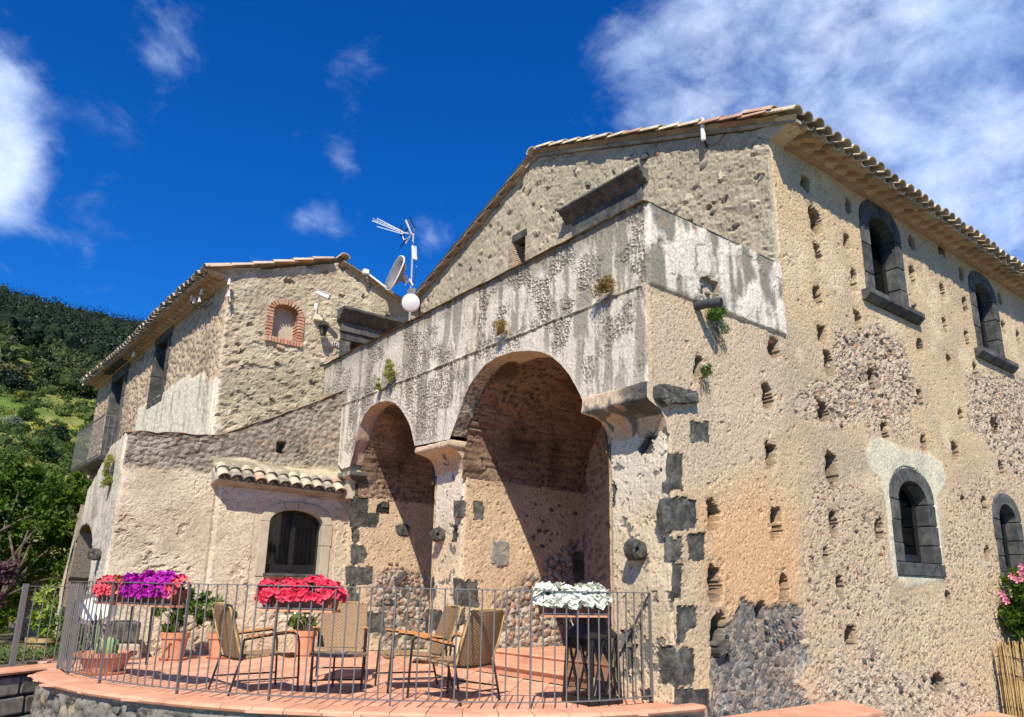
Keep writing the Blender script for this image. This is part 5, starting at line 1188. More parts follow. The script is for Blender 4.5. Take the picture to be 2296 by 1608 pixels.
MB().prism([(-.02, LE - .06), (SE + .1, LE - .06), (SE + .1, LE - .03), (-.02, LE - .03)], f, -.02, .36).build('flat_course', M_CORN, CS)
tm2 = MB().box((0, 0, 0), (.19, .19, .065)).mesh('cornice_tooth', M_CORN); x = .12
while x < SE:
    o = lnk('cornice_tooth', tm2, CS); o.location = PLS.p(x, LE - .095, .06) - ORG[CS.name]; o.rotation_euler = (0, 0, math.pi / 4 + th + random.uniform(-.06, .06)); x += .25
slabp('corner_block', PL, [(3.22, 6.47), (3.62, 6.40), (4.0, 6.55), (4.2, 6.78), (3.3, 6.52)], CS, M_PALE, -.2, .01, bevel=.01)
MB().prism([(3.8, -.9), (8.1, -.9), (8.1, 6.5), (5.75, 7.3), (3.8, 6.5)], lambda a, b, h: Vector((a - (h - 13.4) * .03, h, b)), 23.3, 23.6).build('end_wall', M_PALE, SIDE)
MB().prism([(.1, -.9), (SE, -.9), (SE, 6.4), (.1, 6.4)], f, -.60, -.52).build('inner_wall', M_DARK, SIDE)
MB().box((5.9, 13.7, 4.3), (4.2, .05, 3.6)).build('inner_wall', M_DARK, SIDE)
# ================================================================== TERRACE, GROUND, LAND
from mathutils import geometry
def catmull(pts, n=24):
    P = [Vector((*p, 0)) for p in pts]; P = [2 * P[0] - P[1]] + P + [2 * P[-1] - P[-2]]; out = []
    for i in range(1, len(P) - 2):
        for k in range(n):
            t = k / n; a, b, c, d = P[i - 1:i + 3]
            out.append(.5 * ((2 * b) + (c - a) * t + (2 * a - 5 * b + 4 * c - d) * t * t + (3 * b - a - 3 * c + d) * t ** 3))
    out.append(P[-2]); return out
def resample(C_, step):
    L = [0]
    for a, b in zip(C_, C_[1:]): L.append(L[-1] + (b - a).length)
    n = max(2, round(L[-1] / step)); out = []; j = 0
    for k in range(n + 1):
        s = L[-1] * k / n
        while j < len(L) - 2 and L[j + 1] < s: j += 1
        t = (s - L[j]) / max(1e-9, L[j + 1] - L[j]); out.append(C_[j].lerp(C_[j + 1], t))
    return out, L[-1]
OUT = catmull([(1.70, 10.85), (1.40, 10.62), (1.24, 10.28), (1.24, 9.9), (1.32, 9.27), (1.55, 8.40), (2.04, 7.38), (2.62, 6.58), (3.4, 5.82), (4.31, 5.18), (5.1, 4.90), (5.83, 4.80), (6.15, 4.80)])
RAILC = catmull([(1.54, 10.69), (1.54, 10.1), (1.60, 9.47), (1.78, 8.72), (2.14, 7.88), (2.73, 7.01), (3.36, 6.35), (4.04, 5.80), (4.60, 5.45), (5.20, 5.26), (5.82, 5.24)])
TER = MB(); 
o5, _ = resample(OUT, .1); inner = []
for i, p in enumerate(o5):
    d = (o5[min(i + 1, len(o5) - 1)] - o5[max(i - 1, 0)]).normalized(); nrm = Vector((-d.y, d.x, 0)); inner.append((p, nrm))
def inset(k): return [p + n_ * -k if False else p + Vector((-n_.x, -n_.y, 0)) * -k for p, n_ in inner]
sgn = 1 if (inner[len(inner) // 2][1].dot(Vector((1, 1, 0)))) > 0 else -1
def ofs(k): return [p + n_ * (k * sgn) for p, n_ in inner]
b1_ = ofs(.06); poly = [(p.x, p.y) for p in b1_] + [(6.1, 5.12), (8.2, 5.12), (8.2, 12.3), (1.4, 12.4)]
MB().prism(poly, lambda a, b, h: Vector((a, b, h)), -.06, -.014).build('terrace', M_PALE)
TE = struct(bpy.data.objects['terrace']); ORG['terrace'] = Vector((0, 0, 0))
# floor tiles laid diagonally
ty = .34; tmesh = [MB().box((0, 0, -.012), (ty - .008, ty - .008, .02)).mesh('floor_tile', M_TERRA) for _ in range(1)]
ca, sa = math.cos(math.pi / 4), math.sin(math.pi / 4); ib = [(p.x, p.y) for p in ofs(.10)] + [(6.2, 4.96), (6.2, 12.16), (1.45, 12.16)]
cnt = 0; ibn = np.array(ib); far = []
for i in range(-40, 60):
    for j in range(-40, 60):
        a, b = (i + .5) * ty, (j + .5) * ty; x, y = a * ca - b * sa, a * sa + b * ca
        if not (1 < x < 6.5 and 4.5 < y < 12.5): continue
        if polysd(np.array([x]), np.array([y]), ibn)[0] > -.02 and not (x > 6.0 and y < 8.6): far.append((x * x + y * y, x, y))
far.sort()
for d, x, y in far[:300]:
    o = lnk('floor_tile', tmesh[0], TE); o.location = (x, y, random.uniform(-.001, .001)); o.rotation_euler = (random.uniform(-.002, .002), random.uniform(-.002, .002), math.pi / 4)
if len(far) > 300:
    mb = MB()
    for d, x, y in far[300:]: mb.box((x, y, -.012), (ty - .008, ty - .008, .02), math.pi / 4)
    stuff(mb.build('floor_tiles', M_TERRA, TE))
# coping with bull-nose
op, Lc = resample(OUT, .305 / 4)
def coping_run(pts, nrm, m, parent, w=.33, z=.016, th_=.055):
    prof = [(w, z), (.035, z), (.012, z - .007), (0, z - .026), (.010, z - .045), (.03, z - th_), (w, z - th_)]; N = len(prof); V = []
    for pp, nn in zip(pts, nrm):
        for a, h in prof: V.append(pp + nn * a + Vector((0, 0, h)))
    R_ = len(pts); Fc = [tuple(range(N)), tuple(range(R_ * N - 1, (R_ - 1) * N - 1, -1))] + [(r * N + i, (r + 1) * N + i, (r + 1) * N + (i + 1) % N, r * N + (i + 1) % N) for r in range(R_ - 1) for i in range(N)]
    return MB().add(V, Fc).build('coping_tile', m, parent)
nn = []
for i in range(len(op)):
    d = (op[min(i + 1, len(op) - 1)] - op[max(i - 1, 0)]).normalized(); nn.append(Vector((-d.y, d.x, 0)) * sgn)
for i in range(0, len(op) - 4, 4):
    pts = [op[i] .lerp(op[i + 1], .05)] + op[i + 1:i + 4] + [op[i + 4].lerp(op[i + 3], .05)]; coping_run([p + Vector((0, 0, random.uniform(-.001, .001))) for p in pts], nn[i:i + 5], M_COPE, TE)
def coping_piece(p, q, n0, n1, m, parent, w=.33, z=.016): return coping_run([p.lerp(q, .015), p.lerp(q, .985)], [n0, n1], m, parent, w, z)
# steps into the right bay
STP = MB().box((7.05, 7.2, .105), (1.6, 2.78, .2)).build('steps', M_TERRA); struct(STP); ORG['steps'] = Vector((0, 0, 0))
for zz_, xx in ((.125, 5.95), (.25, 6.26)):
    for k in range(9):
        y0 = 5.82 + k * .308; y1 = y0 + .302
        prof = [(xx + .34, zz_), (xx + .02, zz_), (xx, zz_ - .02), (xx + .012, zz_ - .038), (xx + .34, zz_ - .04)]
        MB().prism(prof, lambda a, b, h: Vector((a, h, b)), y0, y1).build('tread_tile', M_COPE if k % 3 else M_TERRA, STP)
        MB().box((xx + .05, (y0 + y1) / 2, zz_ - .083), (.03, y1 - y0, .085)).build('riser_tile', M_COPE, STP)
for i in range(6):
    for k in range(9): MB().box((6.76 + i * .304, 5.97 + k * .308, .236), (.296, .30, .02)).build('floor_tile', M_TERRA, STP)
# retaining wall of rubble under the coping
RW = thing('retaining_wall', (1.3, 9, -.95), 'curved dry rubble wall of grey lava stones carrying the terracotta coping of the terrace', 'wall')
q5, Lw = resample(catmull([(p.x, p.y) for p in resample(OUT, .5)[0]]), .025); A = np.array([(p.x, p.y) for p in q5]); dA = np.gradient(A, axis=0); dA /= np.linalg.norm(dA, axis=1, keepdims=True)
NA = np.stack([-dA[:, 1], dA[:, 0]], 1) * sgn; zz = ax(-1.0, -.03, .025); s_ = np.arange(len(A)) * .025; Sg, Zg = np.meshgrid(s_, zz)
f1, f2, rid = worley(Sg, Zg * 1.15, .15, 1500); dm = np.sqrt(np.clip(1 - (f1 / .62) ** 2, 0, 1)); n2 = fbm(Sg, Zg, .2, 4, 1510)
h = -.09 + .055 * dm + .02 * n2; top = sst(-.15, -.07, Zg + .03 * n2); h = h * (1 - top) + (-.055) * top + .015 * n2 * top
c = mix(C3(Sg, (.20, .19, .165)), (.09, .088, .085), (dm < .35) * 1.0); c = mix(c, (.33, .31, .26), .7 * top); c = mix(c, (.38, .30, .2), (rid > .9) * .6)
P = np.stack([A[:, 0][None] - NA[:, 0][None] * h, A[:, 1][None] - NA[:, 1][None] * h, Zg], -1)
grid('rubble_core', P, None, M_WALL, RW, c)
rs = random.Random(44); cnt = 0
def fw(u, z, h):
    i = max(0, min(len(A) - 1, int(u / .025))); return Vector((A[i, 0] - NA[i, 0] * (h - .085), A[i, 1] - NA[i, 1] * (h - .085), z))
for c, poly in cells(.05, min(Lw - .2, 9.0), -.92, -.13, .21, .16, 44):
    if c[0] > 4.6 and c[1] < -.5: continue
    if cnt >= 290: break
    if max(q[1] for q in poly) > -.085: poly = [(q[0], min(q[1], -.095)) for q in poly]
    cellstone(fw, c, poly, rs.choice([M_RUB[5], M_RUB[5], M_RUB[2], M_RUB[0], M_RUB[5], M_STONE]), RW, rs.uniform(-.015, .02), seed=cnt, dep=.09, shrink=.93, dome=.02); cnt += 1
# second terrace edge and squared block wall on the left, with the steps between
LW = thing('block_wall', (.4, 11.0, -.95), 'low wall of squared basalt blocks with terracotta coping at the far left edge', 'wall')
d1 = Vector((.84, .55, 0)).normalized(); pA = Vector((-1.2, 9.27, 0)); nA = Vector((-d1.y, d1.x, 0))
for k in range(12):
    p, q = pA + d1 * k * .31, pA + d1 * (k + 1) * .31; coping_piece(p, q, nA, nA, M_COPE, LW, w=.36, z=.012)
MB().prism([(-.95, .08), (-.06, .08), (-.06, .6), (-.95, .6)], lambda a, b, h: pA + d1 * h + nA * b + Vector((0, 0, a)), 0, 3.7).build('wall_core', M_RUB[2], LW)
for r in range(4):
    x = -.2 * (r % 2)
    while x < 3.5:
        w = rs.uniform(.34, .55); z0 = -.92 + r * .215
        MB().prism([(z0, .03), (z0 + .195, .03), (z0 + .195, .3), (z0, .3)], lambda a, b, h: pA + d1 * h + nA * (b + rs.uniform(-.008, .008)) + Vector((0, 0, a + rs.uniform(-.008, .008))), x, x + w - .02).build('block_stone', rs.choice([M_RUB[5], M_RUB[5], M_RUB[0]]), LW, bevel=.02); x += w
ST2 = struct(MB().box((-.3, 9.3, -.86), (2.4, 1.6, .2)).build('garden_steps', M_COPE)); ORG['garden_steps'] = Vector((0, 0, 0))
MB().prism([(-.62, 0), (-.655, 0), (-.665, .03), (-.64, .05), (-.62, .05)], lambda a, b, h: Vector((0, 0, a)) + pA + d1 * h + nA * (-.32 + b), 1.6, 2.35).build('tread_tile', M_COPE, ST2)
MB().prism([(-.95, -.3), (-.625, -.3), (-.625, .02), (-.95, .02)], lambda a, b, h: Vector((0, 0, a)) + pA + d1 * h + nA * b, 1.7, 2.5).build('step_block', M_COPE, ST2, bevel=.01)
# ground
gx = struct(MB().box((0, 0, -.97), (900, 900, .02)).build('ground', mat('ground_dirt', (.22, .19, .14), .95, .3, 3, .5, 20, col2=(.12, .13, .07))))
# garden plateau behind the left fence
struct(MB().prism([(-14, 2), (-1.15, 9.5), (1.75, 11.55), (2.3, 13), (2.3, 30), (-14, 40)], lambda a, b, h: Vector((a, b, h)), -.96, -.03).build('garden_ground', mat('garden_soil', (.16, .12, .08), .95, .4, 6, .8, 30, col2=(.10, .11, .05))))
# low side walls at the foot of the right facade
LB = thing('low_side_wall', (7.4, 4.6, -.95), 'low cream wall with broad terracotta cap against the foot of the right facade', 'wall')
capz = -.13
V = [(5.6, 4.86), (8.62, 4.9), (8.20, 4.26), (5.2, 4.30)]
mbx = MB().prism([(6.1, 4.93), (8.72, 4.93), (8.30, 4.24), (5.7, 4.30)], lambda a, b, h: Vector((a, b, h)), capz - .05, capz).build('cap', M_COPE, LB, bevel=.012)
MB().prism([(6.1, 4.93), (8.60, 4.93), (8.20, 4.32), (5.7, 4.36)], lambda a, b, h: Vector((a, b, h)), -.95, capz - .05).build('wall_body', mat('cream_render', (.66, .62, .48), .85, .1, 8, .15, 50), LB)
LB2 = thing('low_side_wall', (12, 4.6, -.95), 'short terracotta capped wall farther along, just before the reed screen', 'wall')
MB().prism([(10.9, 4.93), (12.75, 4.93), (12.4, 4.40), (10.5, 4.45)], lambda a, b, h: Vector((a, b, h)), -.60, -.55).build('cap', M_COPE, LB2, bevel=.012)
MB().prism([(10.9, 4.93), (12.70, 4.93), (12.35, 4.45), (10.5, 4.5)], lambda a, b, h: Vector((a, b, h)), -.95, -.60).build('wall_body', M_PALE, LB2)
# ------------------------------------------------ hillside
az = np.radians(np.linspace(20, 150, 200)); rr = np.concatenate([np.linspace(24, 120, 70), np.linspace(124, 330, 60)])
Ag, Rg = np.meshgrid(az, rr)
KH = (.29, .325, .335, .345)
def hill(a, r):
    a = np.asarray(a, float); r = np.asarray(r, float)
    x, y = r * np.cos(a), r * np.sin(a)
    k = np.interp(np.degrees(a), [20, 55, 72, 80, 88, 95, 110, 150], [.02, .10, KH[0], KH[1], KH[2], KH[3], .42, .38])
    zt = k * (np.minimum(r, 262) - 28) * sst(20, 40, r); zt = zt * 1.0 - .25 * np.maximum(r - 262, 0)
    return zt + (3.5 * fbm(x, y, 40, 4, 1600) + .8 * fbm(x, y, 9, 3, 1611)) * sst(28, 70, r)
Zh = hill(Ag, Rg); Xh, Yh = Rg * np.cos(Ag), Rg * np.sin(Ag)
g1 = fbm(Xh, Yh, 14, 4, 1620); g2 = fbm(Xh, Yh, 4, 3, 1630)
c = C3(Xh, (.17, .19, .04)); c = mix(c, (.10, .155, .025), sst(-.1, .3, g1)); c = mix(c, (.24, .23, .08), sst(.0, .5, g2) * .8); c = mix(c, (.30, .27, .03), sst(.25, .5, fbm(Xh, Yh, 7, 3, 1640))); c = mix(c, (.04, .055, .015), sst(100, 130, Rg + 14 * g1))
hm = grid('hillside', np.stack([Xh, Yh, Zh], -1), None, mat('hill_grass', (0, 0, 0), .95, .45, .6, .6, 2.5, attr=True, bdist=.3), None, c, flip=True); struct(hm)
def cores(name, cen, rad, m, seed, k=.78):
    import bmesh
    bm = bmesh.new(); bmesh.ops.create_icosphere(bm, subdivisions=1, radius=1); v0 = np.array([v.co for v in bm.verts]); f0 = np.array([[v.index for v in f.verts] for f in bm.faces]); bm.free(); r = np.random.RandomState(seed)
    cen = np.asarray(cen); rad = np.asarray(rad, float); rad = rad if rad.ndim == 2 else np.repeat(rad[:, None], 3, 1); n = len(cen)
    V = v0[None] * rad[:, None] * k * r.uniform(.75, 1.15, (n, len(v0), 1)) + cen[:, None]; Fc = f0[None] + (np.arange(n) * len(v0))[:, None, None]
    return stuff(npmesh(name, V.reshape(-1, 3), Fc.reshape(-1, 3), m, None, False))
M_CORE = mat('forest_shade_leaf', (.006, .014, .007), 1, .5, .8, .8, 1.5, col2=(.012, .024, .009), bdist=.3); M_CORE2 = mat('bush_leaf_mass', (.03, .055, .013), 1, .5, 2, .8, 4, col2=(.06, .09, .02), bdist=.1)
# leaf clouds
def leaves(name, cen, rad, per, size, mat_, parent=None, seed=1, squash=.75, shell=.55, world=True, norm_up=.3, asp=.55, clump=0):
    r = np.random.RandomState(seed); cen = np.asarray(cen, float); rad = np.asarray(rad, float); N = len(cen)
    ci = np.repeat(np.arange(N), per); n = len(ci)
    d = r.normal(size=(n, 3)); d /= np.linalg.norm(d, axis=1, keepdims=True)
    if clump:
        cd = r.normal(size=(N, clump, 3)); cd /= np.linalg.norm(cd, axis=2, keepdims=True); cd *= r.uniform(.45, 1.0, (N, clump, 1)); k = r.randint(clump, size=n)
        off = cd[ci, k] + d * r.uniform(.1, .42, (n, 1))
    else: off = d * (shell + (1 - shell) * r.rand(n, 1)) * (1 + .10 * np.clip(r.normal(size=(n, 1)), -2, 1.5))
    R = rad[ci][:, None] if rad.ndim == 1 else rad[ci]
    P = cen[ci] + off * R * (np.array([1, 1, squash]) if rad.ndim == 1 else 1)
    u = r.normal(size=(n, 3)); u /= np.linalg.norm(u, axis=1, keepdims=True); w = np.cross(u, off + np.array([0, 0, norm_up]) + .5 * r.normal(size=(n, 3))); w /= np.linalg.norm(w, axis=1, keepdims=True) + 1e-9
    s = size * r.uniform(.6, 1.3, (n, 1)); a = u * s; b = w * s * asp
    V = np.stack([P - a, P + b, P + a, P - b], 1).reshape(-1, 3); Fc = np.arange(4 * n).reshape(-1, 4)
    o = npmesh(name, V, Fc, mat_, parent, False, None, world)
    rv = np.repeat((r.rand(N)[ci] * .55 + .45 * r.rand(n)), 4).astype(np.float32); at = o.data.attributes.new('rnd', 'FLOAT', 'POINT'); at.data.foreach_set('value', rv)
    return o
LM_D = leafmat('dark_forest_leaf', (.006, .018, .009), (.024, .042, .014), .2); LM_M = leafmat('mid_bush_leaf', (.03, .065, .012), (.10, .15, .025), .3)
LM_B = leafmat('bright_leaf', (.06, .12, .015), (.17, .22, .03), .4); LM_P = leafmat('pale_scrub_leaf', (.05, .07, .025), (.12, .13, .05), .3); LM_Y = leafmat('yellow_broom', (.34, .29, .03), (.16, .18, .03), .3)
LM_C = leafmat('citrus_leaf', (.03, .085, .008), (.16, .25, .02), .45); LM_S = leafmat('small_plant_leaf', (.05, .12, .015), (.16, .24, .05), .35)
rn = np.random.RandomState(77)
def pick(n, a0, a1, r0, r1):
    a = np.radians(rn.uniform(a0, a1, n)); r = r0 + (r1 - r0) * rn.rand(n) ** .8; return a, r, np.stack([r * np.cos(a), r * np.sin(a), hill(a, r)], 1)
a, r, c = pick(2400, 66, 98, 116, 268); rd_ = rn.uniform(.9, 1.5, 2400) * (1 + r / 130); c[:, 2] += rd_ * .9
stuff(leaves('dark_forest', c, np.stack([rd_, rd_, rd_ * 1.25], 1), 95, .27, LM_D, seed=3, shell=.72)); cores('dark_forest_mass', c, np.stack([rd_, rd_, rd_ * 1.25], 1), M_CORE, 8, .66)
a, r, c = pick(420, 66, 96, 90, 132); rd_ = rn.uniform(.8, 2.1, 420); c[:, 2] += rd_ * .8
cores('pale_woodland_mass', c, rd_, M_CORE2, 9, .5)
stuff(leaves('pale_woodland', c, rd_, 190, .2, LM_P, seed=4, squash=1.0, clump=8))
mb = MB()
for k in range(0, 34):
    x, y, z = c[k]; h_ = rd_[k]; mb.tube([(x, y, z - h_ * 1.3), (x + .3, y, z), (x + rn.uniform(-.8, .8), y, z + h_ * .9)], [.09, .07, .03], 4)
stuff(mb.build('pale_trunks', mat('pale_bark', (.36, .32, .27), .9, .2, 3, 0)))
a, r, c = pick(1900, 66, 98, 38, 104); rd_ = rn.uniform(.25, 1.1, 1900); c[:, 2] += rd_ * .3
stuff(leaves('scrub', c, rd_, 48, .12, LM_M, seed=5, squash=.7)); cores('scrub_mass', c[::2], rd_[::2], M_CORE2, 10, .55)
a, r, c = pick(160, 66, 98, 55, 95); rd_ = rn.uniform(.3, .7, 160); c[:, 2] += .2
stuff(leaves('broom_flowers', c, rd_, 40, .10, LM_Y, seed=6, squash=.5))
# bushes one can tell apart on the slope
def on_hill(x, y):
    d = MC.T @ np.array([(x - 1148) / F_, (y - PY_) / F_, 1.0]); d = d / np.hypot(d[0], d[1]); a = math.atan2(d[1], d[0])
    for r in np.arange(30, 262, .5):
        if hill(a, r) > H_ + d[2] * r: return Vector((d[0] * r, d[1] * r, float(hill(a, r)) - .1)), r
    return None, None
BUSH = [(95, 815, 62, 'D', 'dark round bush on the slope left of the tiled eave, below the wood'), (20, 860, 60, 'D', 'dark bush at the left edge just under the pale trees'), (165, 850, 44, 'M', 'mid green bush on the slope beside the end of the eave'), (60, 795, 40, 'M', 'small green tree at the foot of the pale trees, left of centre'),
        (140, 790, 44, 'P', 'pale loose tree in front of the dark wood above the slope'), (30, 740, 46, 'P', 'pale tree at the far left in front of the dark wood'), (210, 770, 40, 'P', 'pale leafy tree near the tiled roof in front of the dark wood'), (90, 1010, 66, 'M', 'broad green bush low on the slope behind the citrus tree'),
        (30, 1040, 60, 'B', 'bright green bush low at the left edge of the slope'), (115, 975, 50, 'D', 'dark bush beside the balcony, halfway up the slope'), (20, 955, 40, 'W', 'white flowering bush at the left edge of the slope'), (60, 930, 36, 'M', 'small bush in the open grass of the slope'), (150, 1010, 40, 'B', 'bright bush just under the balcony'),
        (45, 885, 22, 'Y', 'yellow broom in the open grass of the slope'), (140, 880, 20, 'Y', 'small yellow broom nearer the house in the grass')]
LMs = {'D': LM_D, 'M': LM_M, 'B': LM_B, 'P': LM_P, 'Y': LM_Y, 'W': leafmat('white_blossom_leaf', (.5, .5, .42), (.12, .18, .05), .3)}
for i, (x, y, w, t, lab) in enumerate(BUSH):
    p, r = on_hill(x, y + w * .35)
    if p is None: continue
    R = w / 2 / F_ * r; b = thing('hill_bush' if t not in 'P' else 'hill_tree', p, lab, 'bush' if t != 'P' else 'tree')
    leaves('crown', [tuple(p + Vector((0, 0, R * (.75 if t != 'P' else 1.1))))], [R], 1500, R * .085, LMs[t], b, seed=20 + i, squash=.8, clump=14)
    MB().tube([p, p + Vector((R * .1, 0, R * .6)), p + Vector((0, R * .1, R))], [R * .07, R * .05, R * .02], 6).build('trunk', M_BARK, b)
# ------------------------------------------------ near trees on the left
def tree(p, hgt, crowns, per, size, lm, lab, cat='tree', name='tree', trunks=1, seed=1, tr=.06, asp=.45, group=None):
    p = Vector(p); t = thing(name, p, lab, cat, group); rs = random.Random(seed); mb = MB()
    for k in range(trunks):
        q = p + Vector((rs.uniform(-.1, .1), rs.uniform(-.1, .1), 0)); pts = [q]; rad = [tr]
        for j in range(5):
            q = q + Vector((rs.uniform(-.14, .14) + (.12 * (k - trunks / 2 + .5)), rs.uniform(-.12, .12), hgt / 5)); pts.append(q); rad.append(tr * (1 - .16 * (j + 1)))
        mb.tube(pts, rad, 8)
        for (c, r) in crowns[k::trunks]:
            m_ = pts[rs.randrange(2, 5)]; c_ = Vector(c); mb.tube([m_, m_.lerp(c_, .5) + Vector((0, 0, .1)), c_], [tr * .5, tr * .35, tr * .12], 6)
    mb.build('trunk', M_BARK, t, smooth=True)
    leaves('crown', [c for c, r in crowns], [r for c, r in crowns], per, size, lm, t, seed=seed, squash=.85, clump=16, asp=asp)
    return t
def crowns_px(lst, ax_, val):
    out = []
    for x, y, rpx in lst:
        q = on(ax_, val, x, y); out.append((tuple(q), rpx / F_ * np.linalg.norm(q - CAMP)))
    return out
cr1 = crowns_px([(40, 1120, 62), (110, 1100, 52), (150, 1130, 42), (90, 1180, 60), (20, 1210, 60), (150, 1200, 40), (60, 1260, 50), (120, 1265, 44), (10, 1290, 44), (165, 1290, 26), (175, 1090, 26), (0, 1140, 60), (-60, 1200, 70), (-70, 1110, 60), (140, 1330, 26), (30, 1330, 34), (60, 1060, 36)], 1, 16.2)
tree((1.25, 15.4, -.05), 1.9, cr1, 1150, .052, LM_C, 'leafy dark green citrus tree with slim forked trunk beside the white buttress', seed=31, trunks=2, tr=.055)
cr2 = crowns_px([(-20, 1260, 70), (20, 1330, 60), (-60, 1180, 80), (60, 1350, 40), (-30, 1400, 40), (90, 1290, 40)], 1, 19)
tree((-.3, 17.8, -.05), 1.6, cr2, 800, .06, LM_C, 'darker tree with thick leaning trunk at the left edge of the garden', seed=32, tr=.12)
tree((.35, 13.4, -.05), 1.3, crowns_px([(-10, 1290, 34), (-30, 1340, 30), (8, 1300, 14)], 1, 13.4), 1600, .035, leafmat('magenta_shrub', (.30, .02, .18), (.05, .1, .02), .3), 'magenta flowering shrub at the very left edge', 'shrub', 'flowering_shrub', seed=33, tr=.05)
# ------------------------------------------------ oleander and reed screen on the right
ol = thing('oleander', (13.9, 3.9, -.95), 'oleander bush with pink flowers behind the reed screen at the right edge', 'bush')
cro = crowns_px([(2290, 1330, 42), (2275, 1380, 34), (2310, 1400, 40), (2330, 1310, 46), (2285, 1290, 22), (2300, 1440, 40)], 0, 13.7)
leaves('foliage', [c for c, r in cro], [r for c, r in cro], 480, .075, LM_C, ol, seed=41, clump=10, asp=.2)
mb = MB(); [mb.tube([(13.9, 3.9, -.95), (13.8, 3.9, .2), c], [.03, .02, .01], 5) for c, r in cro]; mb.build('stem', M_BARK, ol)
M_PINK = mat('pink_petal', (.75, .22, .35), .6, .2, 20, 0)
for x, y in ((2270, 1292), (2290, 1283), (2282, 1300), (2252, 1338), (2258, 1348), (2293, 1270), (2248, 1330), (2294, 1296)):
    q = Vector(on(0, 13.2, x, y)); mb = MB()
    for k in range(5):
        a_ = k * 1.257; mb.add([q, q + Vector((-.02, math.cos(a_ - .4) * .045, math.sin(a_ - .4) * .045)), q + Vector((-.03, math.cos(a_) * .06, math.sin(a_) * .06)), q + Vector((-.02, math.cos(a_ + .4) * .045, math.sin(a_ + .4) * .045))], [(0, 1, 2, 3)])
    mb.build('flower', M_PINK, ol)
rf = thing('reed_screen', (13.0, 4.6, -.95), 'dry yellow reed screen standing against the far end of the right facade', 'screen')
rs = random.Random(9); rm = [MB().tube([(0, 0, 0), (rs.uniform(-.01, .01), rs.uniform(-.01, .01), .7), (rs.uniform(-.015, .015), 0, 1.36)], [.008, .008, .006], 5).mesh('reed', M_REED) for _ in range(5)]
for k in range(230):
    y = 4.85 - k * .0085; o = lnk('reed', rm[k % 5], rf); o.location = (12.98 + rs.uniform(-.025, .025) - 13.0, y - 4.6, rs.uniform(-.02, .03) * 2); o.rotation_euler = (rs.uniform(-.02, .02), rs.uniform(-.02, .02), rs.uniform(0, 6)); o.scale = (1, 1, rs.uniform(.96, 1.02))
for z in (-.5, -.05, .2):
    MB().tube([(12.955 + .01 * math.sin(k), 4.86 - k * .1, z + .015 * math.sin(k * 1.3)) for k in range(21)], .006, 5).build('wire_band', M_BLK, rf)
# ------------------------------------------------ railing
RL = thing('terrace_railing', (3.0, 7.0, 0), 'long curved grey iron railing with thin vertical balusters along the terrace edge', 'railing')
TOP = 1.016
rp, Lr = resample(RAILC, .05)
def flatbar(pts, z, w, h):
    V = []
    for i, p in enumerate(pts):
        d = (pts[min(i + 1, len(pts) - 1)] - pts[max(i - 1, 0)]).normalized(); n_ = Vector((-d.y, d.x, 0))
        V += [p + n_ * (w / 2) + Vector((0, 0, z)), p - n_ * (w / 2) + Vector((0, 0, z)), p - n_ * (w / 2) + Vector((0, 0, z + h)), p + n_ * (w / 2) + Vector((0, 0, z + h))]
    N = len(pts); return MB().add(V, [(i * 4 + k, i * 4 + (k + 1) % 4, (i + 1) * 4 + (k + 1) % 4, (i + 1) * 4 + k) for i in range(N - 1) for k in range(4)] + [(0, 1, 2, 3), (4 * N - 1, 4 * N - 2, 4 * N - 3, 4 * N - 4)])
flatbar(rp, TOP, .034, .009).build('top_rail', M_IRON, RL); flatbar(rp, .058, .03, .008).build('bottom_rail', M_IRON, RL)
bp, _ = resample(RAILC, .112); nb = len(bp)
PX = [150, 222, 389, 606, 886, 1199, 1456]
def projx(p):
    c = MC @ (np.array([p.x, p.y, p.z]) - CAMP); return 1148 + F_ * c[0] / c[2]
posts = set()
for X_ in PX: posts.add(min(range(nb), key=lambda i: abs(projx(bp[i]) - X_)))
posts.add(0)
bm_ = MB().tube([(0, 0, .062), (0, 0, TOP)], .0072, 8).mesh('baluster', M_IRON, None, True); pm_ = MB().box((0, 0, TOP / 2 + .008), (.030, .014, TOP - .016)).mesh('post', M_IRON)
for i, p in enumerate(bp):
    d = (bp[min(i + 1, nb - 1)] - bp[max(i - 1, 0)]).normalized()
    o = lnk('post' if i in posts else 'baluster', pm_ if i in posts else bm_, RL); o.location = p - ORG[RL.name]; o.location.z = 0; o.rotation_euler = (0, 0, math.atan2(d.y, d.x) + (math.pi / 2 if i in posts else 0))
MB().bar((5.62, 5.25, .99), (5.83, 5.0, .08), .012).build('brace', M_IRON, RL) if False else None
# short left fence
FL = thing('garden_fence', (1.45, 11.42, 0), 'short grey iron fence with thick flat post at the far left', 'fence')
fa, fb = Vector((1.14, 11.35, 0)), Vector((2.05, 11.62, 0))
for z in (.95, .05): MB().bar(fa + Vector((0, 0, z)), fb + Vector((0, 0, z)), .03, .01).build('rail', M_IRON, FL)
for k in range(1, 8): p = fa.lerp(fb, k / 8); MB().tube([p + Vector((0, 0, .05)), p + Vector((0, 0, .95))], .007, 6).build('baluster', M_IRON, FL)
MB().box(fa + Vector((0, 0, .49)), (.06, .035, .98), .3).build('post', M_IRON, FL)
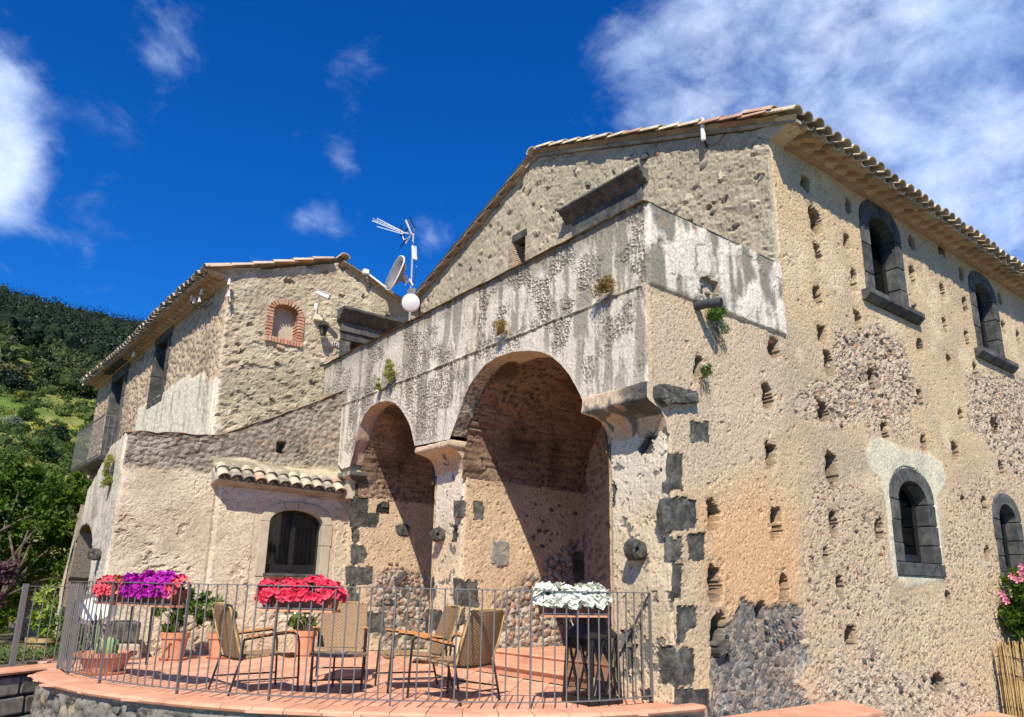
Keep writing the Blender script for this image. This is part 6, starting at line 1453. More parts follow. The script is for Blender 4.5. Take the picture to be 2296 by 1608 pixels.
# ================================================================== FURNITURE AND SMALL THINGS
M_WIK = mat('wicker', (0, 0, 0), .6, .12, 30, .1, 80, attr=True, spec=.35, bdist=.002)
def deep_copy(root, loc, rz, label, group=None):
    r = root.copy(); COL.objects.link(r); r.location = loc; r.rotation_euler = (0, 0, rz); r['label'] = label
    if group: r['group'] = group
    for ch in list(root.children):
        c = ch.copy(); COL.objects.link(c); c.parent = r
        for g in ch.children: d = g.copy(); COL.objects.link(d); d.parent = c
    ORG[r.name] = Vector(loc)
    return r
def wicker(name, f, nu, nv, cell, parent, w, h, c0=(.41, .27, .145), c1=(.15, .085, .04)):
    u = np.linspace(0, 1, nu); v = np.linspace(0, 1, nv); Uu, Vv = np.meshgrid(u, v)
    a, b = Uu * w / cell, Vv * h / (cell * .5); s = np.cos(a * math.pi) * np.where(np.floor(b) % 2 == 0, 1, -1); g = np.sin((b - np.floor(b)) * math.pi)
    hh = .004 * s * g; m = sst(-.5, .7, s * .5 + g * .6 - .3)
    P = f(Uu, Vv, hh); c = mix(C3(Uu, c1), c0, m); c = c * (1 + .12 * fbm(Uu * 4, Vv * 4, .3, 3, 9))[..., None]
    o = grid(name, P, None, M_WIK, parent, c)
    sd = o.modifiers.new('thickness', 'SOLIDIFY'); sd.thickness = .018; sd.offset = 0
    return o
def chair(loc, rz, label, group):
    t = thing('wicker_armchair', loc, label, 'armchair', group, 0)
    L = Vector(loc); k = 0
    def back(u, v, h):
        x = -.24 - .20 * v - .05 * np.sin(v * math.pi) * 0 + .035 * np.cos((u - .5) * math.pi) * -1 + .03 * v * v; wv = .25 + .015 * np.sin(v * 3)
        rc = np.where(v > .9, np.sqrt(np.clip(1 - ((v - .9) / .1) ** 2, 0, 1)) * .14 + .86, 1)
        return np.stack([loc[0] + x - h, loc[1] + (u - .5) * 2 * wv * rc, loc[2] + .33 + .50 * v - h * .3], -1)
    wicker('backrest', back, 76, 84, .022, t, .5, .52)
    def seat(u, v, h):
        x = -.25 + .56 * v; z = .325 + .035 * np.sin(v * 1.8) - .02 * np.cos((u - .5) * math.pi) - np.where(v > .9, (v - .9) ** 2 * 3.5, 0)
        return np.stack([loc[0] + x, loc[1] + (u - .5) * .5, loc[2] + z + h], -1)
    wicker('seat', seat, 60, 70, .022, t, .5, .56)
    for s in (-1, 1):
        y = .275 * s
        pts = [(.335, y, 0), (.325, y, .25), (.31, y, .46), (.29, y, .535), (.235, y, .565), (-.05, y, .535), (-.26, y, .505)]
        MB().tube([L + Vector(p) for p in pts], .0115, 8).build('front_leg', M_BLK, t, smooth=True)
        MB().tube([L + Vector(p) for p in ((-.26, y, .505), (-.27, y, .34), (-.36, y, 0))], .0115, 8).build('rear_leg', M_BLK, t, smooth=True)
        MB().tube([L + Vector(p) for p in ((.33, y, .13), (-.325, y, .13))], .009, 6).build('stretcher', M_BLK, t, smooth=True)
        ar = MB(); 
        for j in (-1, 1): ar.bar(L + Vector((.25, y + j * .016, .582)), L + Vector((-.22, y + j * .016, .530)), .024, .014)
        ar.build('armrest', M_ARM, t)
    MB().tube([L + Vector(p) for p in ((-.335, -.275, .10), (-.335, .275, .10))], .009, 6).build('stretcher', M_BLK, t)
    MB().tube([L + Vector(p) for p in ((-.26, -.275, .32), (-.26, .275, .32))], .010, 6).build('seat_rail', M_BLK, t); MB().tube([L + Vector(p) for p in ((.29, -.275, .33), (.29, .275, .33))], .010, 6).build('seat_rail', M_BLK, t)
    for s in (-1, 1): MB().tube([L + Vector(p) for p in ((-.26, .252 * s, .33), (-.35, .262 * s, .58), (-.42, .25 * s, .80), (-.43, .2 * s, .835), (-.435, 0, .84))], .011, 6).build('edge_roll', M_REED, t, smooth=True)
    t.rotation_euler = (0, 0, rz)
    return t
GC = 'wicker armchairs round the small table on the terrace'
ch = chair((4.29, 6.40, 0), math.radians(103), 'wicker armchair nearest the railing, its woven back turned to the camera', GC)
deep_copy(ch, (2.9, 7.9, 0), math.radians(2), 'wicker armchair at the left seen from its side, facing right', GC)
deep_copy(ch, (3.99, 8.28, 0), math.radians(-119), 'wicker armchair behind the little round table, facing the camera', GC)
deep_copy(ch, (4.36, 7.27, 0), math.radians(165), 'wicker armchair facing left, half hidden by the one nearest the railing', GC)
# table
tb = thing('coffee_table', (3.60, 7.50, 0), 'small low round dark metal table with mosaic top among the armchairs', 'table')
TX, TY = 3.60, 7.50
MB().lathe([(.0, .338), (.285, .338), (.295, .345), (.295, .357), (.285, .362), (0, .362)], (TX, TY, 0), 40).build('tabletop', mat('mosaic_top', (.20, .15, .10), .3, .5, 60, .2, 90, col2=(.06, .05, .045), spec=.5), tb, smooth=True)
for k in range(4):
    a = math.pi / 4 + k * math.pi / 2 + .5; MB().tube([(TX + math.cos(a) * .26, TY + math.sin(a) * .26, .34), (TX + math.cos(a) * .25, TY + math.sin(a) * .25, .0)], .011, 7).build('leg', M_BLK, tb, smooth=True)
for k in range(2):
    a = math.pi / 4 + k * math.pi / 2 + .5; MB().tube([(TX + math.cos(a) * .25, TY + math.sin(a) * .25, .10), (TX - math.cos(a) * .25, TY - math.sin(a) * .25, .10)], .008, 6).build('stretcher', M_BLK, tb)
tag(MB().lathe([(0, .363), (.045, .363), (.05, .372), (.05, .380), (.042, .380), (.038, .370), (0, .370)], (TX + .03, TY - .03, 0), 20).build('ashtray', M_GALV, None, smooth=True), 'little round metal ashtray lying on the low dark table', 'ashtray')
# lantern
M_GLASS2 = M_GLASS.copy(); M_GLASS2.name = 'lantern_glass'; M_GLASS2.node_tree.nodes['Fresnel'].inputs[0].default_value = 1.18
ln = thing('metal_lantern', (5.33, 5.56, 0), 'tall black metal floor lantern with crossed bars standing by the right pier', 'lantern')
LC = Vector((5.33, 5.56, 0)); b0, b1 = .19, .165
MB().box(LC + Vector((0, 0, .03)), (.42, .42, .06)).build('base', M_LANT, ln, bevel=.008)
for sx in (-1, 1):
    for sy_ in (-1, 1): MB().bar(LC + Vector((sx * b0, sy_ * b0, .05)), LC + Vector((sx * b1, sy_ * b1, .60)), .026).build('corner_post', M_LANT, ln)
for k in range(4):
    R = Matrix.Rotation(k * math.pi / 2, 3, 'Z'); q = lambda y, z: LC + R @ Vector((-(b0 + (b1 - b0) * (z - .05) / .55), y * (b0 + (b1 - b0) * (z - .05) / .55), z))
    fr = MB(); fr.bar(q(-.9, .08), q(.0, .58), .014); fr.bar(q(.9, .08), q(0, .58), .014); fr.bar(q(-.9, .58), q(0, .08), .014); fr.bar(q(.9, .58), q(0, .08), .014)
    fr.build('cross_bars', M_LANT, ln)
    MB().add([q(-.93, .07) , q(.93, .07), q(.93, .59), q(-.93, .59)], [(0, 1, 2, 3)]).build('pane', M_GLASS2, ln)
MB().lathe([(.262, .0), (.262, .02), (.16, .12), (.16, .13)], LC + Vector((0, 0, .59)), 4, Matrix.Rotation(math.pi / 4, 3, 'Z')).build('roof', M_LANT, ln)
nk = MB().box(LC + Vector((0, 0, .79)), (.20, .20, .15)).build('chimney', M_LANT, ln, bevel=.005)
for k in range(4):
    R = Matrix.Rotation(k * math.pi / 2, 3, 'Z')
    for y in (-.05, 0, .05):
        for z in (.76, .80, .84): MB().box(LC + R @ Vector((-.101, y, z)), (.004, .014, .014), k * math.pi / 2).build('vent_shade', M_DARK, nk)  # black patches stand in for the shade inside the vents
MB().lathe([(.20, 0), (.20, .012), (.03, .07), (.0, .07)], LC + Vector((0, 0, .865)), 4, Matrix.Rotation(math.pi / 4, 3, 'Z')).build('cap', M_LANT, ln)
MB().tube([LC + Vector((0, math.cos(t) * .07, .98 + math.sin(t) * .07)) for t in np.linspace(0, 2 * math.pi, 20)[:-1]], .006, 6, True).build('handle_ring', M_LANT, ln)
tag(MB().lathe([(0, .06), (.045, .06), (.045, .22), (.0, .22)], LC, 16).build('candle', M_CREAM, None, smooth=True), 'thick cream candle inside the black floor lantern', 'candle')
# ---------------- petunia boxes
def flower_mesh(m, mc, seed):
    rs = random.Random(seed); V = [(0, 0, -.012)]; n = 15
    for k in range(n): a = 2 * math.pi * k / n; V.append((math.cos(a) * .010, math.sin(a) * .010, .002))
    for k in range(n): a = 2 * math.pi * k / n; r = .031 + .0045 * math.cos(5 * a) + rs.uniform(-.001, .001); V.append((math.cos(a) * r, math.sin(a) * r, .006 + .004 * math.sin(5 * a + 1) + rs.uniform(-.002, .002)))
    Fc = [(0, 1 + k, 1 + (k + 1) % n) for k in range(n)] + [(1 + k, 1 + n + k, 1 + n + (k + 1) % n, 1 + (k + 1) % n) for k in range(n)]
    me = bpy.data.meshes.new('flower'); me.from_pydata(V, [], Fc); me.materials.append(m); me.materials.append(mc)
    for i, p in enumerate(me.polygons): p.material_index = 1 if i < n else 0; p.use_smooth = True
    return me
def petal(name, c, c2, tr=.3):
    m = mat(name, c, .55, .22, 60, 0, 0, col2=c2, spec=.3); nt = m.node_tree; b = nt.nodes['Principled BSDF']; t = nt.nodes.new('ShaderNodeBsdfTranslucent'); ms = nt.nodes.new('ShaderNodeMixShader'); ms.inputs[0].default_value = tr
    t.inputs['Color'].default_value = (*c, 1); nt.links.new(b.outputs[0], ms.inputs[1]); nt.links.new(t.outputs[0], ms.inputs[2]); nt.links.new(ms.outputs[0], nt.nodes['Material Output'].inputs['Surface']); return m
FM = {'red': flower_mesh(petal('crimson_petal', (.80, .025, .09), (.88, .10, .16)), petal('crimson_throat', (.35, .0, .04), (.4, .0, .05)), 1), 'purple': flower_mesh(petal('purple_petal', (.42, .006, .34), (.55, .03, .48)), petal('purple_throat', (.10, .0, .14), (.1, .0, .14)), 2),
      'coral': flower_mesh(petal('coral_petal', (.82, .08, .12), (.85, .20, .22)), petal('coral_throat', (.6, .03, .08), (.6, .05, .08)), 3), 'white': flower_mesh(petal('white_petal', (.84, .86, .78), (.80, .84, .68), .2), petal('green_throat', (.55, .62, .35), (.5, .6, .3)), 4)}
def rail_at(x):
    i = min(range(len(rp) - 1), key=lambda i: abs(projx(rp[i]) - x)); d = (rp[min(i + 1, len(rp) - 1)] - rp[i - 1]).normalized(); return rp[i], d, Vector((-d.y, d.x, 0)) * sgn
M_BOX = mat('brown_plastic_box', (.26, .095, .06), .5, .15, 9, .05, 60, col2=(.32, .12, .075))
def flowerbox(x, ln_, kinds, label, n, seed, hgt=.145, hang=0, M=M_BOX, inn=.13):
    p, d, nr = rail_at(x); base = p + nr * inn; zb = .80; t = thing('flower_box', (base.x, base.y, zb), label, 'flower box', 'flower boxes hanging on the terrace railing')
    rs = random.Random(seed)
    def pt(a, b, z): return base + d * a + nr * b + Vector((0, 0, z))
    h = ln_ / 2; V = [pt(sx * (h - .03), sy_ * .065, zb) for sx, sy_ in ((-1, -1), (1, -1), (1, 1), (-1, 1))] + [pt(sx * h, sy_ * .085, zb + .145) for sx, sy_ in ((-1, -1), (1, -1), (1, 1), (-1, 1))]
    MB().add(V, [(3, 2, 1, 0), (0, 1, 5, 4), (1, 2, 6, 5), (2, 3, 7, 6), (3, 0, 4, 7)]).build('trough', M, t)
    V = [pt(sx * (h + .008), sy_ * .093, z) for z in (zb + .135, zb + .155) for sx, sy_ in ((-1, -1), (1, -1), (1, 1), (-1, 1))]
    MB().add(V, [(0, 1, 5, 4), (1, 2, 6, 5), (2, 3, 7, 6), (3, 0, 4, 7), (4, 5, 6, 7)]).build('rim', M, t)
    V = [pt(sx * (h + .0), sy_ * .095, z) for z in (zb - .012, zb + .012) for sx, sy_ in ((-1, -1), (1, -1), (1, 1), (-1, 1))]
    MB().add(V, [(3, 2, 1, 0), (0, 1, 5, 4), (1, 2, 6, 5), (2, 3, 7, 6), (3, 0, 4, 7)]).build('drip_tray', M_POT, t)
    MB().bar(pt(-h - .02, -.10, zb + .02), pt(h + .02, -.10, zb + .02), .008).build('wire', M_IRON, t)
    for sx in (-.7, .7): MB().tube([pt(sx * h, -.13, 1.03), pt(sx * h, -.105, 1.03), pt(sx * h, -.10, zb + .02), pt(sx * h, .09, zb - .016)], .005, 5).build('hook', M_IRON, t)
    # leafy mound, then blossoms facing outward
    cen = [pt(rs.uniform(-h, h) * .95, rs.uniform(-.06, .06), zb + .19 + rs.uniform(0, .04)) for _ in range(16)]
    leaves('foliage', [tuple(c) for c in cen], [.07] * 16, 60, .016, LM_S, t, seed=seed, squash=.8)
    for k in range(int(n * .86)):
        a = (k + .5) / n * 2 - 1 if n < 20 else rs.uniform(-1, 1); el = rs.uniform(-.55, 1.0); sa_ = 0
        th1 = rs.uniform(-.35, math.pi + .1) if k % 3 else rs.uniform(-.4, 1.4); e = (1 - abs(a) ** 4) ** .4; ry = .14 * e; rz_ = hgt * (.9 + .10 * math.sin(a * 4 + seed)) * (e * .6 + .4)
        off = Vector((0, 0, 0)); nv = (d * (a * 1.0) * (.8 if abs(a) > .8 else .25) + nr * (-math.cos(th1)) + Vector((0, 0, math.sin(th1) * 1.1))).normalized()
        pos = pt(a * (h + .055), -math.cos(th1) * ry, zb + .135 + max(-.05, math.sin(th1)) * rz_ + rs.uniform(-.03, .022) + .014 * math.sin(a * 9 + th1 * 3))
        kd = kinds[0] if len(kinds) == 1 else kinds[min(len(kinds) - 1, int((a + 1) / 2 * len(kinds)))]
        o = lnk('flower', FM[kd], t); o.location = pos - ORG[t.name]; nv = (nv + Vector((rs.uniform(-.5, .5), rs.uniform(-.5, .5), rs.uniform(-.4, .5)))).normalized(); o.rotation_euler = nv.to_track_quat('Z', 'Y').to_euler(); s = rs.uniform(1.0, 1.5); o.scale = (s, s, s)
    return t
flowerbox(1297, .66, ['white'], 'brown flower box full of white petunias on the right part of the railing', 290, 5)
flowerbox(640, .74, ['red'], 'brown flower box full of crimson petunias in front of the arched window', 290, 6)
flowerbox(290, .82, ['purple'] * 8 + ['coral'], 'brown flower box overflowing with purple petunias, a few coral ones at its right end', 300, 7, hgt=.20)
flowerbox(196, .5, ['coral'], 'smaller flower box of coral red petunias at the left bend of the railing', 160, 8, hgt=.13)
o = lnk('fallen_flower', FM['white'], None); q = on(2, .79, 1283, 1385); p, d, nr = rail_at(1283); o.location = p + nr * .05 + Vector((0, 0, .76)); o.scale = (1.6, 1.6, 1.6); o.rotation_euler = (1.3, 0, .7); tag(o, 'single white petunia blossom hanging below the white flower box', 'flower')
# ---------------- pots and plants
def pot(loc, r, h, label, m=M_POT, sc=True, n=28, cat='plant pot', name='potted_plant'):
    t = thing(name, loc, label, cat); L = Vector(loc); z0 = .025 if sc else 0
    MB().lathe([(r * .72, z0), (r * .90, z0 + h * .74), (r * .90, z0 + h * .76), (r * 1.0, z0 + h * .77), (r * 1.02, z0 + h), (r * .93, z0 + h), (r * .90, z0 + h * .88), (0, z0 + h * .88)], L, n).build('pot', m, t, smooth=True)
    if sc: MB().lathe([(0, 0), (r * .85, 0), (r * .98, .03), (r * .93, .035), (r * .8, .012), (0, .012)], L, n).build('saucer', m, t, smooth=True)
    return t
def bushy(t, base, tops, per, size, lm, seed, asp=.3, stem=M_BARK, squash=1.0, clump=8):
    mb = MB(); [mb.tube([Vector(base), Vector(base).lerp(Vector(c), .5) + Vector((.02, 0, .05)), Vector(c)], [.010, .008, .005], 5) for c, r in tops]; mb.build('stem', stem, t)
    leaves('foliage', [c for c, r in tops], [r for c, r in tops], per, size, lm, t, seed=seed, squash=squash, clump=clump, asp=asp)
def tops(lst, x): return crowns_px(lst, 1, x)
p1 = pot((3.02, 11.45, 0), .19, .34, 'round terracotta pot with tall leafy shrub against the plaster wall')
bushy(p1, (3.02, 11.45, .3), tops([(395, 1360, 22), (375, 1335, 18), (415, 1330, 20), (430, 1360, 20), (395, 1390, 18), (360, 1365, 14), (450, 1385, 14), (380, 1410, 12), (402, 1312, 12)], 11.5), 280, .05, LM_C, 51, .25)
p2 = pot((3.62, 11.4, 0), .17, .32, 'smaller terracotta pot with a round leafy bush, behind the left armchair')
bushy(p2, (3.62, 11.4, .3), tops([(480, 1360, 24), (460, 1345, 18), (500, 1370, 18), (485, 1385, 18), (450, 1375, 14), (520, 1380, 9)], 11.5), 300, .038, LM_S, 52, .4)
p3 = pot((4.85, 11.3, 0), .17, .34, 'terracotta pot with white flowering shrub below the arched window')
bushy(p3, (4.85, 11.3, .3), tops([(660, 1385, 22), (680, 1360, 20), (645, 1365, 16), (700, 1345, 18), (690, 1395, 16), (740, 1345, 14), (755, 1330, 10), (725, 1330, 12), (670, 1410, 14), (765, 1355, 8)], 11.4), 240, .042, LM_S, 53, .35)
rs = random.Random(4)
for x, y in ((640, 1352), (655, 1340), (690, 1335), (705, 1325), (632, 1385), (665, 1372), (684, 1345), (745, 1322), (768, 1335), (712, 1352), (648, 1378), (700, 1370)):
    q = Vector(on(1, 11.12, x, y))
    for j in range(4):
        o = lnk('flower', FM['white'], p3); o.location = q + Vector((rs.uniform(-.03, .03), rs.uniform(-.02, .02), rs.uniform(-.03, .03))) - ORG[p3.name]; o.scale = (.42,) * 3; o.rotation_euler = (rs.uniform(.5, 1.6), 0, rs.uniform(-1, 1))
p4 = pot((1.62, 13.0, -.03), .21, .26, 'yellowish pot with a tall yellow green croton behind the short left fence', M_REED, False)
bushy(p4, (1.62, 13.0, .2), tops([(100, 1400, 16), (105, 1370, 15), (95, 1345, 14), (108, 1325, 10), (120, 1385, 13), (85, 1385, 12), (112, 1415, 12)], 13.0), 60, .09, leafmat('croton_leaf', (.10, .22, .02), (.42, .50, .08), .4), 54, .22, clump=6)
# bowl with cactus
bw = thing('cactus_bowl', (1.93, 10.12, 0), 'wide faceted terracotta bowl with cactus pads by the left bend of the railing', 'planter')
MB().lathe([(.20, .03), (.27, .17), (.27, .185), (.33, .19), (.34, .235), (.30, .235), (.28, .2), (0, .2)], (1.93, 10.12, 0), 8).build('bowl', M_POT, bw); MB().lathe([(0, 0), (.24, 0), (.27, .03), (.0, .02)], (1.93, 10.12, 0), 24).build('saucer', M_POT, bw, smooth=True)
M_CAC = mat('cactus_green', (.22, .34, .14), .6, .15, 20, .1, 80); 
def pad(c, r, rz, tilt=0): 
    bm = MB(); n = 18; R = Matrix.Rotation(rz, 3, 'Z') @ Matrix.Rotation(tilt, 3, 'X'); rows = 8; V = []
    for i in range(rows + 1):
        t = math.pi * i / rows
        for k in range(n): a = 2 * math.pi * k / n; V.append(Vector(c) + R @ Vector((math.sin(t) * math.cos(a) * r[0], math.sin(t) * math.sin(a) * r[1], r[2] - math.cos(t) * r[2])))
    return bm.add(V, [(i * n + k, i * n + (k + 1) % n, (i + 1) * n + (k + 1) % n, (i + 1) * n + k) for i in range(rows) for k in range(n)]).build('cactus_pad', M_CAC, bw, smooth=True)
pad((1.93, 10.04, .19), (.085, .03, .11), -.6); pad((2.04, 10.18, .19), (.03, .02, .09), .4); pad((1.84, 10.28, .19), (.025, .022, .26), .1); pad((1.82, 10.1, .19), (.025, .02, .07), .1)
# basalt mortar block on a pale stone
bk = tag(MB().prism([(-.24, 0), (.24, 0), (.22, .20), (-.22, .22)], lambda a, b, h: Vector((2.42 + a, 11.85 + h, b)), -.16, .16).build('plinth_stone', M_PALE, None, bevel=.03), 'pale rough stone block on the terrace floor carrying a dark basalt mortar', 'stone block')
mo = thing('basalt_mortar', (2.42, 11.85, .21), 'dark square basalt mortar standing on a pale block by the wall', 'mortar')
MB().box((2.42, 11.85, .36), (.40, .30, .28)).build('block', M_STONE, mo, bevel=.03); MB().lathe([(.13, 0), (.14, .02), (0, .021)], (2.42, 11.85, .485), 18).build('hollow_shade', M_DARK, mo)  # black disc on top stands in for the shaded hollow
# white enamel tray on a black stand
tr_ = thing('tray_stand', (1.98, 10.75, 0), 'oval white tray with grey rim propped on thin black legs behind the railing', 'tray stand')
tc_ = Vector(on(1, 10.75, 211, 1366)); tc_.y = 10.75; nd = (Vector((0, 0, 1.3)) - tc_).normalized(); M3 = nd.to_track_quat('Z', 'Y').to_matrix() @ Matrix.Diagonal((1.28, .92, 1)) 
MB().lathe([(0, .0), (.14, .004), (.15, .02), (.0, .012)], tc_, 30, M3).build('tray', M_WHITE, tr_, smooth=True); MB().lathe([(.146, -.002), (.20, .018), (.205, .026), (.15, .012)], tc_, 30, M3).build('rim', mat('grey_enamel', (.20, .17, .165), .4, .1, 20, 0), tr_, smooth=True)
for dx, dy in ((-.14, 0), (.16, .06), (.05, -.14)): MB().tube([tc_ + Vector((dx * .3, dy * .3, -.05)), (tc_.x + dx, tc_.y + dy, 0)], .012, 6).build('leg', M_BLK, tr_)
st = thing('iron_stand', (2.35, 10.9, 0), 'dark iron stand with two uprights just left of the basalt mortar', 'stand')
for dx in (0, .24): MB().tube([(2.32 + dx, 10.9, 0), (2.30 + dx, 10.9, .82)], .014, 6).build('upright', M_BLK, st)
MB().tube([(2.28, 10.9, .8), (2.58, 10.9, .8)], .012, 6).build('crossbar', M_BLK, st)
# black rack in the left bay
rk = thing('iron_rack', (6.1, 9.55, 0), 'thin black iron rack standing in the left bay beside the middle pier', 'rack')
for dx, dy in ((0, 0), (.16, 0), (0, .16), (.16, .16)): MB().tube([(6.1 + dx, 9.5 + dy, 0), (6.1 + dx, 9.5 + dy, 1.0)], .012, 5).build('leg', M_BLK, rk)
for z in (.25, .6, .98): MB().box((6.18, 9.58, z), (.2, .2, .015)).build('shelf', M_BLK, rk)
for z in (.3, .65): MB().bar((6.1, 9.5, z), (6.1, 9.66, z + .3), .008).build('brace', M_BLK, rk)
# ---------------- tethering stones
def ringstone(plane, x, y, label, s=1.0):
    s *= .80; u, z = plane.px(x, y); k = .17 * s; P0 = plane.p(u, z, 0)
    # the eye stands out from the wall, so move it toward the viewer along the sight line
    cpx = MC.T @ np.array([(x - 1148) / F_, (y - PY_) / F_, 1.0]); t = ((plane.o + plane.n * .11 * s - CAMP) @ plane.n) / (cpx @ plane.n); c = Vector(CAMP + t * cpx)
    th_ = thing('tethering_stone', c, label, 'stone', 'holed tethering stones built into the walls'); uu = Vector(plane.u); nn_ = Vector(plane.n); zz_ = Vector((0, 0, 1)); M3 = Matrix((uu, nn_, zz_)).transposed(); n = 22; V = []; 
    prof = [(.035, -.085), (.085, -.095), (.112, -.075), (.12, 0), (.112, .075), (.085, .095), (.035, .085), (.03, .0)]
    for r, a in prof:
        for k_ in range(n):
            t = 2 * math.pi * k_ / n; rr_ = r * (1 + (.22 * mnoise.noise(Vector((math.cos(t) * 2, math.sin(t) * 2, a * 9 + u))) if r > .05 else 0)); 
            ex = 1.0 if r < .05 else (1.0 + (.35 if math.sin(t) < -.2 else 0)); ox, oz = (.045, -.005) if r < .05 else (0, 0)
            V.append(c + M3 @ (Vector((a * s, (math.sin(t) * rr_ * ex + ox) * s, (math.cos(t) * rr_ * 1.05 + oz) * s))))
    m = len(prof); Fc = [(i * n + k_, i * n + (k_ + 1) % n, ((i + 1) % m) * n + (k_ + 1) % n, ((i + 1) % m) * n + k_) for i in range(m) for k_ in range(n)]
    MB().add(V, Fc).build('stone', M_STONE, th_, smooth=True)
    return th_
ringstone(PA0, 1423, 1233, 'holed basalt tethering stone jutting from the right pier', 1.08); ringstone(PA0, 981, 1199, 'holed basalt tethering stone jutting from the middle pier', 1.0); ringstone(PF, 211, 1243, 'holed basalt tethering stone jutting from the white left buttress', .9)
# ---------------- security camera, box, wall lamp, plate
def tl(x, y, h): # point at height h in front of the side house gable
    d = MC.T @ np.array([(x - 1148) / F_, (y - PY_) / F_, 1.0]); t = (13.2 - h - CAMP[1]) / d[1]; return Vector(CAMP + t * d)
cm = thing('security_camera', tl(709, 678, 0), 'white security camera on a curved bracket above the wall lamp', 'camera')
a_, b_ = tl(709, 655, .30), tl(738, 668, .42); MB().bar(a_, b_, .085, .075).build('housing', M_WHITE, cm, bevel=.015); MB().bar(a_ + Vector((-.02, 0, .045)), b_ + Vector((.03, -.02, .045)), .10, .012).build('sunshade', M_WHITE, cm, bevel=.005)
dd_ = (b_ - a_).normalized(); MB().bar(b_ - dd_ * .01, b_ + dd_ * .006, .07, .06).build('lens', M_BLK, cm)
MB().tube([tl(718, 668, .30), tl(716, 680, .25), tl(712, 690, .12), tl(709, 697, .0)], .016, 8).build('bracket', M_WHITE, cm, smooth=True); MB().box(tl(708, 688, .02), (.06, .04, .14)).build('wall_plate', M_WHITE, cm, bevel=.01)
cb_ = MB().box(tl(713, 713, .06), (.16, .11, .11)).build('junction_box', M_CREAM, cm, bevel=.01); MB().tube([tl(709, 695, .03), tl(708, 702, .05), tl(712, 708, .06)], .007, 6).build('cable', M_WHITE, cm)
wl_ = thing('wall_lamp', tl(724, 728, 0), 'black wrought wall lantern with glass panes left of the upper door', 'lamp'); lc = tl(725, 739, .2)
MB().tube([tl(718, 727, 0), tl(722, 722, .10), tl(728, 722, .2), lc + Vector((0, 0, .12))], .012, 6).build('arm', M_BLK, wl_)
MB().lathe([(.11, .06), (.115, .065), (.05, .12), (.02, .14), (0, .15)], lc, 6).build('roof', M_BLK, wl_); MB().lathe([(.05, -.12), (.055, -.10), (0, -.10)], lc, 6).build('base', M_BLK, wl_)
for k in range(6): a = k * math.pi / 3; MB().bar(lc + Vector((math.cos(a) * .05, math.sin(a) * .05, -.11)), lc + Vector((math.cos(a) * .095, math.sin(a) * .095, .065)), .010).build('bar', M_BLK, wl_)
MB().lathe([(.045, -.10), (.085, .06)], lc, 6).build('glass', M_GLASS, wl_)
pt_ = thing('house_number', tl(752, 773, 0), 'small white ceramic house number plate reading 14 beside the upper door', 'number plate')
MB().box(tl(752, 773, .025), (.14, .02, .10)).build('plate', M_CER, pt_, bevel=.004); MB().box(tl(752, 773, .036), (.12, .004, .082)).build('panel', M_BLK, pt_)
cu = bpy.data.curves.new('digits', 'FONT'); cu.body = '14'; cu.size = .095; cu.align_x = 'CENTER'; cu.align_y = 'CENTER'; cu.extrude = .002; to = bpy.data.objects.new('digits_tmp', cu); COL.objects.link(to)
dg = bpy.context.evaluated_depsgraph_get(); dg.update(); me_ = bpy.data.meshes.new_from_object(to.evaluated_get(dg)); me_.materials.clear(); me_.materials.append(M_CER); bpy.data.objects.remove(to); me_.name = 'digits'
o = lnk('digits', me_, pt_); o.location = tl(752, 773, .041) - ORG[pt_.name]; o.rotation_euler = (math.pi / 2, 0, 0)
# insulators
def insulator(p, lab, wall=None):
    t = thing('insulator', p, lab, 'insulator', 'old white porcelain insulators on the side house'); MB().lathe([(.0, -.06), (.032, -.06), (.036, -.045), (.022, -.02), (.024, 0), (.030, .01), (.018, .03), (.024, .045), (.014, .06), (0, .06)], p, 12).build('bell', M_CER, t, smooth=True)
    w = Vector(wall); MB().tube([w, w.lerp(p, .5) + Vector((0, 0, -.14)), p + Vector((0, 0, -.12)), p + Vector((0, 0, -.05))], .008, 6).build('hook', M_BLK, t)
insulator(tl(514, 632, .14), 'white insulator high on the corner of the rubble gable, upper one', tl(520, 645, -.02)); insulator(tl(513, 659, .14), 'white insulator on the corner of the rubble gable, lower one', tl(519, 675, -.02))
def lsp(x, y, h):
    d = MC.T @ np.array([(x - 1148) / F_, (y - PY_) / F_, 1.0]); o_ = PLS.o + PLS.n * h; t = ((o_ - CAMP) @ PLS.n) / (d @ PLS.n); return Vector(CAMP + t * d)
for x, y, lab in ((430, 668, 'white insulator under the side eave, leftmost of the cluster of four'), (452, 654, 'white insulator under the side eave, topmost of the cluster of four'), (448, 671, 'white insulator under the side eave, rightmost of the cluster of four'), (436, 674, 'white insulator under the side eave, lowest of the cluster of four'), (300, 794, 'single white insulator beside the head of the balcony door')):
    q = lsp(x, y, .22); insulator(q, lab, q - Vector(PLS.n) * .24)
